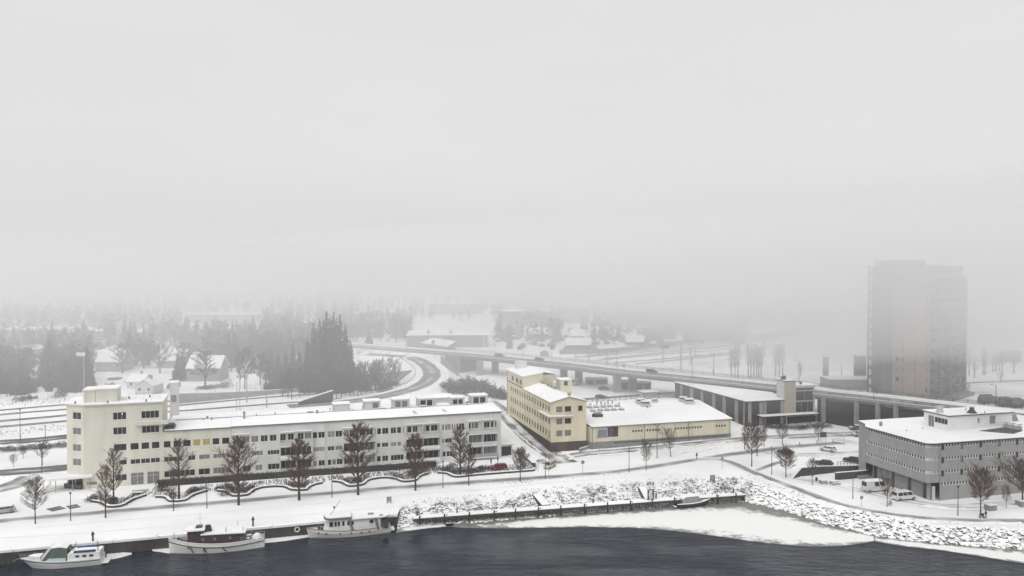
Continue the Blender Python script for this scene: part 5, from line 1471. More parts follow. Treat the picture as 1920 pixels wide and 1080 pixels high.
# retaining wall inside the curve and walls along the railway
def wall_thing(name, label, pts, h, m_, cat='wall', th=.4, snow=True, panels=0, group=None, h1=None):
    pl = pxs(*pts); t = thing(name, label, cat, pl[0], 0, group)
    k, sn = MB(), MB(); o = pl[0]; n = normals2(pl)
    for a in range(len(pl) - 1):
        p, q_ = pl[a] - o, pl[a + 1] - o; na, nb = n[a] * th, n[a + 1] * th
        f0, f1 = a / (len(pl) - 1), (a + 1) / (len(pl) - 1)
        ha = h + ((h1 if h1 is not None else h) - h) * f0; hb = h + ((h1 if h1 is not None else h) - h) * f1
        for mb, e, z0, z1 in ((k, 0, None, 0), (sn, .06, .003, .16)):
            i = len(mb.v); ea, eb = n[a] * e, n[a + 1] * e
            A = [p - ea, q_ - eb, q_ + nb + eb, p + na + ea]; H_ = [ha, hb, hb, ha]
            mb.v += [(v.x, v.y, v.z + (-.6 if z0 is None else hh + z0)) for v, hh in zip(A, H_)] + [(v.x, v.y, v.z + hh + z1) for v, hh in zip(A, H_)]
            for f in ((0, 3, 2, 1), (4, 5, 6, 7), (0, 1, 5, 4), (1, 2, 6, 5), (2, 3, 7, 6), (3, 0, 4, 7)): mb.f.append(tuple(i + c for c in f)); mb.m.append(0)
    obj('wall', k, t, mats=M[m_])
    if snow: obj('snow_cap', sn, t, mats=M['roofsnow'])
    if panels:
        tot = pl[0:]; 
        pm_ = MB(); pm_.box(-.12, .12, -.25, .65, -.5, h + .15); me = pm_.mesh('post', M['darkgrey'])
        c = crom(pl, panels)
        for a in range(len(c)): 
            d_ = (c[min(a + 1, len(c) - 1)] - c[max(0, a - 1)]); q_ = c[a] - o; q_.z = hgt(c[a].x, c[a].y) - o.z
            obj('post', me, t, q_, math.atan2(d_.y, d_.x))
    return t
wall_thing('retaining_wall', 'dark retaining wall inside the curve of the slip road', ((690, 722), (730, 719.5), (772, 714)), 4.6, 'plinth')
wall_thing('retaining_wall', 'pale grey retaining wall beside the tracks behind the cream stair tower', ((334, 757), (400, 751), (480, 743), (560, 734.5)), 3.6, 'concrete', h1=1.2)
wall_thing('dark_box_wall', 'dark wedge-shaped wall beside the slip road behind the snowy roof', ((560, 760), (590, 758), (624.5, 754.5)), 1.2, 'darkwall', h1=4.2, th=1.2)
wall_thing('noise_barrier', 'dark noise barrier running along the far side of the railway yard', ((1050, 664), (1124, 663), (1180, 658), (1280, 645.5), (1368, 637)), 2.6, 'plinth', 'noise barrier', snow=False, panels=12)
wall_thing('noise_barrier', 'taller dark noise barrier curving away along the far tracks', ((1376, 647), (1420, 641), (1495, 625), (1548, 608), (1570, 592)), 5.0, 'plinth', 'noise barrier', snow=False, panels=14)

# ---------------------------------------------------------------- warehouse beyond the bridge
wo, we = P(763, 652), P(916, 652)
q0 = P(763, 652); F5 = Frame(q0, math.radians(4), 3.0); 
wh = F5.root('warehouse', 'broad grey warehouse with a snowy flat roof beyond the far end of the bridge', 'building')
W5 = fp(F5, 915, 640)[0]; H5 = fp(F5, 800, 629)[1]
k = MB(); k.box(0, W5, 0, 34, -.5, H5); obj('wall', k, wh, mats=M['plinth'])
k = MB(); k.box(-.6, W5 + .6, -.6, 40, H5 + .003, H5 + .4); obj('roof_snow', k, wh, mats=M['roofsnow'])
for x_, y_ in ((803, 12), (845, 10)): s_ = fp(F5, x_, 620, (0, y_), (1, y_))[0]; k = MB(); k.box(s_ - .9, s_ + .9, y_, y_ + 1.6, H5, H5 + 2.2); obj('roof_vent', k, wh, mats=M['concrete'])
s_ = fp(F5, 907, 640)[0]; k = MB(); k.box(s_ - .3, s_ + .3, -.2, -.004, 0, H5 - .1); obj('downpipe', k, wh, mats=M['greywhite'])
c = [F5.loc(P(x, y, 9.0)) for x, y in ((790, 642), (838, 649.5), (854, 639.5), (811, 633))]
k = MB(); k.prism([(v.x, v.y) for v in c], -.3, 5.6); obj('annex_wall', k, wh, mats=M['concrete'])
k = MB(); k.prism([(v.x * 1.005, v.y * 1.0) for v in c], 5.603, 6.0); obj('annex_roof_snow', k, wh, mats=M['roofsnow'])
v = F5.loc(P(812, 646, 9)); k = MB(); k.box(v.x - .8, v.x + .8, v.y + 1, v.y + 2.6, 6, 8.3); obj('annex_chimney', k, wh, mats=M['plinth'])
# ---------------------------------------------------------------- grey brick building on the right
g0 = P(1761, 938.6); F6 = Frame(g0, math.radians(15.3), 0.0)
gb = F6.root('grey_building', 'large grey brick building with bands of tiny windows and a white rooftop penthouse', 'building')
HG = fp(F6, 1761, 829)[1] - .45
A_, B_ = F6.loc(P(1627.5, 800, HG + .4)), F6.loc(P(1735, 829.5, HG + .4))
XR = 46.0
arc = []
for t_ in [i / 7 for i in range(8)]:
    ctrl = Vector((B_.x + (0 - B_.y) * (B_.x - A_.x) / (B_.y - A_.y), 0.0)) if False else Vector((B_.x + .45, -.25))
    p = (1 - t_) ** 2 * B_ + 2 * t_ * (1 - t_) * ctrl + t_ ** 2 * Vector((0, 0)); arc.append(p)
arcA = []
A2 = A_ + Vector((2.2, 3.0))
for t_ in [i / 5 for i in range(6)]:
    ctrl = A_ + (A_ - B_).normalized() * 1.0
    p = (1 - t_) ** 2 * A2 + 2 * t_ * (1 - t_) * ctrl + t_ ** 2 * (A_); arcA.append(p)
path = arcA + arc + [Vector((XR, 0))]
closed = path + [Vector((XR, 26)), Vector((A2.x + 1, 26))]
SOF = 4.0
BANDS = [(11.75, 12.35), (8.9, 9.5), (6.0, 6.6)]
PITW = .82
gw = MB(); mull = MB(); gl = MB(); big = []; sill = MB()
def band_holes(L, bands, s_from=.3, skip=()):
    h = []
    for za, zb in bands: h.append((s_from, L - .05 if L - .05 > s_from else L, za, zb))
    return h
bigS = [fp(F6, x, 850)[0] for x in (1767.8, 1803.7, 1838.7, 1873.5, 1907)]
bigS += [bigS[-1] + (bigS[-1] - bigS[-2]) * k_ for k_ in (1, 2)]
for a in range(len(path) - 1):
    p, q_ = path[a], path[a + 1]; L = (q_ - p).length; d_ = (q_ - p) / L; inn = Vector((-d_.y, d_.x))
    last = a == len(path) - 2
    holes = []; subs = []
    if not last:
        for za, zb in BANDS: holes.append((0.0, L, za, zb)); subs.append((0, L, za, zb))
    else:
        edges = [.3] 
        for s_ in bigS: edges += [s_ - .36, s_ + .36]
        edges += [XR - .5]
        for za, zb in BANDS:
            for j in range(0, len(edges), 2): 
                e0, e1 = edges[j] + .25, edges[j + 1] - .25
                if e1 - e0 > .5: holes.append((e0, e1, za, zb)); subs.append((e0, e1, za, zb))
            for s_ in bigS: big.append((s_ - .36, s_ + .36, za - .68, zb - .02, None, 1))
        holes.append((.3, XR - .4, 3.3, 3.9)); subs.append((.3, XR - .4, 3.3, 3.9))
        holes += [b_[:4] for b_ in big]
    zlow = SOF if not last and a >= 2 else -.3
    wall_holes(gw, p, q_, zlow, HG, holes, .1)
    for s0, s1, za, zb in subs:
        P3 = lambda s, z, k=0.0: (p.x + d_.x * s + inn.x * k, p.y + d_.y * s + inn.y * k, z)
        gl.face([P3(s0, za, .1), P3(s1, za, .1), P3(s1, zb, .1), P3(s0, zb, .1)])
        n_ = max(1, round((s1 - s0) / PITW)); w_ = (s1 - s0) / n_
        for j in range(n_ + 1):
            c_ = s0 + j * w_; e0, e1 = max(s0, c_ - .17), min(s1, c_ + .17)
            f = [P3(e0, za, .015), P3(e1, za, .015), P3(e1, zb, .015), P3(e0, zb, .015)]; mull.face(f)
            for sgn in (e0, e1): mull.face([P3(sgn, za, .015), P3(sgn, za, .1), P3(sgn, zb, .1), P3(sgn, zb, .015)])
        sill.face([P3(s0, za - .09, -.03), P3(s1, za - .09, -.03), P3(s1, za + .02, -.03), P3(s0, za + .02, -.03)])
        sill.face([P3(s0, za + .02, -.03), P3(s1, za + .02, -.03), P3(s1, za + .02, .1), P3(s0, za + .02, .1)])
for p, q_ in ((closed[-3], closed[-2]), (closed[-2], closed[-1]), (closed[-1], closed[0])): wall_holes(gw, p, q_, -.3, HG, [])
obj('wall', gw, gb, mats=M['greybrick'])
tag(obj('window_band_glazing', gl, gb, mats=M['glass']), kind='stuff')
tag(obj('window_band_mullions', mull, gb, mats=M['greywhite']), kind='stuff')
obj('window_sills', sill, gb, mats=M['greywhite'])
add_windows(gb, (0, 0), (XR, 0), big, fm='darkgrey', gms=('glass', 'greyblind', 'glass'), seed=21, depth=.12)
def offs(pl, o): 
    n = normals2([Vector((v.x, v.y, 0)) for v in pl]); return [(v.x - n_.x * o, v.y - n_.y * o) for v, n_ in zip(pl, n)]
rp = offs(path, .35) + [(XR + .3, 26.3), (A2.x + 1, 26.3)]
k = MB(); k.prism(rp, HG + .003, HG + .28); obj('roof', k, gb, mats=M['darkgrey'])
rp2 = offs(path, .30) + [(XR + .26, 26.2), (A2.x + 1, 26.2)]
k = MB(); k.prism(rp2, HG + .283, HG + .40); obj('roof_snow', k, gb, mats=M['roofsnow'])
# recessed ground floor on the left face
pl = offs(arcA[1:] + arc[:-1], -1.5)
k = MB(); 
for a in range(len(pl) - 1): wall_holes(k, pl[a], pl[a + 1], -.3, SOF + .02, [])
obj('ground_floor_wall', k, gb, mats=M['concrete'])
k = MB(); so = [(v.x, v.y) for v in arcA[1:] + arc] ; ii = offs(arcA[1:] + arc, -1.7)
k.strip([(x, y, SOF) for x, y in so], [(x, y, SOF) for x, y in ii]); obj('soffit', k, gb, mats=M['darkgrey'])
dl = (B_ - A_).normalized(); dn = Vector((-dl.y, dl.x)); LL = (B_ - A_).length
for s0, s1, z0, z1, m_ in ((.4, 1.6, .1, 3.6, 'glass'), (2.2, 3.6, .8, 3.3, 'greyblind'), (4.4, 5.6, .8, 3.3, 'greyblind'), (6.6, 7.5, 0, 3.9, 'darkwall'), (8.1, 11.3, .2, 3.2, 'plinth'), (11.9, 12.8, 0, 3.9, 'darkwall'), (13.3, 16.2, .2, 3.2, 'plinth'), (16.6, 17.6, 0, 3.9, 'black')):
    o_ = A_ + dl * s0 * LL / 18.6 + dn * 1.45; e_ = A_ + dl * s1 * LL / 18.6 + dn * 1.45; w_ = dn * -.06
    k = MB(); k.prism([(o_.x, o_.y), (o_.x + w_.x, o_.y + w_.y), (e_.x + w_.x, e_.y + w_.y), (e_.x, e_.y)], z0, z1 - .05); obj('bay_panel' if m_ != 'glass' else 'glazed_door', k, gb, mats=M[m_])
k = MB(); c_ = arc[3] + dn * .9; k.box(c_.x - .25, c_.x + .25, c_.y - .2, c_.y + .2, 0, 3.2); obj('entrance_lamp_panel', k, gb, mats=M['greywhite'])
k = MB(); k.tube((.1, -.1, 0), (.1, -.1, HG), .08, .08, 6); obj('downpipe', k, gb, mats=M['concrete'])
# penthouse
pf = F6.loc(P(1778, 807.5, HG + .4)); pl_ = F6.loc(P(1726, 796.8, HG + .4)); pr_ = F6.loc(P(1899, 800, HG + .4))
PH = 3.3; W_ = pr_.x - pf.x; D_ = pl_.y - pf.y
z0_, z1_ = HG + .41, HG + .41 + PH
hs = [(W_ * .45, W_ * .485, z0_ + 1.35, z0_ + 2.6, 'plinth', 1), (W_ * .64, W_ * .735, z0_ + 1.0, z0_ + 2.9, 'plinth', 1)]
hl = [(D_ * .17, D_ * .9, z0_ + .1, z0_ + 2.6)]
k = MB(); wall_holes(k, (pf.x, pf.y), (pr_.x, pf.y), z0_, z1_, hs); wall_holes(k, (pf.x, pf.y + D_), (pf.x, pf.y), z0_, z1_, [(D_ * .18, D_ * .42, z0_ + .1, z0_ + 2.7), (D_ * .44, D_ * .97, z0_ + 1.3, z0_ + 2.6)])
wall_holes(k, (pr_.x, pf.y), (pr_.x, pf.y + D_), z0_, z1_, []); wall_holes(k, (pr_.x, pf.y + D_), (pf.x, pf.y + D_), z0_, z1_, [])
obj('penthouse_wall', k, gb, mats=M['white'])
k = MB(); nb = 9
for j in range(1, nb): z = z0_ + PH * j / nb; k.box(pf.x, pr_.x, pf.y - .03, pf.y - .004, z - .02, z + .02)
obj('cladding_joint', k, gb, mats=M['greywhite'])
add_windows(gb, (pf.x, pf.y), (pr_.x, pf.y), hs, fm='greywhite', name='penthouse_door')
add_windows(gb, (pf.x, pf.y + D_), (pf.x, pf.y), [(D_ * .18, D_ * .42, z0_ + .1, z0_ + 2.7, 'greyblind', 2), (D_ * .44, D_ * .97, z0_ + 1.3, z0_ + 2.6, 'glass', 4)], fm='greywhite', name='penthouse_window')
k = MB(); k.box(pf.x - .3, pr_.x + .3, pf.y - .3, pf.y + D_ + .4, z1_ + .003, z1_ + .22); obj('penthouse_roof', k, gb, mats=M['darkgrey'])
k = MB(); k.box(pf.x - .27, pr_.x + .27, pf.y - .27, pf.y + D_ + .37, z1_ + .223, z1_ + .36); obj('penthouse_snow', k, gb, mats=M['roofsnow'])
v = F6.loc(P(1765, 775, z1_ + .3)); k = MB(); k.box(v.x - .65, v.x + .65, v.y, v.y + 1, z1_ + .2, z1_ + .95); k.box(v.x - .5, v.x + .6, v.y + .1, v.y + .9, z1_ + .953, z1_ + 2.0); obj('chimney', k, gb, mats=M['greywhite'])
v = F6.loc(P(1822, 775, z1_ + .3)); k = MB(); k.loft([[(v.x - a, v.y - a * .7, z), (v.x + a, v.y - a * .7, z), (v.x + a, v.y + a * .7, z), (v.x - a, v.y + a * .7, z)] for a, z in ((1.0, z1_ + .2), (.9, z1_ + .5), (.42, z1_ + 1.2), (.42, z1_ + 1.75))], caps=True); obj('roof_cowl', k, gb, mats=M['darkgrey'])
for x_, y_, h_ in ((1811, 770.5, .7), (1846.5, 778, .9)): v = F6.loc(P(x_, y_, z1_ + .3)); k = MB(); k.tube((v.x, v.y, z1_ + .3), (v.x, v.y, z1_ + .3 + h_), .12, .12, 6); obj('roof_pipe', k, gb, mats=M['concrete'])
for x_, y_, h_, w_ in ((1651.5, 798.5, 1.0, .5), (1700, 808.5, .35, .16), (1730, 804.5, .3, .16)): v = F6.loc(P(x_, y_, HG + .4)); k = MB(); k.box(v.x - w_ / 2, v.x + w_ / 2, v.y - w_ / 2, v.y + w_ / 2, HG + .38, HG + .4 + h_); obj('roof_vent', k, gb, mats=M['plinth'])
dk = [F6.loc(P(x, y, HG + .42)) for x, y in ((1836, 808), (1882, 801.5), (1917, 808), (1900, 813.5))]
k = MB(); k.prism([(v.x, v.y) for v in dk], HG + .42, HG + .5); obj('dark_terrace', k, gb, mats=M['darkgrey'])
k = MB(); k.prism([(dk[1].x, dk[1].y), (dk[2].x, dk[2].y), (dk[2].x, dk[2].y + .2), (dk[1].x, dk[1].y + .2)], HG + .5, HG + 1.4); obj('terrace_parapet', k, gb, mats=M['greywhite'])
for t_ in (.15, .5, .85):
    v = dk[1].lerp(dk[2], t_); k = MB(); k.box(v.x - .06, v.x + .06, v.y - .1, v.y, HG + .5, HG + 1.7); k.box(v.x - .5, v.x + .5, v.y - .4, v.y + .3, HG + 1.702, HG + 1.82); obj('parasol_frame', k, gb, mats=M['steel'])
v = F6.loc(P(1905, 790, HG + .4)); k = MB(); k.loft([[(v.x - a, v.y + 1 - a, z), (v.x + a, v.y + 1 - a, z), (v.x + a, v.y + 1 + a, z), (v.x - a, v.y + 1 + a, z)] for a, z in ((.9, HG + .4), (.6, HG + 1.7), (.6, HG + 2.0))], caps=True); obj('roof_cowl', k, gb, mats=M['plinth'])

# ---------------------------------------------------------------- tower block in the fog
tx = [P(x, y) for x, y in ((1673, 749), (1743, 755))]
F7 = Frame(tx[1], 0.0, 3.0)
tw = F7.root('tower_block', 'tall apartment tower with a beige face and dark balconies fading up into the fog', 'building')
p3 = Vector((0, 0))
def local_at(px, Y): 
    r = ray(px, 700); return F7.loc((r.x / r.y * Y, Y))
Yc = tx[1].y
p2, p1, p4 = local_at(1673, Yc + 4), local_at(1625.5, Yc + 25), local_at(1804, Yc + 22)
p5 = Vector((p4.x - 12, p4.y + 26)); p6 = Vector((p1.x + 15, p5.y))
TH = zat(tx[1], 500) - 3.0
ST = 19.0 / FPX * Yc
nfl = 13
zf = [zat(tx[1], 733) - 3.0 + k_ * ST - 0.0 for k_ in range(-1, nfl)]
def tw_wall(nm, a, b_, holes, m_, top=TH):
    k = MB(); wall_holes(k, a, b_, -1, top, holes, .2); obj(nm, k, tw, mats=M[m_])
M['towerred'] = mat('dark red brick', (.06, .034, .037), .85, .15, .3); M['towerbeige'] = mat('beige brick', (.25, .20, .175), .85, .08, .3); M['towergrey'] = mat('grey concrete face', (.095, .095, .10), .85, .1, .4)
# beige face, gently convex
bulge = [p2.lerp(p3, t_) + Vector((0, -2.2 * math.sin(PI * t_))) for t_ in (0, .25, .5, .75, 1)]
wx = [(1678.5, 1685.5, 2), (1690.5, 1694.5, 1), (1712.5, 1716.5, 1), (1735.5, 1739.5, 1)]
for a in range(4):
    p, q_ = bulge[a], bulge[a + 1]; L = (q_ - p).length; hol = []
    W0, W1 = F7.wld(p.x, p.y), F7.wld(q_.x, q_.y)
    for x0, x1, nm_ in wx:
        s0 = fp(F7, x0, 700, p, q_)[0]; s1 = fp(F7, x1, 700, p, q_)[0]
        if 0 < (s0 + s1) / 2 < L:
            s0, s1 = max(.05, s0), min(L - .05, s1)
            for z in zf[1:]:
                if z + 2.4 < TH: hol.append((s0, s1, z - .55, z + 1.0, None, nm_))
    tw_wall('beige_wall', p, q_, hol, 'towerbeige')
    add_windows(tw, p, q_, hol, fm='darkgrey', gms=('greyblind', 'glass'), seed=31 + a, depth=.2, ft=.1)
# left face: dark red with pale corner windows
L = (p2 - p1).length; hol = []
s0, s1 = fp(F7, 1628.7, 700, p1, p2)[0], fp(F7, 1633.5, 700, p1, p2)[0]
for z in zf: hol.append((s0, s1, z - 1.0 + .3, z + 1.2 + .3, 'greywhite', 1))
tw_wall('red_wall', p1, p2, hol, 'towerred')
add_windows(tw, p1, p2, hol, fm='greywhite', depth=.2, ft=.1, name='corner_window')
k = MB(); d_ = (p2 - p1).normalized(); n_ = Vector((d_.y, -d_.x))
a_, b_ = p1 + d_ * (fp(F7, 1652, 700, p1, p2)[0]), p2 - d_ * .2
k.prism([(a_.x, a_.y), (a_.x + n_.x * .12, a_.y + n_.y * .12), (b_.x + n_.x * .12, b_.y + n_.y * .12), (b_.x, b_.y)], -.5, TH - .1); obj('dark_cladding', k, tw, mats=M['towergrey'])
# right face with four bays of balconies
L = (p4 - p3).length; d_ = (p4 - p3) / L; n_ = Vector((d_.y, -d_.x))
TR = TH - ST * .85
k = MB(); wall_holes(k, p3, p4, -1, TH - .02, []); obj('balcony_wall', k, tw, mats=M['towergrey'])
cols = [(1745, 1758.5), (1763, 1776.5), (1780, 1793), (1796, 1803.5)]
bmsh = {}
for ci, (x0, x1) in enumerate(cols):
    s0, s1 = fp(F7, x0, 700, p3, p4)[0], fp(F7, x1, 700, p3, p4)[0]; w_ = s1 - s0
    k = MB(); k.box(0, w_, -1.5, -.004, -.15, 0); k.box(0, w_, -1.5, -1.4, .002, .95); k.box(0, .08, -1.398, -.004, .002, .95); k.box(w_ - .08, w_, -1.398, -.004, .002, .95)
    bme = k.mesh('balcony', M['darkgrey'])
    gk = MB(); gk.box(.1, w_ - .1, -.05, -.004, .1, ST - .75); gme = gk.mesh('balcony_door', M['greyblind'])
    for z in zf:
        if z < -1 or z + 1 > TR: continue
        o_ = p3 + d_ * s0; b_ = obj('balcony', bme, tw, (o_.x, o_.y, z - .5), math.atan2(d_.y, d_.x)); obj('balcony_door', gme, b_)
    k = MB(); o_ = p3 + d_ * (s1 + .15); e_ = o_ + d_ * .3
    k.prism([(o_.x, o_.y), (o_.x + n_.x * 1.5, o_.y + n_.y * 1.5), (e_.x + n_.x * 1.5, e_.y + n_.y * 1.5), (e_.x, e_.y)], 0, TR); obj('balcony_fin', k, tw, mats=M['concrete'])
for a, b_ in ((p4, p5), (p5, p6), (p6, p1)): tw_wall('rear_wall', a, b_, [], 'towergrey')
ol = [tuple(p1), tuple(p2)] + [tuple(v) for v in bulge[1:-1]] + [tuple(p3), tuple(p4), tuple(p5), tuple(p6)]
k = MB(); k.prism(ol, TH + .003, TH + .5); obj('roof', k, tw, mats=M['towergrey'])
k = MB(); z1_ = zat(tx[1], 487) - 3; k.box(local_at(1657, Yc + 16).x, local_at(1722, Yc + 16).x, 12, 24, TH + .5, z1_); obj('plant_room', k, tw, mats=M['towergrey'])
k = MB(); k.prism([(p2.x - 2, p2.y - 3.0), (p3.x + 1, -5), (p4.x + 2, p4.y - 5), (p4.x, p4.y), (p3.x + .5, .5)], -1, 1.3); obj('podium', k, tw, mats=M['plinth'])
# podium, garage and free-standing slabs left of the tower
def slabbox(name, label, px0, px1, pyb, pyt, depth, m_, cat, snow=True):
    a, b_ = P(px0, pyb), P(px1, pyb); t = thing(name, label, cat, a, math.atan2((b_ - a).y, (b_ - a).x))
    h = zat(a, pyt) - a.z; k = MB(); k.box(0, (b_ - a).length, 0, depth, -1, h); obj('wall', k, t, mats=M[m_])
    if snow: k = MB(); k.box(-.05, (b_ - a).length + .05, -.05, depth + .05, h + .003, h + .22); obj('snow_cap', k, t, mats=M['roofsnow'])
    return t
slabbox('free_standing_slab', 'tall pinkish upright slab standing alone left of the foggy tower', 1544.5, 1553.5, 716, 669.5, 1.2, 'beige', 'wall', False)
slabbox('free_standing_slab', 'pale upright wall slab touching the left side of the foggy tower', 1612, 1624, 722, 668, 6, 'towergrey', 'wall')
slabbox('garage_block', 'low dark garage with a snowy roof left of the foggy tower', 1556, 1668, 731, 712, 10, 'plinth', 'garage')
# ---------------------------------------------------------------- trees
def bare_tree(seed, H=10.0, spread=3.0, trunk_h=.28, shape='oval', n1=24, n2=8, n3=6, tw=.045, up=.55):
    """Leafless tree of height H: trunk mesh and crown mesh (limbs, branches and twigs)."""
    r = random.Random(seed)
    tr, cr = MB(), MB()
    pts = [Vector((0, 0, -.3))]; n = 7
    for k in range(1, n + 1): 
        f = k / n; pts.append(Vector((r.uniform(-.05, .05) * H * .12 * f, r.uniform(-.05, .05) * H * .12 * f, H * .93 * f)))
    R0 = H * .019
    for k in range(n):
        f0, f1 = k / n, (k + 1) / n
        tr.tube(pts[k], pts[k + 1], R0 * (1 - f0 * .88), R0 * (1 - f1 * .88), 6, caps=False)
    lob_ = [r.uniform(.62, 1.15) for _ in range(7)]
    def stem_at(f): 
        x = f * n; k = min(int(x), n - 1); return pts[k].lerp(pts[k + 1], x - k)
    def prof(f):
        g = (f - trunk_h) / (1 - trunk_h)
        if shape == 'oval': return max(.05, math.sin(PI * min(1, (g ** .8 * .84 + .14))) ** .75)
        if shape == 'cone': return max(.08, (1 - g) ** .75) * min(1, .5 + 2.2 * g)
        if shape == 'narrow': return max(.1, math.sin(PI * min(1, (g * .8 + .2))) ** .8)
        return max(0, math.sin(PI * min(1, g * .8 + .2)) ** .55)
    def twig(a, b, w):
        d = b - a; s = d.cross(Vector((r.uniform(-1, 1), r.uniform(-1, 1), r.uniform(-1, 1))))
        if s.length < 1e-5: return
        s = s.normalized() * w; cr.face([a - s, a + s, b])
    for i in range(n1):
        f = trunk_h + (1 - trunk_h) * ((i + r.random() * .6) / n1) * .97
        base = stem_at(f); az = i * 2.4 + r.uniform(-.5, .5)
        L = spread * prof(f) * r.uniform(.6, 1.15) * lob_[int((az % 6.283) / 6.2832 * 7) % 7]
        if L < .15: continue
        u = up * (.7 + .6 * f)
        d = Vector((math.cos(az), math.sin(az), u)).normalized()
        mid = base + d * L * .55; end = mid + (d + Vector((0, 0, .35))).normalized() * L * .5
        rr = R0 * .42 * (1.1 - f * .6)
        cr.tube(base, mid, rr, rr * .6, 4, caps=False); cr.tube(mid, end, rr * .6, rr * .22, 3, caps=False)
        for j in range(n2):
            t = r.uniform(.22, 1.0); p = base.lerp(mid, t / .55) if t < .55 else mid.lerp(end, (t - .55) / .45)
            dd = (d + Vector((r.uniform(-1, 1), r.uniform(-1, 1), r.uniform(-.15, 1.1))) * .8).normalized()
            l2 = L * .42 * r.uniform(.5, 1.1) * (1.15 - .5 * t) + .25
            e = p + dd * l2
            twig(p, e, tw * 1.1)
            for k in range(n3):
                q = p.lerp(e, r.uniform(.25, 1.0)); d3 = (dd + Vector((r.uniform(-1, 1), r.uniform(-1, 1), r.uniform(-.25, .9))) * .8).normalized()
                twig(q, q + d3 * l2 * r.uniform(.35, .75), tw * .7)
    return tr, cr
class Kind:
    def __init__(s, name, label_group, meshes): s.name = name; s.grp = label_group; s.me = meshes
TREE = {}
def tree_kind(key, n, bark, twigm, **kw):
    TREE[key] = []
    for i in range(n):
        t, c = bare_tree(hash(key) % 1000 * 0 + 17 * i + len(key) * 3 + 1, **kw)
        TREE[key].append((t.mesh('trunk', M[bark]), c.mesh('crown', M[twigm])))
tree_kind('linden', 4, 'bark', 'twig', H=10, spread=2.8, trunk_h=.22, shape='oval', n1=38, n2=10, n3=8, tw=.026, up=.75)
tree_kind('lindenred', 3, 'bark', 'twigred', H=10, spread=2.7, trunk_h=.20, shape='oval', n1=46, n2=12, n3=9, tw=.032, up=.7)
tree_kind('roundtree', 4, 'bark', 'twig', H=7, spread=3.0, trunk_h=.30, shape='round', n1=34, n2=11, n3=8, tw=.022, up=.6)
tree_kind('denseround', 2, 'bark', 'twigred', H=8, spread=3.4, trunk_h=.30, shape='round', n1=44, n2=14, n3=11, tw=.024, up=.6)
tree_kind('birch', 3, 'birch', 'twiggrey', H=14, spread=2.4, trunk_h=.30, shape='narrow', n1=28, n2=8, n3=5, tw=.03, up=.9)
tree_kind('wild', 5, 'bark', 'farwood', H=14, spread=4.2, trunk_h=.22, shape='oval', n1=30, n2=11, n3=8, tw=.075, up=.8)
def spruce(seed, H=20.0):
    r = random.Random(seed); tr, cr = MB(), MB()
    tr.tube((0, 0, -.5), (0, 0, H * .95), H * .014, H * .003, 6, caps=False)
    z = H * .05; fat = r.uniform(.85, 1.2)
    while z < H * .975:
        f = z / H; R = H * .23 * fat * (1 - f) ** .92 * r.uniform(.75, 1.12) + .15
        for k in range(int(7 + 9 * (1 - f))):
            az = r.uniform(0, 6.283); L = R * r.uniform(.65, 1.12); d = Vector((math.cos(az), math.sin(az), 0)); s = Vector((-d.y, d.x, 0))
            w = .16 + R * .2; dz = -.30 * L + r.uniform(-.3, .3)
            a = Vector((0, 0, z)); m_ = d * L * .6 + Vector((0, 0, z + dz * .4)); e = d * L + Vector((0, 0, z + dz))
            hang = Vector((0, 0, -r.uniform(.5, 1.1) * w))
            cr.face([a, m_ + s * w + hang * .6, e + s * w * .3, e - s * w * .3, m_ - s * w + hang * .6])
            cr.face([m_ * .5 + a * .5, m_ + s * w * .2, e + hang * .4, m_ + hang * 1.3])
        z += H * .0165 * r.uniform(.8, 1.2) + .05
    return tr.mesh('trunk', M['bark']), cr.mesh('crown', M['spruce'])
TREE['spruce'] = [spruce(s) for s in range(4)]
HT_ = {'linden': 10, 'lindenred': 10, 'roundtree': 7, 'denseround': 8, 'birch': 14, 'wild': 14, 'spruce': 20}
SPR = {'linden': 2.9, 'lindenred': 2.6, 'roundtree': 3.0, 'denseround': 3.4, 'birch': 2.4, 'wild': 4.2, 'spruce': 3.4}
rt_ = random.Random(99)
ORD = ('first', 'second', 'third', 'fourth', 'fifth', 'sixth', 'seventh', 'eighth', 'ninth', 'tenth', 'eleventh', 'twelfth', 'thirteenth', 'fourteenth', 'fifteenth', 'sixteenth', 'seventeenth', 'eighteenth', 'nineteenth', 'twentieth')
def ordered(things):
    """Tell a row of look-alikes apart by their order from the left in the photograph."""
    for i, t in enumerate(sorted(things, key=lambda t: t.location.x / t.location.y)): t['label'] = t['label'] + ', ' + ORD[i] + ' from left'
def plant(key, px, py, ytop, hw=None, name='bare_tree', label=None, group=None, lean=0):
    p = P(px, py); H_ = max(1.5, zat(p, ytop) - p.z)
    s = H_ / HT_[key]; sx_ = s
    if hw: sx_ = hw / FPX * p.y / SPR[key] * 1.06
    tm, cm = TREE[key][rt_.randrange(len(TREE[key]))]
    t = thing(name, label, 'tree', p, rt_.uniform(0, 6.28), group); t.scale = (sx_, sx_, s)
    if lean: t.rotation_euler = (0, lean, 0)
    obj('trunk', tm, t); obj('crown', cm, t)
    return t
AL = 'bare trees lined up along the riverside path'
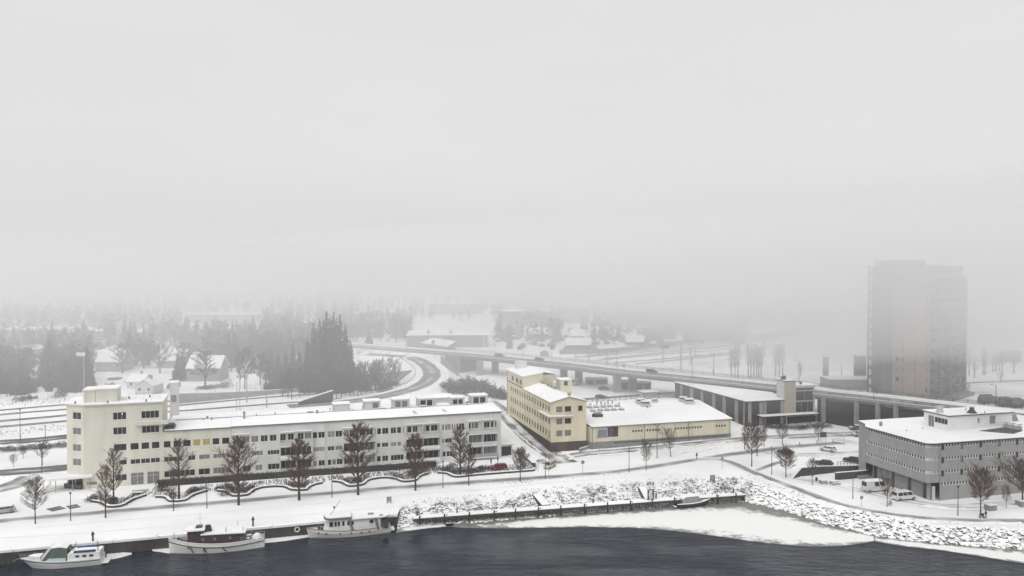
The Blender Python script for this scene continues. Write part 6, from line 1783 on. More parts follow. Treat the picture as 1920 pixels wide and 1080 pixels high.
for a in (('roundtree', 66, 982, 901, 31, 'round bare tree with greyish twigs beside the two cleared parking spots', None), 
          ('linden', 198, 971, 868, 22, 'slim bare tree just in front of a taller one below the cream block', AL),
          ('linden', 213, 946, 836, 28, 'tall bare tree with full brown crown before the blank cream wall', AL),
          ('linden', 325.5, 958, 876, 15, 'small thin bare tree in front of a larger one near the glazed doors', AL),
          ('linden', 335.5, 936, 818, 34, 'wide bare tree with open fan of branches covering the ochre blinds', AL),
          ('lindenred', 447.5, 947, 812, 36, 'dense dark brown tree where cream wall meets white wall', AL),
          ('lindenred', 561, 938, 818, 34, 'dense brown tree in front of the first balcony stack from the left', AL),
          ('lindenred', 671.5, 928, 790, 34, 'tall brown tree in front of the second balcony stack from the left', AL),
          ('lindenred', 779, 919.5, 808, 28, 'brown tree before the third balcony stack above the curved wall', AL),
          ('lindenred', 863, 891, 796, 27, 'tall russet tree standing inside the shrub bed left of the last balconies', AL),
          ('lindenred', 879, 910, 828, 17, 'narrow dark russet tree right of the taller russet one', AL),
          ('denseround', 975.5, 902, 840, 22, 'small reddish tree beside the maroon car', AL)):
    plant(a[0], a[1], a[2], a[3], a[4], 'street_tree', a[5], a[6])
GR = 'bare trees around the car park and lawn'
for a in (('roundtree', 1211.5, 882, 829, 16, 'small bare tree by the path below the factory middle', 0), ('roundtree', 1258, 856.5, 804, 18, 'small leaning bare tree between street and path before the factory', -.12),
          ('roundtree', 1409.5, 875, 798, 26, 'large bare tree with dense brown crown on the path fork island', 0), ('linden', 1396, 843, 798, 11, 'thin bare tree behind the large one at the factory corner', 0),
          ('roundtree', 1419.5, 855, 803, 19, 'bare tree touching the right side of the large island tree', 0), ('linden', 1432.5, 838, 798, 9, 'thin bare tree farthest back beside the island tree', 0),
          ('roundtree', 1467, 835, 793, 17, 'bare spreading tree under the beige lift shaft', 0), ('denseround', 1473.5, 895.5, 842, 23, 'broad reddish bare tree in front of the dark car', 0),
          ('roundtree', 1523, 909.5, 862, 16, 'bare tree before the tapering dark retaining wall', 0), ('roundtree', 1535, 828, 793, 13, 'small bare tree beside the dark road sign', 0),
          ('roundtree', 1663.5, 950, 897, 17, 'bare tree between the camper van and the sandwich board', 0), ('denseround', 1838.5, 966, 880, 32, 'big round russet tree before the grey building near the walker', 0),
          ('denseround', 1917, 949, 862, 38, 'big round russet tree cut by the right edge', 0), ('roundtree', 1886.5, 953, 912, 12, 'little bare tree between two big russet trees', 0)):
    plant(a[0], a[1], a[2], a[3], a[4], 'bare_tree', a[5], GR, a[6])
for a in ((25, 877, 853, 8, 'tiny bare tree on the snow strip near the left edge'), (43.5, 860, 838, 9, 'tiny bare tree next to the snowy hedge on the left'), (80, 873, 830, 14, 'slender bare tree left of the cream block between the two streets')):
    plant('roundtree', a[0], a[1], a[2], a[3], 'bare_tree', a[4])
# birches by the railway
BG = 'birches along the bridge by the railway yard'
row_ = []
for x, y, t_ in ((1371, 708, 650), (1378, 709, 645), (1383.5, 708, 642), (1403, 707, 640), (1408, 708, 648), (1413.5, 707, 640), (1419, 708, 650), (1423, 708, 646), (1427, 708, 644), (1454.5, 706, 645), (1461, 707, 641), (1467.5, 704, 640), (1501, 704, 678)):
    row_.append(plant('birch', x, y, t_, 9, 'birch_tree', 'slender bare birch beside the railway yard beyond the bridge', BG))
ordered(row_)
RG = 'bare trees right of the foggy tower'
row_ = []
for x, y, t_ in ((1817, 704, 650), (1827, 709, 668), (1843, 703, 650), (1847, 703, 655), (1862, 697, 660), (1868, 697, 662), (1874, 696, 660), (1879, 700, 655), (1901, 700, 665), (1877, 716, 698), (1815, 742, 715)):
    row_.append(plant('birch', x, y, t_, 9, 'bare_tree', 'bare tree in the haze right of the tower', RG))
ordered(row_)
# row of bare trees inside the slip road curve
CG = 'bare trees inside the slip road curve'
row_ = []
for x, y, t_ in ((624, 745, 690), (631, 747, 692), (640, 746, 690), (648, 742, 690), (656, 742, 682), (663, 740, 680), (671, 743, 684), (677, 740, 676), (686, 737, 676), (697, 736, 678), (704, 733, 672), (709, 731, 676), (716, 731, 670), (730, 727, 668), (742, 724, 672), (530, 742, 700), (540, 746, 690), (547, 748, 688), (561, 744, 690), (572, 741, 688)):
    row_.append(plant('wild', x, y, t_, 13, 'bare_tree', 'grey leafless tree in the thicket inside the slip road curve', CG))
ordered(row_)
OG = 'old bare trees in the gardens beyond the railway'
row_ = []
for x, y, t_, h_ in ((385, 727, 655, 30), (433, 697, 640, 26), (450, 728, 655, 15), (459, 730, 650, 18), (488, 722, 660, 20), (499, 722, 672, 22), (412, 686, 640, 22), (348, 700, 640, 22), (230, 700, 640, 24), (300, 700, 645, 24), (160, 715, 655, 22), (96, 712, 660, 20), (270, 690, 640, 26), (475, 690, 645, 20), (505, 700, 650, 22)):
    row_.append(plant('wild', x, y, t_, h_, 'bare_tree', 'spreading bare tree in misty gardens beyond the railway', OG))
ordered(row_)
SG = 'dark spruces rising into the fog left of the bridge'
row_ = []
for x, y, t_, h_ in ((577, 735, 628, 14), (588, 732, 600, 16), (600, 734, 592, 17), (613, 735, 578, 18), (626, 736, 580, 18), (638, 735, 584, 17), (648, 732, 604, 15), (658, 728, 635, 13), (594, 728, 612, 15), (607, 730, 595, 17), (620, 730, 590, 17), (632, 731, 592, 16), (562, 727, 655, 13), (549, 716, 640, 13), (536, 717, 655, 14), (522, 716, 658, 14), (508, 712, 662, 12), (692, 652, 612, 9), (342, 712, 655, 12), (334, 714, 660, 12)):
    row_.append(plant('spruce', x, y, t_, h_, 'spruce_tree', 'tall dark spruce fading into the fog behind the railway', SG))
ordered(row_)
# left hillside woods and gardens
FG = 'trees in the foggy woods beyond the railway'
FL = {'spruce': 'dark spruce in the foggy woods on the left', 'wild': 'bare grey tree in the foggy woods on the left'}
rf = random.Random(42)
def scatter(n, x0, x1, y0, y1, keys, h0, h1, holes=(), labels=FL, group=FG):
    k = 0; tries = 0
    while k < n and tries < n * 30:
        tries += 1
        x = rf.uniform(x0, x1); d0, d1 = 1 / (y1 - 510), 1 / (y0 - 510); y = 510 + 1 / rf.uniform(d0, d1)
        if any(a < x < b and c < y < d for a, b, c, d in holes): continue
        key = rf.choice(keys); p = P(x, y); H_ = rf.uniform(h0, h1) * (1.15 if key == 'spruce' else .85)
        tm, cm = TREE[key][rf.randrange(len(TREE[key]))]; s = H_ / HT_[key]
        t = thing('spruce_tree' if key == 'spruce' else 'bare_tree', labels[key], 'tree', p, rf.uniform(0, 6.28), group); w_ = s * rf.uniform(.85, 1.25); t.scale = (w_, w_, s)
        obj('trunk', tm, t); obj('crown', cm, t); k += 1
scatter(26, -70, 60, 690, 745, ('spruce', 'wild'), 9, 17)
scatter(24, 80, 168, 692, 738, ('spruce', 'wild', 'wild'), 9, 17)
scatter(44, -60, 345, 646, 692, ('spruce', 'wild'), 10, 16, holes=((172, 236, 655, 700), (285, 345, 655, 690)))
scatter(50, 330, 580, 630, 690, ('spruce', 'wild'), 10, 17, holes=((345, 415, 672, 690),))
scatter(36, 640, 770, 612, 645, ('spruce', 'wild', 'wild'), 9, 15)
CL = {'spruce': 'dark spruce among the foggy houses beyond the railway yard', 'wild': 'bare grey tree among the foggy houses beyond the railway yard'}
CGp = 'trees among the houses beyond the railway yard'
scatter(64, 925, 1380, 600, 650, ('spruce', 'wild'), 8, 14, labels=CL, group=CGp, holes=((1060, 1112, 630, 655), (1172, 1208, 630, 650)))
scatter(40, 1380, 1540, 586, 618, ('spruce', 'wild'), 8, 14, labels=CL, group=CGp)
# open ground in front of the far houses, kept free of trees
CLEARINGS = ((340, 490, 594, 636), (108, 196, 624, 652), (222, 278, 625, 654), (-10, 108, 622, 646), (10, 80, 656, 690), (172, 236, 655, 705), (285, 348, 655, 695), (940, 985, 600, 634), (1050, 1112, 592, 660), (990, 1030, 622, 642), (1170, 1210, 632, 655))
# woods too far to tell apart
def far_mass(name, n, x0, x1, y0, y1, seed):
    r = random.Random(seed); mb = MB()
    for _ in range(n):
        x = r.uniform(x0, x1); y = 510 + 1 / r.uniform(1 / (y1 - 510), 1 / (y0 - 510))
        if any(a < x < b_ and c < y < d for a, b_, c, d in CLEARINGS): continue
        p = P(x, y); H_ = r.uniform(8, 16); R = H_ * r.uniform(.16, .3); sp = r.random() < .5
        for k in range(46):
            f = r.random(); z = H_ * (.12 + .88 * f); rad = R * ((1 - f) if sp else math.sin(PI * min(1, .15 + f * .85)) ) + .2; az = r.uniform(0, 6.283); q = p + Vector((math.cos(az) * rad * r.random() ** .5, math.sin(az) * rad, z)); s = r.uniform(.9, 2.0)
            a = Vector((r.uniform(-1, 1), r.uniform(-1, 1), r.uniform(-1, 1))).normalized() * s; b_ = Vector((r.uniform(-1, 1), r.uniform(-1, 1), r.uniform(-1, 1))).normalized() * s
            mb.face([q, q + a, q + b_])
    tag(obj(name, mb, mats=M['farwood']), kind='stuff')
far_mass('far_woods', 1500, -160, 660, 553, 642, 5); far_mass('far_woods', 1300, 600, 1560, 551, 604, 6); far_mass('far_woods', 330, 1815, 2020, 556, 648, 7); far_mass('far_woods', 620, 930, 1400, 600, 648, 8); far_mass('far_woods', 260, 1380, 1550, 584, 618, 14); far_mass('far_woods', 160, 640, 770, 606, 640, 15); far_mass('far_woods', 430, -80, 345, 640, 690, 9); far_mass('far_woods', 260, 380, 600, 636, 690, 10); far_mass('far_woods', 60, -80, 60, 690, 735, 11); far_mass('far_woods', 60, 85, 165, 692, 732, 12)
def undergrowth(n, x0, x1, y0, y1, h, seed):
    r = random.Random(seed); mb = MB()
    for _ in range(n):
        x = r.uniform(x0, x1); y = 510 + 1 / r.uniform(1 / (y1 - 510), 1 / (y0 - 510)); p = P(x, y); R = r.uniform(1.5, 3.5); hh = h * r.uniform(.5, 1.2)
        for k in range(70):
            a = r.uniform(0, 6.283); rad = R * r.random() ** .5; q = p + Vector((math.cos(a) * rad, math.sin(a) * rad, 0)); e = q + Vector((r.uniform(-.6, .6), r.uniform(-.6, .6), hh * r.uniform(.5, 1.0))); s_ = Vector((math.sin(a), -math.cos(a), 0)) * .2
            mb.face([q - s_, q + s_, e])
    tag(obj('undergrowth', mb, mats=M['farwood']), kind='stuff')
far_mass('far_woods', 500, -120, 620, 596, 646, 16)
undergrowth(90, -70, 62, 688, 742, 4.5, 1); undergrowth(80, 78, 168, 690, 736, 4.5, 2); undergrowth(120, -60, 345, 646, 690, 4, 3); undergrowth(110, 340, 640, 636, 700, 4, 4); undergrowth(70, 505, 665, 700, 738, 4.5, 5); undergrowth(60, 625, 745, 700, 735, 3.5, 6); undergrowth(90, 930, 1250, 620, 656, 4, 7)
# ---------------------------------------------------------------- shrubs, hedges and the scalloped garden walls
def leafball(mb, c, R, h, n, size, r):
    lob = [(r.uniform(-.6, .6) * R, r.uniform(-.6, .6) * R, r.uniform(.35, .6) * R, r.uniform(.55, 1.1) * h) for _ in range(5)] + [(0, 0, R, h * .7)]
    R_, h_ = R, h
    for _ in range(n):
        ox, oy, R, h = r.choice(lob)
        a = r.uniform(0, 6.283); f = r.random(); rad = R * math.sqrt(r.random()); z = h * (1 - (rad / R) ** 2 * .6) * f ** .6
        q = Vector((c[0] + ox + math.cos(a) * rad, c[1] + oy + math.sin(a) * rad, c[2] + z)); s = size * r.uniform(.6, 1.3)
        u = Vector((r.uniform(-1, 1), r.uniform(-1, 1), r.uniform(-.2, 1))).normalized() * s; v = Vector((r.uniform(-1, 1), r.uniform(-1, 1), r.uniform(-1, 1))).normalized() * s * .4
        mb.face([q - u * .5, q + v, q + u])
rs = random.Random(77)
def shrub(px, py, R, h, m_, label, name='shrub', n=500, size=.3, group=None, sy=1.0, cat='shrub'):
    p = P(px, py); k = MB(); leafball(k, (0, 0, 0), R, h, n, size, rs); k.v = [(x, y * sy, z) for x, y, z in k.v]
    return tag(obj(name, k, None, p, GA, mats=M[m_]), label, cat, group)
hp = pxs((297, 911.5), (400, 904.5), (520, 896), (640, 887.5), (720, 882), (818, 874.5)); hc = crom(hp, 1.0); k = MB(); 
for i, p in enumerate(hc):
    for _ in range(60):
        q = p + Vector((rs.uniform(-.6, .6), rs.uniform(-.75, .75), 0)); q.z += 1.5 * rs.random() ** .5; u = Vector((rs.uniform(-1, 1), rs.uniform(-1, 1), rs.uniform(-1, 1))).normalized() * .3; v = Vector((rs.uniform(-1, 1), rs.uniform(-1, 1), rs.uniform(-1, 1))).normalized() * .16
        k.face([q - u * .5, q + v, q + u])
n_ = normals2(hc); rings = [[p - n * .55, p + n * .55, p + n * .5 + Vector((0, 0, 1.3)), p - n * .5 + Vector((0, 0, 1.3))] for p, n in zip(hc, n_)]; k.loft(rings, caps=True)
tag(obj('clipped_hedge', k, mats=M['hedge']), 'long dark clipped hedge running along the terrace of the pale building', 'hedge')
shrub(302, 921, 1.6, 2.6, 'hedge', 'rounded dark bush at the left end of the long clipped hedge', 'bush', 700)
SCAL = [[(170.6, 941.5), (183, 943), (195.6, 947), (202.6, 952), (225.7, 950.7), (238, 945), (249, 938.5), (262, 934), (274.4, 930)],
        [(291.7, 933.4), (303, 933.5), (311, 935), (319.5, 941.5), (346, 940), (355, 934.5), (364.6, 929), (377, 925), (389, 921.8)],
        [(407, 922), (418, 922.5), (426.5, 925), (437.7, 931.4), (464, 929.4), (471, 924), (479.4, 919), (492, 915.5), (506, 914), (520, 913.3), (532.4, 914), (540, 916.5), (547.7, 920), (575, 920), (578, 916), (583, 913), (592, 909.5), (604.7, 907)],
        [(623, 904), (632, 904.5), (642, 906.5), (655.6, 913), (680, 910), (689, 903), (700, 899.5), (720.7, 897), (741, 899), (756.4, 904.3), (779.8, 902), (786, 895.5), (795, 891.5), (804, 889)],
        [(820.5, 888), (830, 888.3), (839, 889.5), (855, 895.6), (890, 892.3), (924.4, 889.5), (1000, 883.5), (1003, 882)]]
SL = ['left of the glazed doors', 'right of the round bush', 'under the first two dense trees', 'under the middle trees with two scallops', 'leading to the maroon car']
for s_, lb in zip(SCAL, SL):
    pl = crom(pxs(*s_), 1.0); nn_ = normals2(pl); o = pl[0]
    t = thing('garden_wall', 'low dark scalloped garden wall topped with snow ' + lb, 'wall', o, 0, 'scalloped garden walls')
    rings = [[(p - n * .16) - o + Vector((0, 0, -.3)), (p + n * .16) - o + Vector((0, 0, -.3)), (p + n * .16) - o + Vector((0, 0, .45)), (p - n * .16) - o + Vector((0, 0, .45))] for p, n in zip(pl, nn_)]
    k = MB(); k.loft(rings, caps=True); obj('wall', k, t, mats=M['darkwall'])
    rings = [[(p - n * .12) - o + Vector((0, 0, .453)), (p + n * .5) - o + Vector((0, 0, .453)), (p + n * .45) - o + Vector((0, 0, .56)), (p - n * .1) - o + Vector((0, 0, .54))] for p, n in zip(pl, nn_)]
    k = MB(); k.loft(rings, caps=True); obj('snow_cap', k, t, mats=M['roofsnow'])
    # planting behind each wall: brown stems and dead perennials
    k = MB(); a = Vector((pl[0].x, pl[0].y, 0))
    for p, n in zip(pl, nn_):
        for _ in range(44):
            dd = rs.uniform(.5, 7.5) ** 1.0; q = p + Vector((-.28, .96, 0)) * dd + Vector((rs.uniform(-.9, .9), rs.uniform(-.3, .3), 0)); q.z = 0
            if q.y > o1.y + (q.x - o1.x) * math.tan(F1.ang) - 5.5 : continue
            tuft(k, q, rs.uniform(.35, .9), 3, .35, .05, rs)
    bd = tag(obj('bed_planting', k, mats=M['shrub']), kind='stuff')
SH = 'dark shrubs in the garden beds'
for x, y, R, h, lb in ((180, 938, 2.2, 1.6, 'dark shrub at the left end of the garden wall by the sign'), (205, 945, 2.4, 1.8, 'dark shrub around the foot of the tall tree'), (372, 922, 2.6, 1.2, 'low dark shrub right of the fan-shaped tree'), (438, 924, 4.2, 1.7, 'broad dark shrub under the first dense tree'), (462, 921, 2.6, 1.4, 'dark shrub to the right of the first dense tree'),
                    (420, 917, 2.2, 1.2, 'small dark shrub at the steps left of the first dense tree'), (560, 912, 2.6, 1.3, 'brown shrub under the second dense tree'), (663, 904, 2.8, 1.5, 'brown shrub at the foot of the tallest middle tree'), (757, 893, 4.0, 2.2, 'broad brown shrub left of the third balcony tree'), (782, 889, 3.4, 2.6, 'tall brown shrub behind the third balcony tree'),
                    (797, 880, 2.6, 2.2, 'brown shrub beside the garden passage'), (829, 883, 2.8, 2.0, 'rounded grey shrub right of the garden passage'), (848, 878, 1.5, 2.3, 'upright dark shrub next to the white pergola'), (868, 886, 3.2, 1.6, 'brown shrub under the russet trees'), (893, 884, 3.0, 1.5, 'brown shrub right of the russet trees'), (908, 880, 2.0, 1.4, 'brown shrub beside the maroon car')):
    shrub(x, y, R, h, 'shrub', lb, n=int(260 * R), size=.32, group=SH)
row_ = []
EG = 'dark evergreen shrubs between slip road and side street'
for x, y, R, h in ((838, 733, 4, 5.5), (848, 735, 4, 6), (858, 737, 4.5, 6.2), (868, 738, 4, 6), (878, 741, 4, 5), (886, 729, 3.5, 5), (895, 731, 4, 5), (905, 735, 4, 5.4), (915, 739, 4, 5.2), (925, 743, 4, 5.2), (934, 746, 3.6, 5), (872, 727, 3.5, 5.4), (942, 748, 2.6, 3.4)):
    row_.append(shrub(x, y, R, h, 'pine', 'dark evergreen shrub in the clump behind the snowy roof', 'evergreen_shrub', 1100, .6, EG))
ordered(row_)
row_ = []
sg = 'snowy bushes along the upper left street'
for x in range(-40, 126, 11):
    row_.append(shrub(x, 846 - x * .075, 2.3, 1.5, 'frosted', 'low snowy bush in the row above the left street', 'bush', 420, .34, sg))
ordered(row_)
row_ = []
GG = 'misty garden bushes'
for x, y, R, h in ((424, 727, 3.4, 4), (400, 728, 5, 1.6), (385, 729, 4, 1.5), (244, 718, 2.4, 2.2), (329, 726, 2.6, 4.0), (320, 730, 2.2, 3), (126, 735, 2.6, 4), (106, 745, 3.4, 3), (38, 752, 3, 2.5), (60, 748, 2, 2), (215, 712, 3, 1.5), (205, 728, 2.6, 2.5)):
    row_.append(shrub(x, y, R, h, 'shrub', 'misty dark bush in the gardens beyond the railway', 'bush', 500, .5, GG))
ordered(row_)

for x, y, lb in ((1446, 803, 'left end'), (1466, 804, 'under the canopy left end'), (1486, 804, 'under the lift shaft'), (1506, 804, 'under the glass stair'), (1524, 802, 'under the canopy right end'), (1545, 801, 'by the underpass store')):
    shrub(x, y, 2.8, 1.6, 'shrub', 'low dark shrub along the foot of the striped hall, ' + lb, 'shrub', 500, .35)
# dry grass and stubble poking through the snow
gk = MB(); rg = random.Random(12)
def speckle(n, pts, spread, hmax=.4):
    pl = pxs(*pts)
    for _ in range(n):
        k_ = rg.randrange(len(pl) - 1); p = pl[k_].lerp(pl[k_ + 1], rg.random()) + Vector((rg.gauss(0, spread), rg.gauss(0, spread), 0)); p.z = hgt(p.x, p.y)
        tuft(gk, p, rg.uniform(.12, hmax), rg.randrange(3, 8), .35, .05, rg)
speckle(260, ((760, 944), (900, 932), (1000, 920), (1150, 906), (1300, 893)), 1.2); speckle(120, ((1400, 893), (1500, 928), (1640, 960), (1800, 984)), .8)
speckle(140, ((1000, 899), (1080, 893), (1180, 886)), .8, .3); speckle(170, ((1120, 845), (1240, 835), (1370, 823)), 1.8); speckle(120, ((900, 907), (1000, 902)), .8, .3); speckle(160, ((-40, 838), (60, 834), (124, 828)), 1.5); speckle(200, ((-60, 815), (60, 808), (124, 800)), 2.5, .6); speckle(120, ((1260, 850), (1340, 842), (1420, 836)), 1.2, .3)
speckle(220, ((900, 690), (1060, 675), (1250, 688)), 5, .8); speckle(200, ((340, 742), (480, 732), (600, 745)), 4, .9); speckle(200, ((-20, 760), (60, 752), (125, 748)), 5, 1.0)
tag(obj('dry_grass', gk, mats=M['twig']), kind='stuff')
# ---------------------------------------------------------------- vehicles
CARS = {}
def car_meshes(kind, col, snow=False):
    key = (kind, col, snow)
    if key in CARS: return CARS[key]
    if kind in ('hatch', 'sedan', 'wagon'):
        L, W = 4.35, 1.78
        low = [(-L / 2, .35), (-L / 2 + .02, .62), (-L / 2 + .1, .86), (-L / 2 + .95, .98), (L / 2 - .95, .98), (L / 2 - .08, .90), (L / 2, .62), (L / 2 - .02, .35)]
        x0, x1, x2, x3 = (-1.95, -1.55, .55, 1.25) if kind != 'sedan' else (-1.55, -.95, .5, 1.2)
        if kind == 'wagon': x0, x1 = -2.1, -1.85
        H_ = 1.47
        low = [(-x, z) for x, z in low[::-1]]      # nose at +x
    else:
        L, W, H_ = 5.2, 1.95, 1.98
        low = [(-L / 2, .38), (-L / 2, 1.05), (L / 2 - 1.0, 1.05), (L / 2 - .08, .88), (L / 2, .6), (L / 2 - .02, .38)]
        x0, x1, x2, x3 = -L / 2 + .02, -L / 2 + .12, 1.05, 1.85
    if kind == 'camper': L, W, H_ = 6.0, 2.1, 2.55; low = [(-L / 2, .4), (-L / 2, 1.25), (L / 2 - .9, 1.25), (L / 2 - .06, 1.0), (L / 2, .65), (L / 2 - .02, .4)]; x0, x1, x2, x3 = -L / 2 + .01, -L / 2 + .1, 1.5, 2.3
    hw = W / 2; mb = MB()
    zs = max(z for x, z in low) - .02
    # lower body lofted across: narrower at the sill, full at the waist
    rings = []
    for y, kx, kz in ((-hw * .90, .97, .02), (-hw, 1, 0), (hw, 1, 0), (hw * .90, .97, .02)):
        rings.append([(x * kx, y if z > .5 else y * .96, z + (kz if z < .5 else -kz)) for x, z in low])
    mb.loft(rings, caps=True)
    cab = lambda f, s: [(x0 + (x1 - x0) * f, s, zs + (H_ - zs) * f), (x3 + (x2 - x3) * f, s, zs + (H_ - zs) * f)]
    tw_, bw_ = hw * .76, hw * .95
    if kind in ('van', 'camper'): tw_ = hw * .90
    A = [(x0, -bw_, zs), (x3, -bw_, zs), (x3, bw_, zs), (x0, bw_, zs)]; T = [(x1, -tw_, H_ - .06), (x2, -tw_, H_ - .06), (x2, tw_, H_ - .06), (x1, tw_, H_ - .06)]
    TT = [(x1 + .12, -tw_ + .12, H_), (x2 - .14, -tw_ + .12, H_), (x2 - .14, tw_ - .12, H_), (x1 + .12, tw_ - .12, H_)]
    mb.loft([A, T, TT], caps=True)
    pm = paint('car paint %s %s' % (kind, len(CARS)), col, (.8, .95) if snow else None)
    body = mb.mesh('body', pm, False)
    g = MB()
    def quad(a, b, c, d, off=.012):
        n = (Vector(b) - Vector(a)).cross(Vector(d) - Vector(a)).normalized() * off
        g.face([Vector(v) + n for v in (a, b, c, d)])
    def lerp3(p, q, t): return tuple(p[i] + (q[i] - p[i]) * t for i in range(3))
    def panel(p0, p1, p2, p3, u0, u1, v0=.10, v1=.88):
        a, b = lerp3(p0, p1, u0), lerp3(p0, p1, u1); d, c = lerp3(p3, p2, u0), lerp3(p3, p2, u1)
        quad(lerp3(a, d, v0), lerp3(b, c, v0), lerp3(b, c, v1), lerp3(a, d, v1))
    cuts = ((.05, .34), (.37, .63), (.66, .95)) if kind not in ('camper',) else ((.42, .66), (.70, .95))
    if kind == 'sedan' or kind == 'hatch': cuts = ((.06, .20), (.23, .55), (.58, .93))
    for u0, u1 in cuts: panel(A[0], A[1], T[1], T[0], u0, u1)
    for u0, u1 in cuts: panel(A[2], A[3], T[3], T[2], 1 - u1, 1 - u0)
    panel(A[1], A[2], T[2], T[1], .07, .93)
    panel(A[3], A[0], T[0], T[3], .1, .9)
    glass = g.mesh('windows', M['carglass'])
    w = MB(); r_ = .33
    w.tube((0, -.11, 0), (0, .11, 0), r_, r_, 14, 0)
    wheel = w.mesh('wheel', M['tyre'])
    w = MB(); w.tube((0, -.118, 0), (0, .118, 0), r_ * .62, r_ * .62, 10); rim = w.mesh('rim', M['rim'])
    xs_ = (-L / 2 + .85, L / 2 - .9)
    l1 = MB()
    l1.box(-.03, .03, -.17, .17, -.08, .08); tail = l1.mesh('tail_lamp', M['redlamp']); l1 = MB(); l1.box(-.04, .04, -.2, .2, -.07, .07); head = l1.mesh('headlight', M['headlamp'])
    sn = None
    if snow:
        k = MB(); k.box(x1 + .16, x2 - .18, -tw_ + .16, tw_ - .16, H_ + .002, H_ + .09); sn = k.mesh('snow_cap', M['roofsnow'])
    CARS[key] = (body, glass, wheel, rim, xs_, hw, r_, tail, head, L, zs, sn)
    return CARS[key]
def car(px, py, rz, kind, col, label, z=None, group=None, snow=False, name='parked_car', cat='car', k=1.0):
    b, g, w, rim, xs_, hw, r_, tail, head, L, zs, sn = car_meshes(kind, col, snow)
    p = P(px, py, z); p.z += .06
    t = thing(name, label, cat, p, math.radians(rz), group)
    if k != 1: t.scale = (k, k, k)
    obj('body', b, t); obj('windows', g, t)
    for x in xs_:
        for s in (-1, 1):
            o = obj('wheel', w, t, (x, s * (hw - .1), r_)); obj('rim', rim, o)
    for s in (-1, 1):
        obj('headlight', head, t, (L / 2 - .05, s * (hw - .35), .68)); obj('tail_lamp', tail, t, (-L / 2 + .02, s * (hw - .3), .80))
    if sn: obj('snow_cap', sn, t)
    return t
WH, DK, SV, RD = (.62, .63, .64), (.025, .025, .028), (.35, .36, .37), (.15, .012, .02)
car(7, 962, 212, 'hatch', SV, 'pale silver hatchback at the left edge by the driveway', snow=True)
car(935, 880.5, 196, 'wagon', RD, 'dark red estate car parked beside the garage drive')
car(1031, 877, 243, 'van', (.42, .41, .33), 'small pale yellowish van driving out of the side street', name='small_van', cat='van', k=.85)
car(1552, 846, 137, 'hatch', WH, 'white hatchback alone in the car park', snow=True)
CP = 'dark cars in the car park'
car(1545, 873, 143, 'hatch', DK, 'dark car on the car park beside the tapering wall, left one', group=CP)
car(1597.5, 867, 143, 'hatch', DK, 'dark car on the car park nearest the grey building', group=CP)
car(1473, 852, 140, 'sedan', DK, 'dark car half hidden behind the broad reddish tree', group=CP)
car(1612, 818, 182, 'wagon', SV, 'silver estate car just left of the grey building corner', snow=True)
car(1606, 806, 182, 'wagon', (.12, .12, .125), 'grey estate car farther back by the underpass', snow=True)
car(1695, 937, 17, 'van', WH, 'white passenger van with dark windows beside the grey building', name='white_van', cat='van', k=1.04)
car(1641, 921, 15, 'camper', (.55, .55, .55), 'white high-roofed camper van parked by the recessed ground floor', name='camper_van', cat='camper van', snow=True)
car(404, 896.5, 16, 'hatch', (.2, .2, .2), 'snow-roofed car parked on the terrace behind the clipped hedge', snow=True)
def on_bridge(px, off):
    r = ray(px, 700); best = None
    for a in range(len(nl) - 1):
        p, q = nl[a] + nv[a] * off, nl[a + 1] + nv[a + 1] * off
        s0, s1 = p.x * r.y - p.y * r.x, q.x * r.y - q.y * r.x
        if s0 * s1 <= 0 and p.y > 0: t = s0 / (s0 - s1); best = (p.lerp(q, t), (q - p))
    return best
for px, off, lb, col in ((1222, 8.2, 'dark car driving on the bridge above the striped hall', DK), (1011, 7.4, 'dark car crossing the bridge behind the yellow building', DK), (936, 8, 'grey car on the far left part of the bridge', (.08, .08, .08))):
    p, d = on_bridge(px, off); t = car(px, 700, math.degrees(math.atan2(d.y, d.x)), 'wagon', col, lb, name='moving_car'); t.location = (p.x, p.y, BZ + .03)
car(1132, 731.5, 10, 'hatch', DK, 'dark car parked between the bridge piers')
car(1127, 747.5, 8, 'wagon', DK, 'dark car on the street behind the factory roof', name='moving_car')
car(1081, 722, 60, 'camper', (.3, .3, .31), 'pale motorhome parked by the second bridge pier pair', name='motorhome', cat='camper van')
def covered(px, py, L, label):
    p = P(px, py); t = thing('covered_truck', label, 'truck', p, .15, 'dark covered trucks right of the tower')
    k = MB(); rings = []
    for x in (-L / 2, -L / 2 + .8, L / 2 - 1.2, L / 2 - .2): 
        e = .75 if x in (-L / 2, L / 2 - .2) else 1
        rings.append([(x, -1.25 * e, 1.0), (x, -1.25 * e, 2.4 * e), (x, -.7 * e, 3.4 * e), (x, .7 * e, 3.4 * e), (x, 1.25 * e, 2.4 * e), (x, 1.25 * e, 1.0)])
    k.loft(rings, caps=True); obj('cover', k, t, mats=M['darkgrey'])
    k = MB(); k.box(-L / 2, L / 2 + .2, -1.1, 1.1, .5, .98); obj('chassis', k, t, mats=M['black'])
    k = MB(); k.box(L / 2 - .15, L / 2 + 1.5, -1.15, 1.15, .7, 2.6); obj('cab', k, t, mats=M['plinth'])
    for x in (-L / 2 + 1, 0, L / 2 + .4):
        for s in (-1, 1): k = MB(); k.tube((x, s * 1.0, .45), (x, s * 1.25, .45), .45, .45, 10); obj('wheel', k, t, mats=M['tyre'])
covered(1849, 757, 5.5, 'dark covered truck between tower and lamp'); covered(1885, 762, 5.0, 'dark covered truck right of the lamp'); covered(1906, 764, 4.5, 'dark covered truck at the far right of the group')

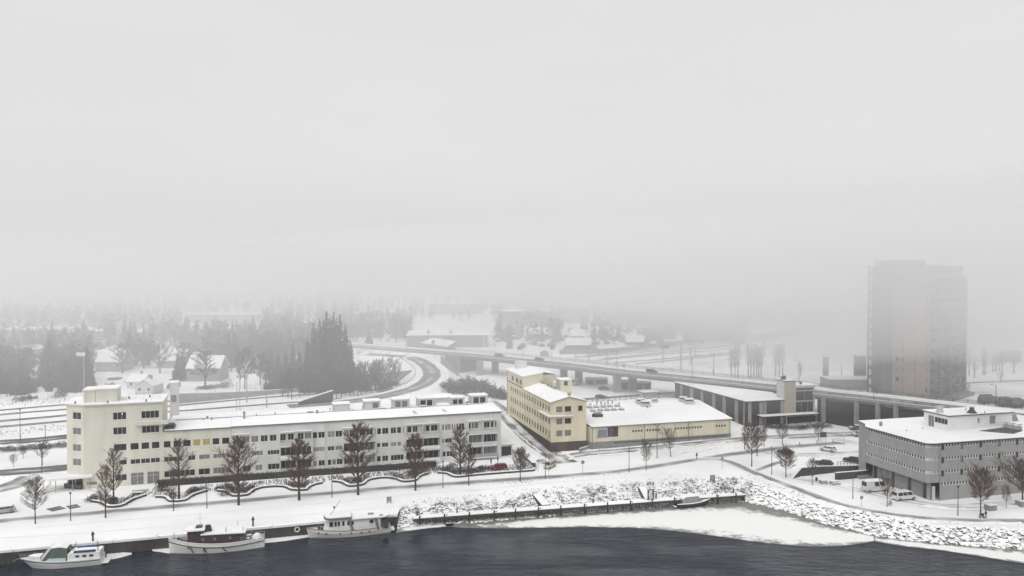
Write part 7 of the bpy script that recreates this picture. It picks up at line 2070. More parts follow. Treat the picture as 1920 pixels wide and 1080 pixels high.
# ---------------------------------------------------------------- boats
def hull(L, B, sheer, transom=.75, keel=.9, flare=.82, rake=.08, n=22, bow_pow=2.0):
    """Lofted hull, stern at x=0 and stem at x=L, waterline at z=0."""
    rings, gun = [], []
    for i in range(n):
        t = i / (n - 1); 
        b = B / 2 * (transom + (1 - transom) * math.sin(min(1, t / .45) * PI / 2)) if t < .45 else B / 2 * max(.015, (1 - ((t - .45) / .55) ** bow_pow))
        z = sheer(t); ff = flare if t < .5 else flare - (flare - .45) * ((t - .5) / .5) ** 1.5
        ring = []
        for f, zz in ((1, z), (.985, z * .62), (ff, 0.0), (ff * .6, -keel * .5)):
            xr = t * L - rake * L * max(0, (t - .55) / .45) ** 2 * (1 - zz / max(z, .01)) * (1 if zz < z else 0)
            ring.append((xr, b * f, zz))
        full = ring + [(ring[-1][0], 0, -keel)] + [(x, -y, zz) for x, y, zz in ring[::-1]]
        rings.append(full); gun.append((t * L, b, z))
    mb = MB(); mb.loft(rings, closed=False)
    i = len(mb.v); mb.v += rings[0]; mb.f.append(tuple(i + k for k in range(len(rings[0])))); mb.m.append(0)
    return mb, gun
def deck(gun, dz=-.3, inset=.96):
    mb = MB(); mb.strip([(x, y * inset, z + dz) for x, y, z in gun], [(x, -y * inset, z + dz) for x, y, z in gun]); return mb
def rubrail(gun, z0, h, out=.03, wide=.06):
    mb = MB()
    for s in (1, -1):
        rings = [[(x, s * (y + out), z + z0), (x, s * (y + out), z + z0 + h), (x, s * (y - wide), z + z0 + h), (x, s * (y - wide), z + z0)] for x, y, z in gun]
        mb.loft(rings, caps=True)
    return mb
def rail_run(pts, h, mb, r_=.025, post=1):
    for i, p in enumerate(pts):
        p = Vector(p)
        if i % post == 0: mb.tube(p, p + Vector((0, 0, h)), r_, r_, 4)
        if i: 
            q = Vector(pts[i - 1]); mb.tube(q + Vector((0, 0, h)), p + Vector((0, 0, h)), r_, r_, 4); mb.tube(q + Vector((0, 0, h * .55)), p + Vector((0, 0, h * .55)), r_ * .7, r_ * .7, 4)
def boat(label, name, cat, p_stern, p_bow): 
    d = p_bow - p_stern
    return thing(name, label, cat, p_stern, math.atan2(d.y, d.x)), math.hypot(d.x, d.y)
# cabin cruiser, far left, bow to the left
t, L = boat('white cabin cruiser with a blue stripe and a green cockpit tent', 'cabin_cruiser', 'boat', P(193, 1053.5, WATER), P(38, 1066, WATER))
B_ = 4.0; sh = lambda t_: 1.25 + .75 * max(0, t_ - .25) ** 1.7 * 1.3
h, g = hull(L, B_, sh, .82, rake=.14, bow_pow=2.3); obj('hull', h, t, mats=M['hullwhite'])
obj('stripe', rubrail(g, -.34, .13, .035), t, mats=M['hullblue']); obj('deck', deck(g, -.08), t, mats=M['roofsnow']); obj('gunwale', rubrail(g, -.06, .08, .045, .1), t, mats=M['white'])
def loftbox(secs, name, par, m_, caps=True):
    """secs: (x, half width bottom, half width top, z0, z1)"""
    mb = MB(); mb.loft([[(x, -wb, z0), (x, -wt, z1), (x, wt, z1), (x, wb, z0)][::-1] for x, wb, wt, z0, z1 in secs], caps=caps); return obj(name, mb, par, mats=M[m_])
loftbox([(.15, 1.55, 1.45, 1.0, 2.35), (L * .38, 1.7, 1.55, 1.0, 2.45), (L * .40, 1.7, 1.55, 1.0, 2.4)], 'aft_cabin', t, 'hullwhite')
loftbox([(.2, 1.4, 1.35, 2.36, 2.5), (L * .2, 1.4, 1.35, 2.45, 2.6), (L * .38, 1.45, 1.35, 2.46, 2.6)], 'cabin_snow', t, 'roofsnow')
for y0, y1 in ((-1.5, -.95), (.95, 1.5)): k = MB(); k.box(.9, L * .33, y0, y1, 2.5, 2.74); obj('blue_cover', k, t, mats=M['bluecover'])
for x in (L * .09, L * .175, L * .26): 
    for s in (-1, 1): k = MB(); k.box(x, x + .62, s * 1.60 - .04, s * 1.60 + .04, 1.72, 2.06); obj('cabin_window', k, t, mats=M['carglass'])
loftbox([(L * .41, 1.62, 1.15, 1.25, 3.3), (L * .50, 1.66, 1.25, 1.25, 3.6), (L * .60, 1.62, 1.2, 1.3, 3.5), (L * .73, 1.35, 1.0, 1.4, 1.6)], 'cockpit_tent', t, 'greentarp')
loftbox([(L * .415, 1.13, 1.0, 3.32, 3.5), (L * .50, 1.25, 1.1, 3.62, 3.85), (L * .60, 1.2, 1.05, 3.53, 3.75), (L * .64, 1.12, 1.0, 3.1, 3.3)], 'tent_snow', t, 'roofsnow')
for s in (-1, 1): k = MB(); k.bar((L * .735, s * 1.36, 1.45), (L * .615, s * 1.22, 3.62), .10, .42); obj('windscreen_frame', k, t, mats=M['white'])
loftbox([(L * .42, 1.78, 1.72, 1.0, 1.75), (L * .62, 1.80, 1.7, 1.1, 1.85), (L * .66, 1.7, 1.5, 1.2, 1.5)], 'side_tarp', t, 'aqua')
loftbox([(L * .74, 1.25, 1.0, 1.4, 2.0), (L * .84, .85, .7, 1.5, 2.1), (L * .90, .45, .3, 1.7, 2.1)], 'coachroof', t, 'hullwhite')
loftbox([(L * .74, 1.05, .95, 2.0, 2.15), (L * .84, .72, .66, 2.1, 2.24), (L * .89, .34, .25, 2.1, 2.2)], 'coachroof_snow', t, 'roofsnow')
k = MB(); rail_run([(x, y * .95, z) for x, y, z in g[15:]] , .65, k, post=1); rail_run([(x, -y * .95, z) for x, y, z in g[15:]], .65, k)
k.tube((L, 0, sh(1)), (L + 1.1, 0, sh(1) - .35), .05, .05, 5); k.tube((L - .2, 0, sh(1)), (L + .3, 0, sh(1) + 1.1), .03, .03, 4); obj('pulpit', k, t, mats=M['steel'])
k = MB(); k.tube((.6, 1.1, 2.3), (.6, 1.1, 4.3), .06, .05, 5); k.tube((.35, 1.3, 2.3), (.35, 1.3, 4.1), .04, .03, 5); k.tube((L * .37, .4, 2.4), (L * .31, .4, 4.2), .05, .04, 5); k.tube((L * .37, -.4, 2.4), (L * .33, -.3, 3.7), .05, .04, 5); obj('mast_posts', k, t, mats=M['darkgrey'])
k = MB(); k.box(-1.2, -.02, -1.4, 1.4, .2, .34); obj('bathing_platform', k, t, mats=M['white'])
k = MB(); k.box(L * .39, L * .41, -.9, .9, 2.4, 3.1); obj('helm_screen', k, t, mats=M['carglass'])
# maroon tug
t, L = boat('white hulled tug with a long maroon deckhouse and black funnel moored at the quay', 'old_tug', 'boat', P(496, 1023.5, WATER), P(316, 1037, WATER))
B_ = 4.7; sh = lambda t_: 1.75 + 1.35 * max(0, t_ - .35) ** 2 * 1.9 + .45 * max(0, .3 - t_) ** 1.3 * 2
h, g = hull(L, B_, sh, .30, rake=.01, bow_pow=2.6); obj('hull', h, t, mats=M['hullwhite'])
obj('rubbing_strake', rubrail(g, -.75, .14, .06, .05), t, mats=M['black']); obj('bulwark_rail', rubrail(g, -.04, .1, .05, .12), t, mats=M['white']); obj('deck', deck(g, -.75), t, mats=mat('wet deck', (.22, .21, .20), .8, .4, 1.5))
x0, x1 = L * .215, L * .79
loftbox([(x0, 1.5, 1.45, .9, 3.25), (x1, 1.7, 1.62, 1.1, 3.5)], 'deckhouse', t, 'maroon')
loftbox([(x0 - .4, 1.7, 1.66, 3.26, 3.46), (x1 - 2.4, 1.85, 1.8, 3.45, 3.66), (x1 - 2.3, 1.85, 1.8, 3.45, 3.6)], 'deckhouse_roof', t, 'roofsnow')
loftbox([(x1 - 2.7, 1.55, 1.5, 3.4, 4.25), (x1 + .1, 1.45, 1.35, 3.4, 4.2)], 'wheelhouse', t, 'maroon')
k = MB(); k.box(x1 - 2.6, x1 - 2.0, 1.54, 1.58, 3.6, 4.05); k.box(x1 - 1.7, x1 - .9, 1.5, 1.56, 3.6, 4.05); k.box(x1 - .7, x1 - .1, 1.46, 1.53, 3.6, 4.05); k.v += []; obj('wheelhouse_windows', k, t, mats=M['carglass'])
loftbox([(x1 - 3.0, 1.75, 1.7, 4.26, 4.5), (x1 + .45, 1.6, 1.5, 4.22, 4.46)], 'wheelhouse_roof', t, 'roofsnow')
for x in (L * .34, L * .50, L * .62): 
    for s in (-1, 1): k = MB(); k.box(x, x + .45, s * 1.66 - .06, s * 1.66 + .06, 2.35, 2.8); obj('deckhouse_window', k, t, mats=M['greyblind'])
fx = L * .595
k = MB(); k.loft([[(fx - .75, -.5, 3.5), (fx + .75, -.5, 3.5), (fx + .75, .5, 3.5), (fx - .75, .5, 3.5)], [(fx - .45, -.38, 4.75), (fx + .4, -.38, 4.75), (fx + .4, .38, 4.75), (fx - .45, .38, 4.75)]], caps=True); obj('funnel', k, t, mats=M['black'])
k = MB(); mx = L * .67; k.tube((mx, 0, 3.6), (mx + .1, 0, 7.2), .06, .035, 6); k.tube((mx - .5, .1, 6.1), (mx + .6, .1, 6.1), .03, .03, 4); k.tube((mx + .1, 0, 6.6), (L * .97, 0, sh(.97)), .012, .012, 3); k.tube((mx + .1, 0, 6.6), (x0, .8, 3.5), .012, .012, 3); obj('mast', k, t, mats=M['greywhite'])
k = MB(); k.box(mx - .3, mx + .8, -.7, .7, 4.52, 4.75); obj('roof_box', k, t, mats=M['darkgrey'])
k = MB(); k.tube((L * .40, .9, 3.5), (L * .40, .9, 4.4), .09, .09, 6); k.tube((L * .285, -.6, 3.4), (L * .285, -.6, 5.0), .06, .05, 6); obj('vent_pipe', k, t, mats=M['steel'])
loftbox([(L * .23, .9, .5, 3.48, 4.0), (L * .33, .9, .6, 3.5, 4.1)], 'skylight_snow', t, 'roofsnow')
k = MB(); rings = []
for i in range(7): 
    f = i / 6; w_ = 1.25 * math.sin(PI * (.12 + .76 * f)) + .02; rings.append([(L * .025 + 1.9 * f, w_ * math.cos(a), 1.6 + 1.0 * math.sin(a) * (w_ / 1.25)) for a in [PI * q / 6 for q in range(7)]])
k.loft(rings, closed=False); obj('covered_dinghy', k, t, mats=M['roofsnow'])
k = MB(); k.box(L * .14, L * .20, -1.0, -.1, 1.1, 2.1); k.box(L * .15, L * .19, .3, 1.1, 1.1, 1.9); obj('deck_winch', k, t, mats=M['black'])
k = MB(); k.box(L * .145, L * .195, -.95, -.15, 2.102, 2.25); k.box(L * .155, L * .185, .35, 1.05, 1.902, 2.05); obj('winch_snow', k, t, mats=M['roofsnow'])
k = MB(); k.box(L * .86, L * .89, -.6, .6, 1.6, 2.3); k.tube((L * .9, -.5, 1.9), (L * .9, -.5, 2.7), .12, .12, 6); k.tube((L * .9, .5, 1.9), (L * .9, .5, 2.7), .12, .12, 6); obj('bow_bollards', k, t, mats=M['darkgrey'])
k = MB(); rings = [[(L * .94, -.9, sh(.94)), (L * .94, -.9, sh(.94) + .9)]]; k.tube((L * .945, -.8, sh(.94)), (L * .945, -.5, sh(.94) + .9), .04, .04, 5); k.tube((L * .945, -.5, sh(.94) + .9), (L * .945, .5, sh(.94) + .9), .04, .04, 5); k.tube((L * .945, .5, sh(.94) + .9), (L * .945, .8, sh(.94)), .04, .04, 5); obj('bow_hoop', k, t, mats=M['steel'])
fm_ = MB()
for x, dx in ((.73, .35), (.60, 0), (.575, .35), (.42, .5)):
    bb = [v for v in g if v[0] >= x * L][0]
    k = MB(); k.bar((bb[0], bb[1] + .10, bb[2] - .7), (bb[0] - dx * 1.4, bb[1] * .92 + .10, .25), .12, .16); obj('fender', k, t, mats=M['black'])
k = MB(); rail_run([(x, y * .93, z) for x, y, z in g[:6]], .7, k); rail_run([(x, -y * .93, z) for x, y, z in g[:6]], .7, k); obj('stern_rail', k, t, mats=M['greywhite'])
# pale motor yacht
t, L = boat('pale motor yacht with two snowy roofs, portholes and a slanting mast', 'motor_yacht', 'boat', P(732, 995, WATER), P(574.5, 1008.5, WATER))
B_ = 4.4; sh = lambda t_: 1.35 + .75 * max(0, t_ - .4) ** 1.8 * 2.2 + .1 * max(0, .2 - t_) * 5
h, g = hull(L, B_, sh, .45, rake=.03, bow_pow=2.5); obj('hull', h, t, mats=M['hullcream'])
obj('gunwale', rubrail(g, -.05, .1, .05, .1), t, mats=M['taupe']); obj('deck', deck(g, -.3), t, mats=M['ice'])
for x in (.86, .77, .61, .48, .36, .265):
    i = min(range(len(g)), key=lambda i: abs(g[i][0] - x * L)); b_ = g[i]
    for s in (1, -1): k = MB(); k.tube((x * L, s * (b_[1] * .99 - .1), b_[2] * .62), (x * L, s * (b_[1] * .99 + .05), b_[2] * .62), .17, .17, 10); obj('porthole', k, t, mats=M['black'])
loftbox([(L * .13, 1.65, 1.6, .95, 3.35), (L * .49, 1.75, 1.65, .95, 3.4)], 'saloon', t, 'hullwhite')
loftbox([(L * .49, 1.70, 1.6, .95, 3.5), (L * .70, 1.55, 1.45, 1.0, 3.5), (L * .735, 1.3, 1.15, 1.1, 3.45)], 'wheelhouse', t, 'hullwhite')
loftbox([(L * .735, 1.2, 1.1, 1.1, 2.6), (L * .79, .9, .7, 1.2, 2.4)], 'foredeck_house', t, 'hullwhite')
def roundroof(xa, xb, w_, z0, z1, nm, m_, endr=.2):
    pts = []
    n_ = 8
    for i in range(n_ + 1): a = PI / 2 - PI * i / n_; pts.append((xb - 1.2 + 1.2 * math.cos(a), w_ * math.sin(a)))
    for i in range(n_ + 1): a = -PI / 2 - PI * i / n_; pts.append((xa + endr + endr * math.cos(a), w_ * math.sin(a)))
    k = MB(); k.prism(pts[::-1], z0, z1); return obj(nm, k, t, mats=M[m_])
roundroof(.25, L * .52, 2.05, 3.42, 3.52, 'aft_roof', 'greywhite', 1.5); roundroof(.28, L * .515, 2.02, 3.523, 3.66, 'aft_roof_snow', 'roofsnow', 1.5)
roundroof(L * .47, L * .80, 1.95, 3.67, 4.0, 'wheelhouse_roof', 'taupe', .1); roundroof(L * .475, L * .79, 1.80, 4.003, 4.12, 'wheelhouse_roof_snow', 'roofsnow', .1)
for xa, xb in ((.695, .735), (.65, .675), (.612, .637), (.56, .585), (.505, .525)):
    for s in (1, -1): k = MB(); k.box(L * xa, L * xb, s * 1.64 - .06, s * 1.64 + .07, 2.35, 3.2); obj('wheelhouse_window', k, t, mats=M['carglass'])
for xa, xb in ((.45, .485), (.215, .26)):
    for s in (1, -1): k = MB(); k.box(L * xa, L * xb, s * 1.71 - .06, s * 1.71 + .06, 2.45, 3.1); obj('saloon_window', k, t, mats=M['carglass'])
for xa, xb in ((.50, .46), (.19, .155)):
    for s in (1, -1): k = MB(); k.bar((L * xb, s * 1.82, 1.1), (L * xa, s * 1.86, 3.42), .10, .52); obj('slanting_pillar', k, t, mats=M['taupe'])
k = MB(); k.box(L * .035, L * .125, -1.4, 1.4, 1.0, 2.9); obj('stern_cabin', k, t, mats=M['bluepaint'])
k = MB(); rail_run([(x, y * .97, z) for x, y, z in g[1:15]], .75, k); rail_run([(x, -y * .97, z) for x, y, z in g[1:15]], .75, k); obj('side_rail', k, t, mats=M['greywhite'])
k = MB(); k.tube((L * .72, 0, 4.1), (L * .60, 0, 7.0), .05, .035, 5); k.box(L * .665, L * .685, -.15, .15, 5.5, 5.85); obj('mast', k, t, mats=M['darkgrey'])
k = MB(); k.box(L * .205, L * .27, -.3, .3, 3.66, 3.95); obj('roof_hatch', k, t, mats=M['concrete']); k = MB(); k.box(L * .10, L * .14, 1.0, 1.5, 3.66, 3.85); obj('roof_box', k, t, mats=M['steel'])
k = MB(); k.box(L * .84, L * .87, -.25, .25, 1.4, 2.3); k.tube((L * .82, .5, 1.4), (L * .82, .5, 2.0), .25, .3, 8); obj('windlass', k, t, mats=M['darkgrey'])
k = MB(); k.box(-.75, -.05, -1.0, 1.0, .35, .62); obj('stern_platform', k, t, mats=M['white'])
# small dark boat at the landing stage
t, L = boat('small dark motorboat with a snowy canopy frozen in beside the landing stage', 'small_motorboat', 'boat', P(1266, 951.5, WATER + .05), P(1334, 945.5, WATER + .05))
B_ = 2.7; sh = lambda t_: .95 + .55 * max(0, t_ - .3) ** 1.8 * 1.8
h, g = hull(L, B_, sh, .85, rake=.13, bow_pow=2.1, keel=.5); obj('hull', h, t, mats=M['black'])
obj('gunwale_snow', rubrail(g, -.02, .1, .06, .22), t, mats=M['roofsnow']); obj('deck', deck(g, -.35, .9), t, mats=M['darkgrey'])
loftbox([(L * .16, 1.0, .85, .7, 1.9), (L * .24, 1.1, .9, .7, 2.35), (L * .56, 1.1, .88, .75, 2.4), (L * .70, .95, .7, .9, 1.35)], 'canopy', t, 'plinth')
loftbox([(L * .15, .9, .8, 1.92, 2.1), (L * .24, .95, .82, 2.37, 2.6), (L * .57, .95, .8, 2.42, 2.62), (L * .60, .9, .8, 2.2, 2.4)], 'canopy_snow', t, 'roofsnow')
loftbox([(L * .70, .85, .7, .95, 1.25), (L * .82, .6, .4, 1.1, 1.35), (L * .93, .2, .1, 1.3, 1.45)], 'foredeck_snow', t, 'roofsnow')
k = MB(); k.box(-.55, -.05, -.9, .9, .05, .35); obj('swim_step', k, t, mats=M['darkgrey']); k = MB(); k.box(-.55, -.05, -.9, .9, .352, .48); obj('step_snow', k, t, mats=M['roofsnow'])
k = MB(); k.box(-.35, .1, -.25, .25, .5, 1.35); obj('outboard_motor', k, t, mats=M['black'])

for px0, py0, z0, px1, lb in ((44, 1043, .1, 20, 'cabin cruiser bow'), (190, 1043, -.2, 215, 'cabin cruiser stern'), (322, 1012, .8, 292, 'tug bow'), (488, 1004, .3, 512, 'tug stern'), (580, 993, -.3, 556, 'yacht bow'), (728, 984, -.6, 738, 'yacht stern')):
    a = P(px0, py0, z0); b_ = at_quay(px1, .6); m_ = (a + b_) / 2 - Vector((0, 0, .35)); k = MB(); k.tube((0, 0, 0), m_ - a, .035, .035, 4); k.tube(m_ - a, b_ - a + Vector((0, 0, .15)), .035, .035, 4)
    tag(obj('mooring_line', k, None, a, mats=M['darkgrey']), 'dark mooring line from the ' + lb + ' to the quay', 'rope')
# ---------------------------------------------------------------- people
def person(p, rz, label, stride=.0, cloth='cloth', hold=None, group=None):
    """One continuous figure grown over a skeleton, 1.75 m tall."""
    V = [(0, 0, .95), (0, 0, 1.2), (.02, 0, 1.42), (.03, 0, 1.53), (.05, 0, 1.60), (.05, 0, 1.74),
         (0, .09, .90), (.02 + stride * .5, .10, .50), (stride - .05, .10, .09), (stride + .12, .10, .04), (0, -.09, .90), (.05 - stride * .35, -.10, .50), (-stride - .05, -.10, .10), (-stride + .10, -.10, .04),
         (.0, .2, 1.42), (-.04 - stride * .3, .26, 1.15), (.06 - stride * .4, .26, .90), (.09 - stride * .42, .25, .80), (.0, -.2, 1.42), (stride * .3, -.26, 1.15), (.08 + stride * .5, -.26, .92), (.11 + stride * .55, -.25, .82)]
    E = [(0, 1), (1, 2), (2, 3), (3, 4), (4, 5), (0, 6), (6, 7), (7, 8), (8, 9), (0, 10), (10, 11), (11, 12), (12, 13), (2, 14), (14, 15), (15, 16), (16, 17), (2, 18), (18, 19), (19, 20), (20, 21)]
    R = [.17, .16, .15, .07, .09, .085, .11, .08, .055, .05, .11, .08, .055, .05, .085, .065, .05, .045, .085, .065, .05, .045]
    me = bpy.data.meshes.new('person'); me.from_pydata([Vector(v) for v in V], E, []); me.materials.append(M[cloth])
    o = bpy.data.objects.new('person', me); o.location = p; o.rotation_euler = (0, 0, rz); C.objects.link(o)
    sk = o.modifiers.new('skin', 'SKIN'); 
    for i, d in enumerate(me.skin_vertices[0].data): d.radius = (R[i], R[i] * (1.25 if i in (0, 1, 2) else 1)); d.use_root = (i == 0)
    sk.use_smooth_shade = True
    sb = o.modifiers.new('sub', 'SUBSURF'); sb.levels = 1; sb.render_levels = 1
    tag(o, label, 'person', group)
    bm = bmesh.new(); bmesh.ops.create_uvsphere(bm, u_segments=10, v_segments=8, radius=.115)
    for v in bm.verts:
        v.co.z *= 1.15
    hm = bpy.data.meshes.new('hat'); bm.to_mesh(hm); bm.free(); hm.materials.append(M['cloth'])
    h_ = obj('hat', hm, o, (.035, 0, 1.70))
    k = MB(); k.loft([[(.05 + .1 * math.cos(a), .075 * math.sin(a), 1.575 + q * .09) for a in [2 * PI * j / 8 for j in range(8)]] for q in (0, .5, 1)], caps=True); k.box(.14, .175, -.015, .015, 1.60, 1.64); obj('face', k, o, mats=M['skin'])
    return o
p = P(1306.5, 861); p.z += .05; person(p, PI + GA, 'lone walker in dark winter clothes on the path fork below the factory', .22)
p = P(1848.5, 972.5); p.z += .05; person(p, 2.9, 'walker in dark clothes beside a pushchair under the big russet tree', .18)
pc = thing('pushchair', 'dark pushchair pushed along the path under the big russet tree', 'pushchair', P(1841, 971.5) + Vector((0, 0, .05)), 2.9)
k = MB(); k.loft([[(x, -w_, z0), (x, w_, z0), (x, w_ * .9, z1), (x, -w_ * .9, z1)] for x, w_, z0, z1 in ((-.35, .22, .45, .95), (.1, .25, .40, .85), (.45, .2, .5, .7))], caps=True); obj('seat', k, pc, mats=M['black'])
for x in (-.3, .35):
    for s in (-.25, .25): k = MB(); k.tube((x, s - .02, .16), (x, s + .02, .16), .16, .16, 10); obj('wheel', k, pc, mats=M['tyre'])
k = MB(); k.tube((-.35, -.2, .8), (-.75, -.2, 1.05), .02, .02, 4); k.tube((-.35, .2, .8), (-.75, .2, 1.05), .02, .02, 4); k.tube((-.75, -.2, 1.05), (-.75, .2, 1.05), .025, .025, 4); k.tube((-.3, 0, .16), (.1, 0, .5), .03, .03, 4); k.tube((.35, 0, .16), (-.2, 0, .5), .03, .03, 4); obj('handle', k, pc, mats=M['darkgrey'])
p, d = on_bridge(1170, 12.8); person(Vector((p.x, p.y, BZ + .2)), 2.3, 'small dark pedestrian on the far pavement of the bridge', .2)
p, d = on_bridge(1643.5, 12.4); person(Vector((p.x, p.y, BZ + .2)), 2.4, 'dark pedestrian by the bridge lamp near the foggy tower', .12)
person(P(920.5, 872.5) + Vector((0, 0, .03)), .5, 'person in dark clothes standing by the house wall left of the maroon car', .06)
person(P(933.5, 868.5) + Vector((0, 0, .1)), 3.6, 'person in dark clothes standing behind the maroon car', .06)
# ---------------------------------------------------------------- lamps, signs, masts
def lamp(px, py, ytop, label, kind='post', z=None, group='street lamps', at=None, rz=0.0):
    p = at if at is not None else P(px, py, z); H_ = zat(p, ytop) - p.z
    t = thing('street_lamp', label, 'street lamp', p, rz, group)
    r0 = .085 if kind == 'post' else .11
    k = MB(); k.tube((0, 0, -.2), (0, 0, H_ * .3), r0 * 1.25, r0, 8, caps=False); k.tube((0, 0, H_ * .3), (0, 0, H_), r0, r0 * .7, 8); obj('pole', k, t, mats=M['darkgrey'])
    if kind == 'post':
        k = MB(); k.tube((0, 0, H_ - .28), (0, 0, H_ + .05), .13, .24, 8); k.tube((0, 0, H_ + .05), (0, 0, H_ + .16), .27, .1, 8); obj('lamp_head', k, t, mats=M['darkgrey'])
    elif kind == 'y':
        k = MB()
        for s in (-1, 1): k.tube((0, 0, H_ - .5), (s * .55, 0, H_ + .1), .05, .04, 5); k.box(s * .55 - .3, s * .55 + .3, -.12, .12, H_ + .1, H_ + .24)
        obj('lamp_arms', k, t, mats=M['darkgrey'])
    else:
        k = MB(); k.tube((0, 0, H_ - .1), (-1.1, 0, H_ + .15), .05, .04, 5); k.box(-1.7, -1.0, -.13, .13, H_ + .1, H_ + .24); obj('lamp_arm', k, t, mats=M['darkgrey'])
    return t
PG = 'lamps along the riverside path'
for a in ((132.5, 976.5, 926, 'slim dark path lamp between round tree and cream block'), (388, 953, 903, 'slim dark path lamp above the maroon tug'), (622.5, 932.5, 880.5, 'slim dark path lamp above the pale yacht'), (830.5, 915, 866, 'slim dark path lamp below the garden passage'), (1022.5, 898, 852, 'slim dark path lamp beside the small yellowish van'), (1179.5, 885, 841, 'slim dark path lamp left of the small lawn tree'), (1447, 890, 846, 'slim dark path lamp left of the broad reddish tree'), (1599, 935, 888, 'slim dark path lamp beside the low stone block'), (1796, 967, 914, 'slim dark path lamp before the grey building corner')):
    lamp(a[0], a[1], a[2], a[3], group=PG)
lamp(1232, 859, 798, 'tall double-armed lamp in front of the factory', 'y', group=None)
lamp(38, 826, 768, 'tall lamp beside the upper left street', 'post', group=None); lamp(85, 823, 799, 'short lamp between tracks and upper left street', group=None); lamp(78.5, 896, 852, 'slim lamp on the snow beside the lower left street', group=None); lamp(68, 935, 897, 'lamp rising behind the round tree at far left', group=None)
BL = 'lamps on the bridge'
for px, off, yt, lb in ((928, .3, 646, 'bridge lamp farthest left beyond the yellow building'), (1034.5, .3, 653, 'bridge lamp above the yellow building'), (1156.7, .3, 660, 'bridge lamp above the middle pier'), (1298, .3, 673, 'bridge lamp above the striped hall roof'), (1638.8, .3, 727, 'bridge lamp beside the pedestrian near the tower'), (1338.5, 15.2, 664, 'far-side bridge lamp left of the birches'), (1498, 15.2, 676, 'far-side bridge lamp right of the birches'), (1868, 15.2, 722, 'bridge lamp right of the foggy tower'), (981, 15.2, 652, 'far-side bridge lamp near the warehouse'), (762, 15.2, 632, 'bridge lamp before the left end of the warehouse'), (834, .3, 636, 'bridge lamp before the warehouse annex')):
    p, d = on_bridge(px, off); lamp(0, 0, yt, lb, 'arm' if off > 1 else 'post', group=BL, at=Vector((p.x, p.y, BZ)))
lamp(1578, 716, 680, 'curved lamp beyond the bridge left of the tower', 'arm', group=None); lamp(1337, 706, 690, 'small curved lamp by the railway yard', 'arm', group=None)
row_ = []
def mast(px, py, yt, label, w_=.35, arm=True):
    p = P(px, py); H_ = zat(p, yt) - p.z; t = thing('railway_mast', label, 'mast', p, .3, 'catenary masts in the railway yard')
    k = MB()
    for s in (-1, 1): k.box(s * w_ - .1, s * w_ + .1, -.1, .1, -.2, H_)
    n_ = int(H_ / 1.2)
    for i in range(n_): k.bar((-w_, 0, H_ * i / n_), (w_, 0, H_ * (i + 1) / n_), .06, .06)
    obj('lattice_post', k, t, mats=M['steel'])
    if arm: k = MB(); k.bar((0, 0, H_ - .6), (-3, .5, H_ - .4), .08, .1); k.bar((0, 0, H_ - 1.6), (-2.6, .5, H_ - .5), .06, .06); obj('bracket', k, t, mats=M['steel'])
    return t
ML = 'grey lattice mast in the railway yard'
for a in ((1103.7, 681, 655), (1120, 668, 645), (1213.8, 661, 640), (1243, 681, 648), (1276.6, 694, 643), (1303, 670, 640), (1295, 684, 650), (1368, 668, 633), (1433, 669, 640), (1448, 664, 636), (1507.7, 641, 623), (1491.7, 654, 632), (1546, 643, 600), (1569.5, 622, 600), (1599, 620, 598), (1079, 672, 650), (1138, 684, 660)): row_.append(mast(a[0], a[1], a[2], ML, .3))
ordered(row_)
for a, lb in (((447, 769, 714), 'twin-legged railway mast behind the snowy roof'), ((463, 755, 702), 'railway signal mast right of the twin-legged one'), ((500, 764, 741), 'short railway post behind the snowy roof'), ((590, 734, 690), 'railway mast beside the dark box wall')): mast(a[0], a[1], a[2], lb, .12 if a[0] != 447 else .5, a[0] in (463, 590))
def sign(px, py, yt, label, kind='round', w_=.32, col='steel', rz=.2):
    p = P(px, py); H_ = zat(p, yt) - p.z; t = thing('road_sign', label, 'sign', p, rz, 'road signs')
    k = MB(); k.tube((0, 0, -.2), (0, 0, H_), .05, .05, 6); 
    if kind == 'board2': k = MB(); k.tube((-w_ * .8, 0, -.2), (-w_ * .8, 0, H_), .05, .05, 6); k.tube((w_ * .8, 0, -.2), (w_ * .8, 0, H_), .05, .05, 6)
    obj('post', k, t, mats=M['steel'])
    k = MB()
    if kind == 'round': k.tube((0, -.09, H_ - w_), (0, -.055, H_ - w_), w_, w_, 14)
    else: k.box(-w_, w_, -.1, -.055, H_ - w_ * 1.5, H_)
    obj('sign_plate', k, t, mats=M[col])
    return t
sign(1092.5, 886.5, 864, 'round grey sign at the kerb below the factory banner', 'round', .5, 'plinth'); sign(1354, 879, 858, 'round sign on a post by the path fork', 'round', .35, 'plinth'); sign(1615, 951, 931, 'round sign on the bank path beside the stone bank', 'round', .4, 'plinth'); sign(1124, 848, 828, 'thin post on the bank below the banner', 'plate', .1, 'steel')
sign(1543.5, 829, 811, 'dark rectangular road sign on two posts in the car park', 'board2', 1.0, 'darkgrey'); sign(1582.5, 836, 815, 'small parking sign on a post by the junction', 'plate', .5, 'greywhite'); sign(1009, 884, 862, 'thin dark post at the end of the garden wall', 'plate', .12, 'darkgrey'); sign(1029, 890, 876, 'thin sign post in front of the small van', 'plate', .1, 'steel')
bl = MB(); bl.tube((0, 0, -.1), (0, 0, .95), .11, .1, 8); blm = bl.mesh('post', M['darkgrey']); bl = MB(); bl.tube((0, 0, .952), (0, 0, 1.02), .12, .05, 8); bls = bl.mesh('snow_cap', M['roofsnow'])
row_ = []
for x, y in ((1469, 839), (1499.5, 834.5), (1532, 831.5), (1562, 830), (1446, 842)):
    t = thing('bollard', 'short dark bollard along the car park road', 'bollard', P(x, y), 0, 'bollards along the car park'); obj('post', blm, t); obj('snow_cap', bls, t); row_.append(t)
ordered(row_)
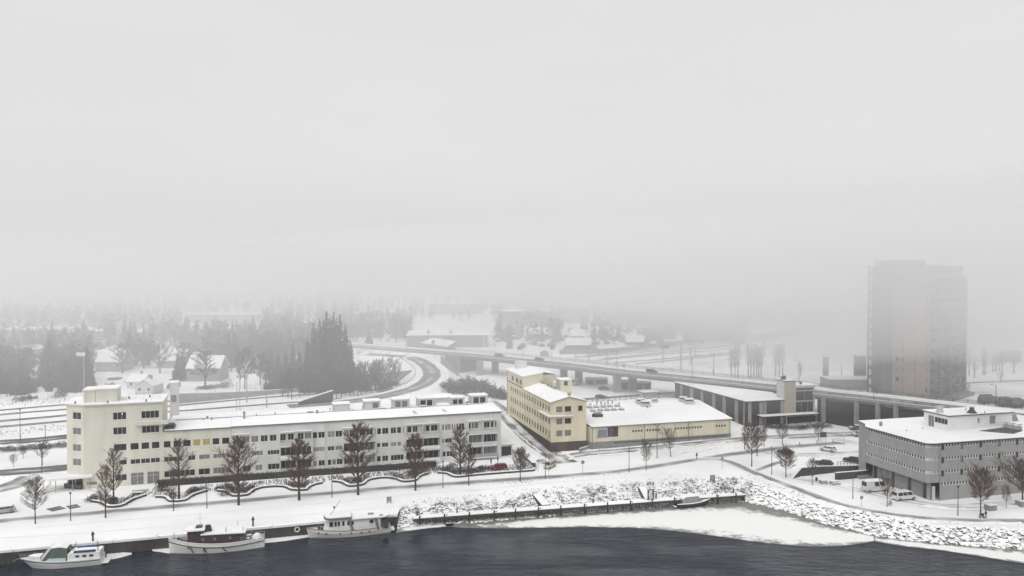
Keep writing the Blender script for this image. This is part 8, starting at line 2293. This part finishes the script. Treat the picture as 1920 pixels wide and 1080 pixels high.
# ---------------------------------------------------------------- forecourt walls and furniture
def tapered_wall(name, label, pts, heights, th, m_='darkwall', rail=None):
    pl = pxs(*pts); o = pl[0]; t = thing(name, label, 'wall', o); n = normals2(pl); k, s_ = MB(), MB()
    r1 = [[p - o + Vector((0, 0, -.5)), p - o + nn * th + Vector((0, 0, -.5)), p - o + nn * th + Vector((0, 0, h)), p - o + Vector((0, 0, h))] for p, nn, h in zip(pl, n, heights)]
    k.loft(r1, caps=True); obj('wall', k, t, mats=M[m_])
    r2 = [[p - o + nn * -.02 + Vector((0, 0, h + .003)), p - o + nn * (th + .02) + Vector((0, 0, h + .003)), p - o + nn * (th + .0) + Vector((0, 0, h + .11)), p - o + Vector((0, 0, h + .11))] for p, nn, h in zip(pl, n, heights)]
    s_.loft(r2, caps=True); obj('snow_cap', s_, t, mats=M['roofsnow'])
    if rail:
        k = MB(); A, B__ = pl[-2] - o, pl[-1] - o; hA, hB = heights[-2], heights[-1]; n_ = 14
        q0 = None
        for i in range(n_ + 1):
            f = i / n_
            if f < .35: continue
            p = A.lerp(B__, f) + n[-1] * th * .5; h = hA + (hB - hA) * f; k.box(p.x - .04, p.x + .04, p.y - .04, p.y + .04, p.z + h, p.z + h + 1.1)
            if q0 is not None: k.bar(q0, p + Vector((0, 0, h + 1.08)), .06, .06); k.bar(q0 - Vector((0, 0, .5)), p + Vector((0, 0, h + .58)), .04, .04)
            q0 = p + Vector((0, 0, h + 1.08))
        obj('railing', k, t, mats=M['darkgrey'])
tapered_wall('retaining_wall', 'dark tapering retaining wall below the parked dark cars', ((1486, 898), (1503.5, 893.5), (1540, 889), (1626, 879.5)), (.1, 2.1, 1.9, .9), .4, rail=True)
tapered_wall('retaining_wall', 'low dark wall beside the steps next to the grey building', ((1568, 900.5), (1600, 897.5), (1627, 894.5)), (1.75, 1.7, 1.6), .5)
k = MB()
for i in range(8): k.box(0, 3.2, i * .34, (i + 1) * .34 - .01, -.2, .17 * (i + 1))
st_ = obj('steps', k, None, P(1625, 899) + Vector((-1.5, 0, 0)), GA, mats=M['concrete']); tag(st_, 'dark outdoor steps between the low wall and the grey building', 'steps')
def block(px, py, w_, d_, h, label, m_='concrete', name='stone_block', cat='block', group=None):
    t = thing(name, label, cat, P(px, py), GA, group); k = MB(); k.loft([[(-w_ / 2, -d_ / 2, -.2), (w_ / 2, -d_ / 2, -.2), (w_ / 2, d_ / 2, -.2), (-w_ / 2, d_ / 2, -.2)], [(-w_ / 2, -d_ / 2, h - .06), (w_ / 2, -d_ / 2, h - .06), (w_ / 2, d_ / 2, h - .06), (-w_ / 2, d_ / 2, h - .06)], [(-w_ / 2 + .06, -d_ / 2 + .06, h), (w_ / 2 - .06, -d_ / 2 + .06, h), (w_ / 2 - .06, d_ / 2 - .06, h), (-w_ / 2 + .06, d_ / 2 - .06, h)]], caps=True); obj('body', k, t, mats=M[m_])
    k = MB(); k.box(-w_ / 2 + .05, w_ / 2 - .05, -d_ / 2 + .05, d_ / 2 - .05, h + .003, h + .15); obj('snow_cap', k, t, mats=M['roofsnow'])
BK = 'concrete planter blocks by the grey building'
block(1543.5, 907, 1.5, 1.2, .85, 'concrete block beside the picnic table', group=BK); block(1857, 956, 1.9, 1.5, 1.1, 'dark concrete planter near the walker and pushchair', 'plinth', group=BK); block(1917, 949, 2.2, 1.6, 1.2, 'dark concrete planter at the right edge of the lawn', 'plinth', group=BK)
t = thing('litter_bin', 'small dark litter bin left of the concrete block', 'bin', P(1531, 902), 0); k = MB(); k.tube((0, 0, 0), (0, 0, .95), .26, .3, 10); obj('body', k, t, mats=M['black']); k = MB(); k.tube((0, 0, .952), (0, 0, 1.05), .32, .15, 10); obj('snow_cap', k, t, mats=M['roofsnow'])
t = thing('picnic_table', 'snow covered picnic table with benches beside the low dark wall', 'picnic table', P(1565, 908), GA)
def slab3(nm, x0, x1, y0, y1, z0, z1, m_): k = MB(); k.box(x0, x1, y0, y1, z0, z1); return obj(nm, k, t, mats=M[m_])
slab3('table_top', -1.1, 1.1, -.4, .4, .70, .76, 'wood'); slab3('snow_cover', -1.1, 1.1, -.4, .4, .763, .9, 'roofsnow')
for s in (-1, 1): slab3('bench', -1.1, 1.1, s * .75 - .15, s * .75 + .15, .42, .47, 'wood'); slab3('bench_snow', -1.1, 1.1, s * .75 - .15, s * .75 + .15, .473, .58, 'roofsnow')
for x in (-.8, .8):
    k = MB()
    for s in (-1, 1): k.bar((x, s * .25, .7), (x, s * .75, 0), .08, .08)
    k.bar((x, -.8, .40), (x, .8, .40), .06, .06); obj('leg_frame', k, t, mats=M['wood'])
t = thing('sandwich_board', 'small pale sandwich board standing on the snow beside the bare tree', 'sign', P(1669.5, 948), .5)
for s in (-1, 1): k = MB(); k.loft([[(-.35, s * .3 - .02, 0), (.35, s * .3 - .02, 0), (.35, s * .3 + .02, 0), (-.35, s * .3 + .02, 0)], [(-.35, s * .04 - .02, 1.25), (.35, s * .04 - .02, 1.25), (.35, s * .04 + .02, 1.25), (-.35, s * .04 + .02, 1.25)]], caps=True); obj('panel', k, t, mats=M['greywhite'])
k = MB(); k.tube((0, -.27, .62), (0, -.22, .64), .2, .2, 12); obj('printed_ring', k, t, mats=M['darkgrey'])
t = thing('garden_bench', 'white snow covered garden bench set in front of the glazed doors', 'bench', P(259, 925), F1.ang)
for s, z in ((-.9, .45), (0, .75), (.9, .45)): slab3('bench_board', -1.2, 1.2, s - .35, s + .35, z - .08, z, 'wood'); slab3('snow_cover', -1.2, 1.2, s - .36, s + .36, z + .003, z + .2, 'roofsnow')
for x in (-1, 1): slab3('leg', x - .06, x + .06, -1.1, 1.1, -.1, .36, 'darkgrey')
t = thing('pergola', 'white rail pergola over the garden passage before the last balconies', 'pergola', P(819, 879), F1.ang); k = MB()
for x in (0, 1.7, 3.4): k.box(x - .07, x + .07, -.07, .07, -.1, 1.7); 
obj('post', k, t, mats=M['greywhite']); slab3('beam', -.2, 3.7, -.1, .1, 1.702, 1.85, 'white'); slab3('snow_cover', -.2, 3.7, -.12, .12, 1.853, 2.0, 'roofsnow')
a, b_ = P(972, 846), P(1003, 876)
t = thing('drive_wall', 'low dark wall with snow on top between the garage drive and the side street', 'wall', a, math.atan2((b_ - a).y, (b_ - a).x)); LW = (b_ - a).length
slab3('wall', 0, LW, -.2, .2, -.3, .9, 'darkwall'); slab3('snow_cap', -.05, LW + .05, -.7, .6, .903, 1.05, 'roofsnow')
# sheds under the bridge
def shed(px0, px1, pyb, yt, dpt, label, m_='darkwall', name='wooden_shed', cat='shed', pitch=.6):
    a, b_ = P(px0, pyb), P(px1, pyb); t = thing(name, label, cat, a, math.atan2((b_ - a).y, (b_ - a).x) + .1); L = (b_ - a).length; h = max(1.5, zat(a, yt) - a.z)
    k = MB(); k.box(0, L, 0, dpt, -.4, h); k.face([(0, 0, h), (0, dpt, h), (0, dpt / 2, h + pitch)]); k.face([(L, 0, h), (L, dpt / 2, h + pitch), (L, dpt, h)]); obj('wall', k, t, mats=M[m_])
    k = MB(); gable_strip(k, -.3, L + .3, [-.3, dpt / 2, dpt + .3], [h - .02, h + pitch + .02, h - .02], .2); obj('roof_snow', k, t, mats=M['roofsnow'])
    k = MB(); k.box(L * .3, L * .3 + 1.2, -.06, -.004, 0, min(2, h - .2)); obj('door', k, t, mats=M['plinth'])
    return t
shed(1101, 1140, 721, 712, 3.5, 'long dark shed behind the bridge piers'); shed(1166, 1195, 729, 717, 4, 'dark shed between the right pair of bridge piers'); shed(1196, 1221, 731.5, 719, 4, 'dark shed with a lean-to right of the bridge piers')
# ---------------------------------------------------------------- houses in the fog
def house(px0, px1, pyb, yeave, yridge, dpt, label, m_='concrete', rz=None, gable_front=False, chim=True, win=True, group=None):
    a, b_ = P(px0, pyb), P(px1, pyb); L = (b_ - a).length; he = max(2.2, zat(a, yeave) - a.z); hr = max(1.2, (zat(a, yridge) - a.z) - he)
    hr = min(hr, dpt * .45 if not gable_front else L * .45)
    t = thing('house', label, 'house', a, rz if rz is not None else 0.0, group)
    k = MB(); hs = []
    if win: 
        n_ = max(1, int(L / 3.2)); hs = [(L * (i + .5) / n_ - .5, L * (i + .5) / n_ + .5, he * .45, he * .45 + 1.2) for i in range(n_)]
    wall_holes(k, (0, 0), (L, 0), -.5, he, hs); 
    for p_, q_ in (((L, 0), (L, dpt)), ((L, dpt), (0, dpt)), ((0, dpt), (0, 0))): wall_holes(k, p_, q_, -.5, he, [])
    if gable_front: k.face([(0, 0, he), (L, 0, he), (L / 2, 0, he + hr)]); k.face([(L, dpt, he), (0, dpt, he), (L / 2, dpt, he + hr)])
    else: k.face([(0, 0, he), (0, dpt, he), (0, dpt / 2, he + hr)]); k.face([(L, 0, he), (L, dpt / 2, he + hr), (L, dpt, he)])
    obj('wall', k, t, mats=M[m_])
    if win: add_windows(t, (0, 0), (L, 0), hs, gms=('glass',))
    k = MB()
    if gable_front: gable_y(k, -.4, dpt + .4, [-.4, L / 2, L + .4], [he - .1, he + hr + .02, he - .1], .25)
    else: gable_strip(k, -.4, L + .4, [-.4, dpt / 2, dpt + .4], [he - .1, he + hr + .02, he - .1], .25)
    rf = obj('roof', k, t, mats=M['roofsnow'])
    if chim: k = MB(); k.box(L * .55, L * .55 + .8, dpt * .45, dpt * .45 + .8, he + hr * .5, he + hr + 1.2); obj('chimney', k, rf, mats=M['plinth'])
    return t
house(350, 412, 715, 691, 668, 11, 'grey house with a snowy hipped roof and bare tree in front, nearest the retaining wall', 'plinth')
house(179, 228, 697, 679, 651, 12, 'house with a broad bright snowy roof above the cream block', 'concrete')
house(293, 344, 690, 676, 646, 12, 'house with a pale snowy roof partly behind trees right of the chimney', 'plinth')
house(253, 287, 741, 724, 712, 9, 'small house with a pointed gable and wide dark window behind the cream block', 'greywhite', gable_front=True)
house(238, 268, 729, 716, 704, 9, 'snowy roofed cottage right behind the pointed gable', 'greywhite')
HG_ = 'foggy houses beyond the railway yard'
for x0, x1, yb, ye, yr, lb in ((1062, 1108, 655, 647, 635, 'dark cottage with a snowy roof right behind the noise barrier'), (1070, 1096, 638, 630, 614, 'foggy house with a bright steep roof behind the cottage'), (993, 1028, 636, 626, 616, 'foggy house with a mottled snowy roof among trees'), (1175, 1206, 648, 641, 630, 'low house with a clean snowy roof above the far tracks'), (1198, 1216, 630, 622, 606, 'faint house with a pointed snowy roof far right'), (1108, 1122, 612, 604, 592, 'faint pale house far among the trees'), (1130, 1150, 618, 606, 590, 'faint tall pale house behind the trees'), (1120, 1142, 632, 624, 612, 'faint house right of the bright steep roof'), (1220, 1246, 620, 613, 602, 'faint wide house in thick fog'), (1340, 1358, 631, 625, 619, 'tiny snowy roofed hut above the second noise barrier')):
    house(x0, x1, yb, ye, yr, 9, lb, rnd.choice(('plinth', 'concrete', 'darkgrey')), group=HG_, chim=False)
house(1013, 1029, 668, 664, 656, 4, 'small pointed snowy hut just beyond the bridge', 'concrete', gable_front=True, chim=False, win=False)
def far_block(x0, x1, yb, yt, label, dpt=14, m_='concrete'):
    a, b_ = P(x0, yb), P(x1, yb); L = (b_ - a).length; h = zat(a, yt) - a.z; t = thing('apartment_block', label, 'building', a, .05, 'faint apartment blocks in the thick fog')
    k = MB(); hs = []
    n_, f_ = max(2, int(L / 5)), max(1, int(h / 3.2))
    for i in range(n_):
        for j in range(f_): hs.append((L * (i + .5) / n_ - .8, L * (i + .5) / n_ + .8, h * (j + .3) / f_, h * (j + .3) / f_ + 1.4))
    wall_holes(k, (0, 0), (L, 0), -.5, h, hs); k.box(0, L, .3, dpt, -.5, h - .01); obj('wall', k, t, mats=M[m_])
    add_windows(t, (0, 0), (L, 0), hs[:24], gms=('glass',))
    k = MB(); k.box(-.5, L + .5, -.5, dpt + 12, h + .003, h + .5); obj('roof', k, t, mats=M['roofsnow'])
far_block(350, 480, 606, 590, 'faint broad white-roofed block high in the fog on the left'); far_block(945, 980, 628, 584, 'faint apartment block with pale balconies in the fog'); far_block(1020, 1032, 620, 583, 'faint narrow block right of the balcony block'); far_block(1052, 1108, 606, 576, 'faint broad white roof deepest in the fog'); far_block(0, 108, 640, 619, 'faint long white-roofed hall on the far left'); far_block(112, 192, 638, 622, 'faint long low roof left of the bright house roof'); far_block(226, 274, 640, 623, 'faint flat white roof above the bright house roof'); far_block(805, 905, 590, 570, 'faint wide roof far behind the warehouse'); far_block(16, 75, 672, 655, 'misty pale flat roof left of the floodlight mast'); far_block(555, 570, 640, 625, 'faint pale roof beside the tall spruces'); far_block(1893, 1916, 680, 658, 'grey block in haze at the right edge', 8, 'plinth'); far_block(1812, 1900, 622, 612, 'faint low white-roofed block right of the tower'); far_block(640, 700, 632, 622, 'faint low pale roof right of the spruces')
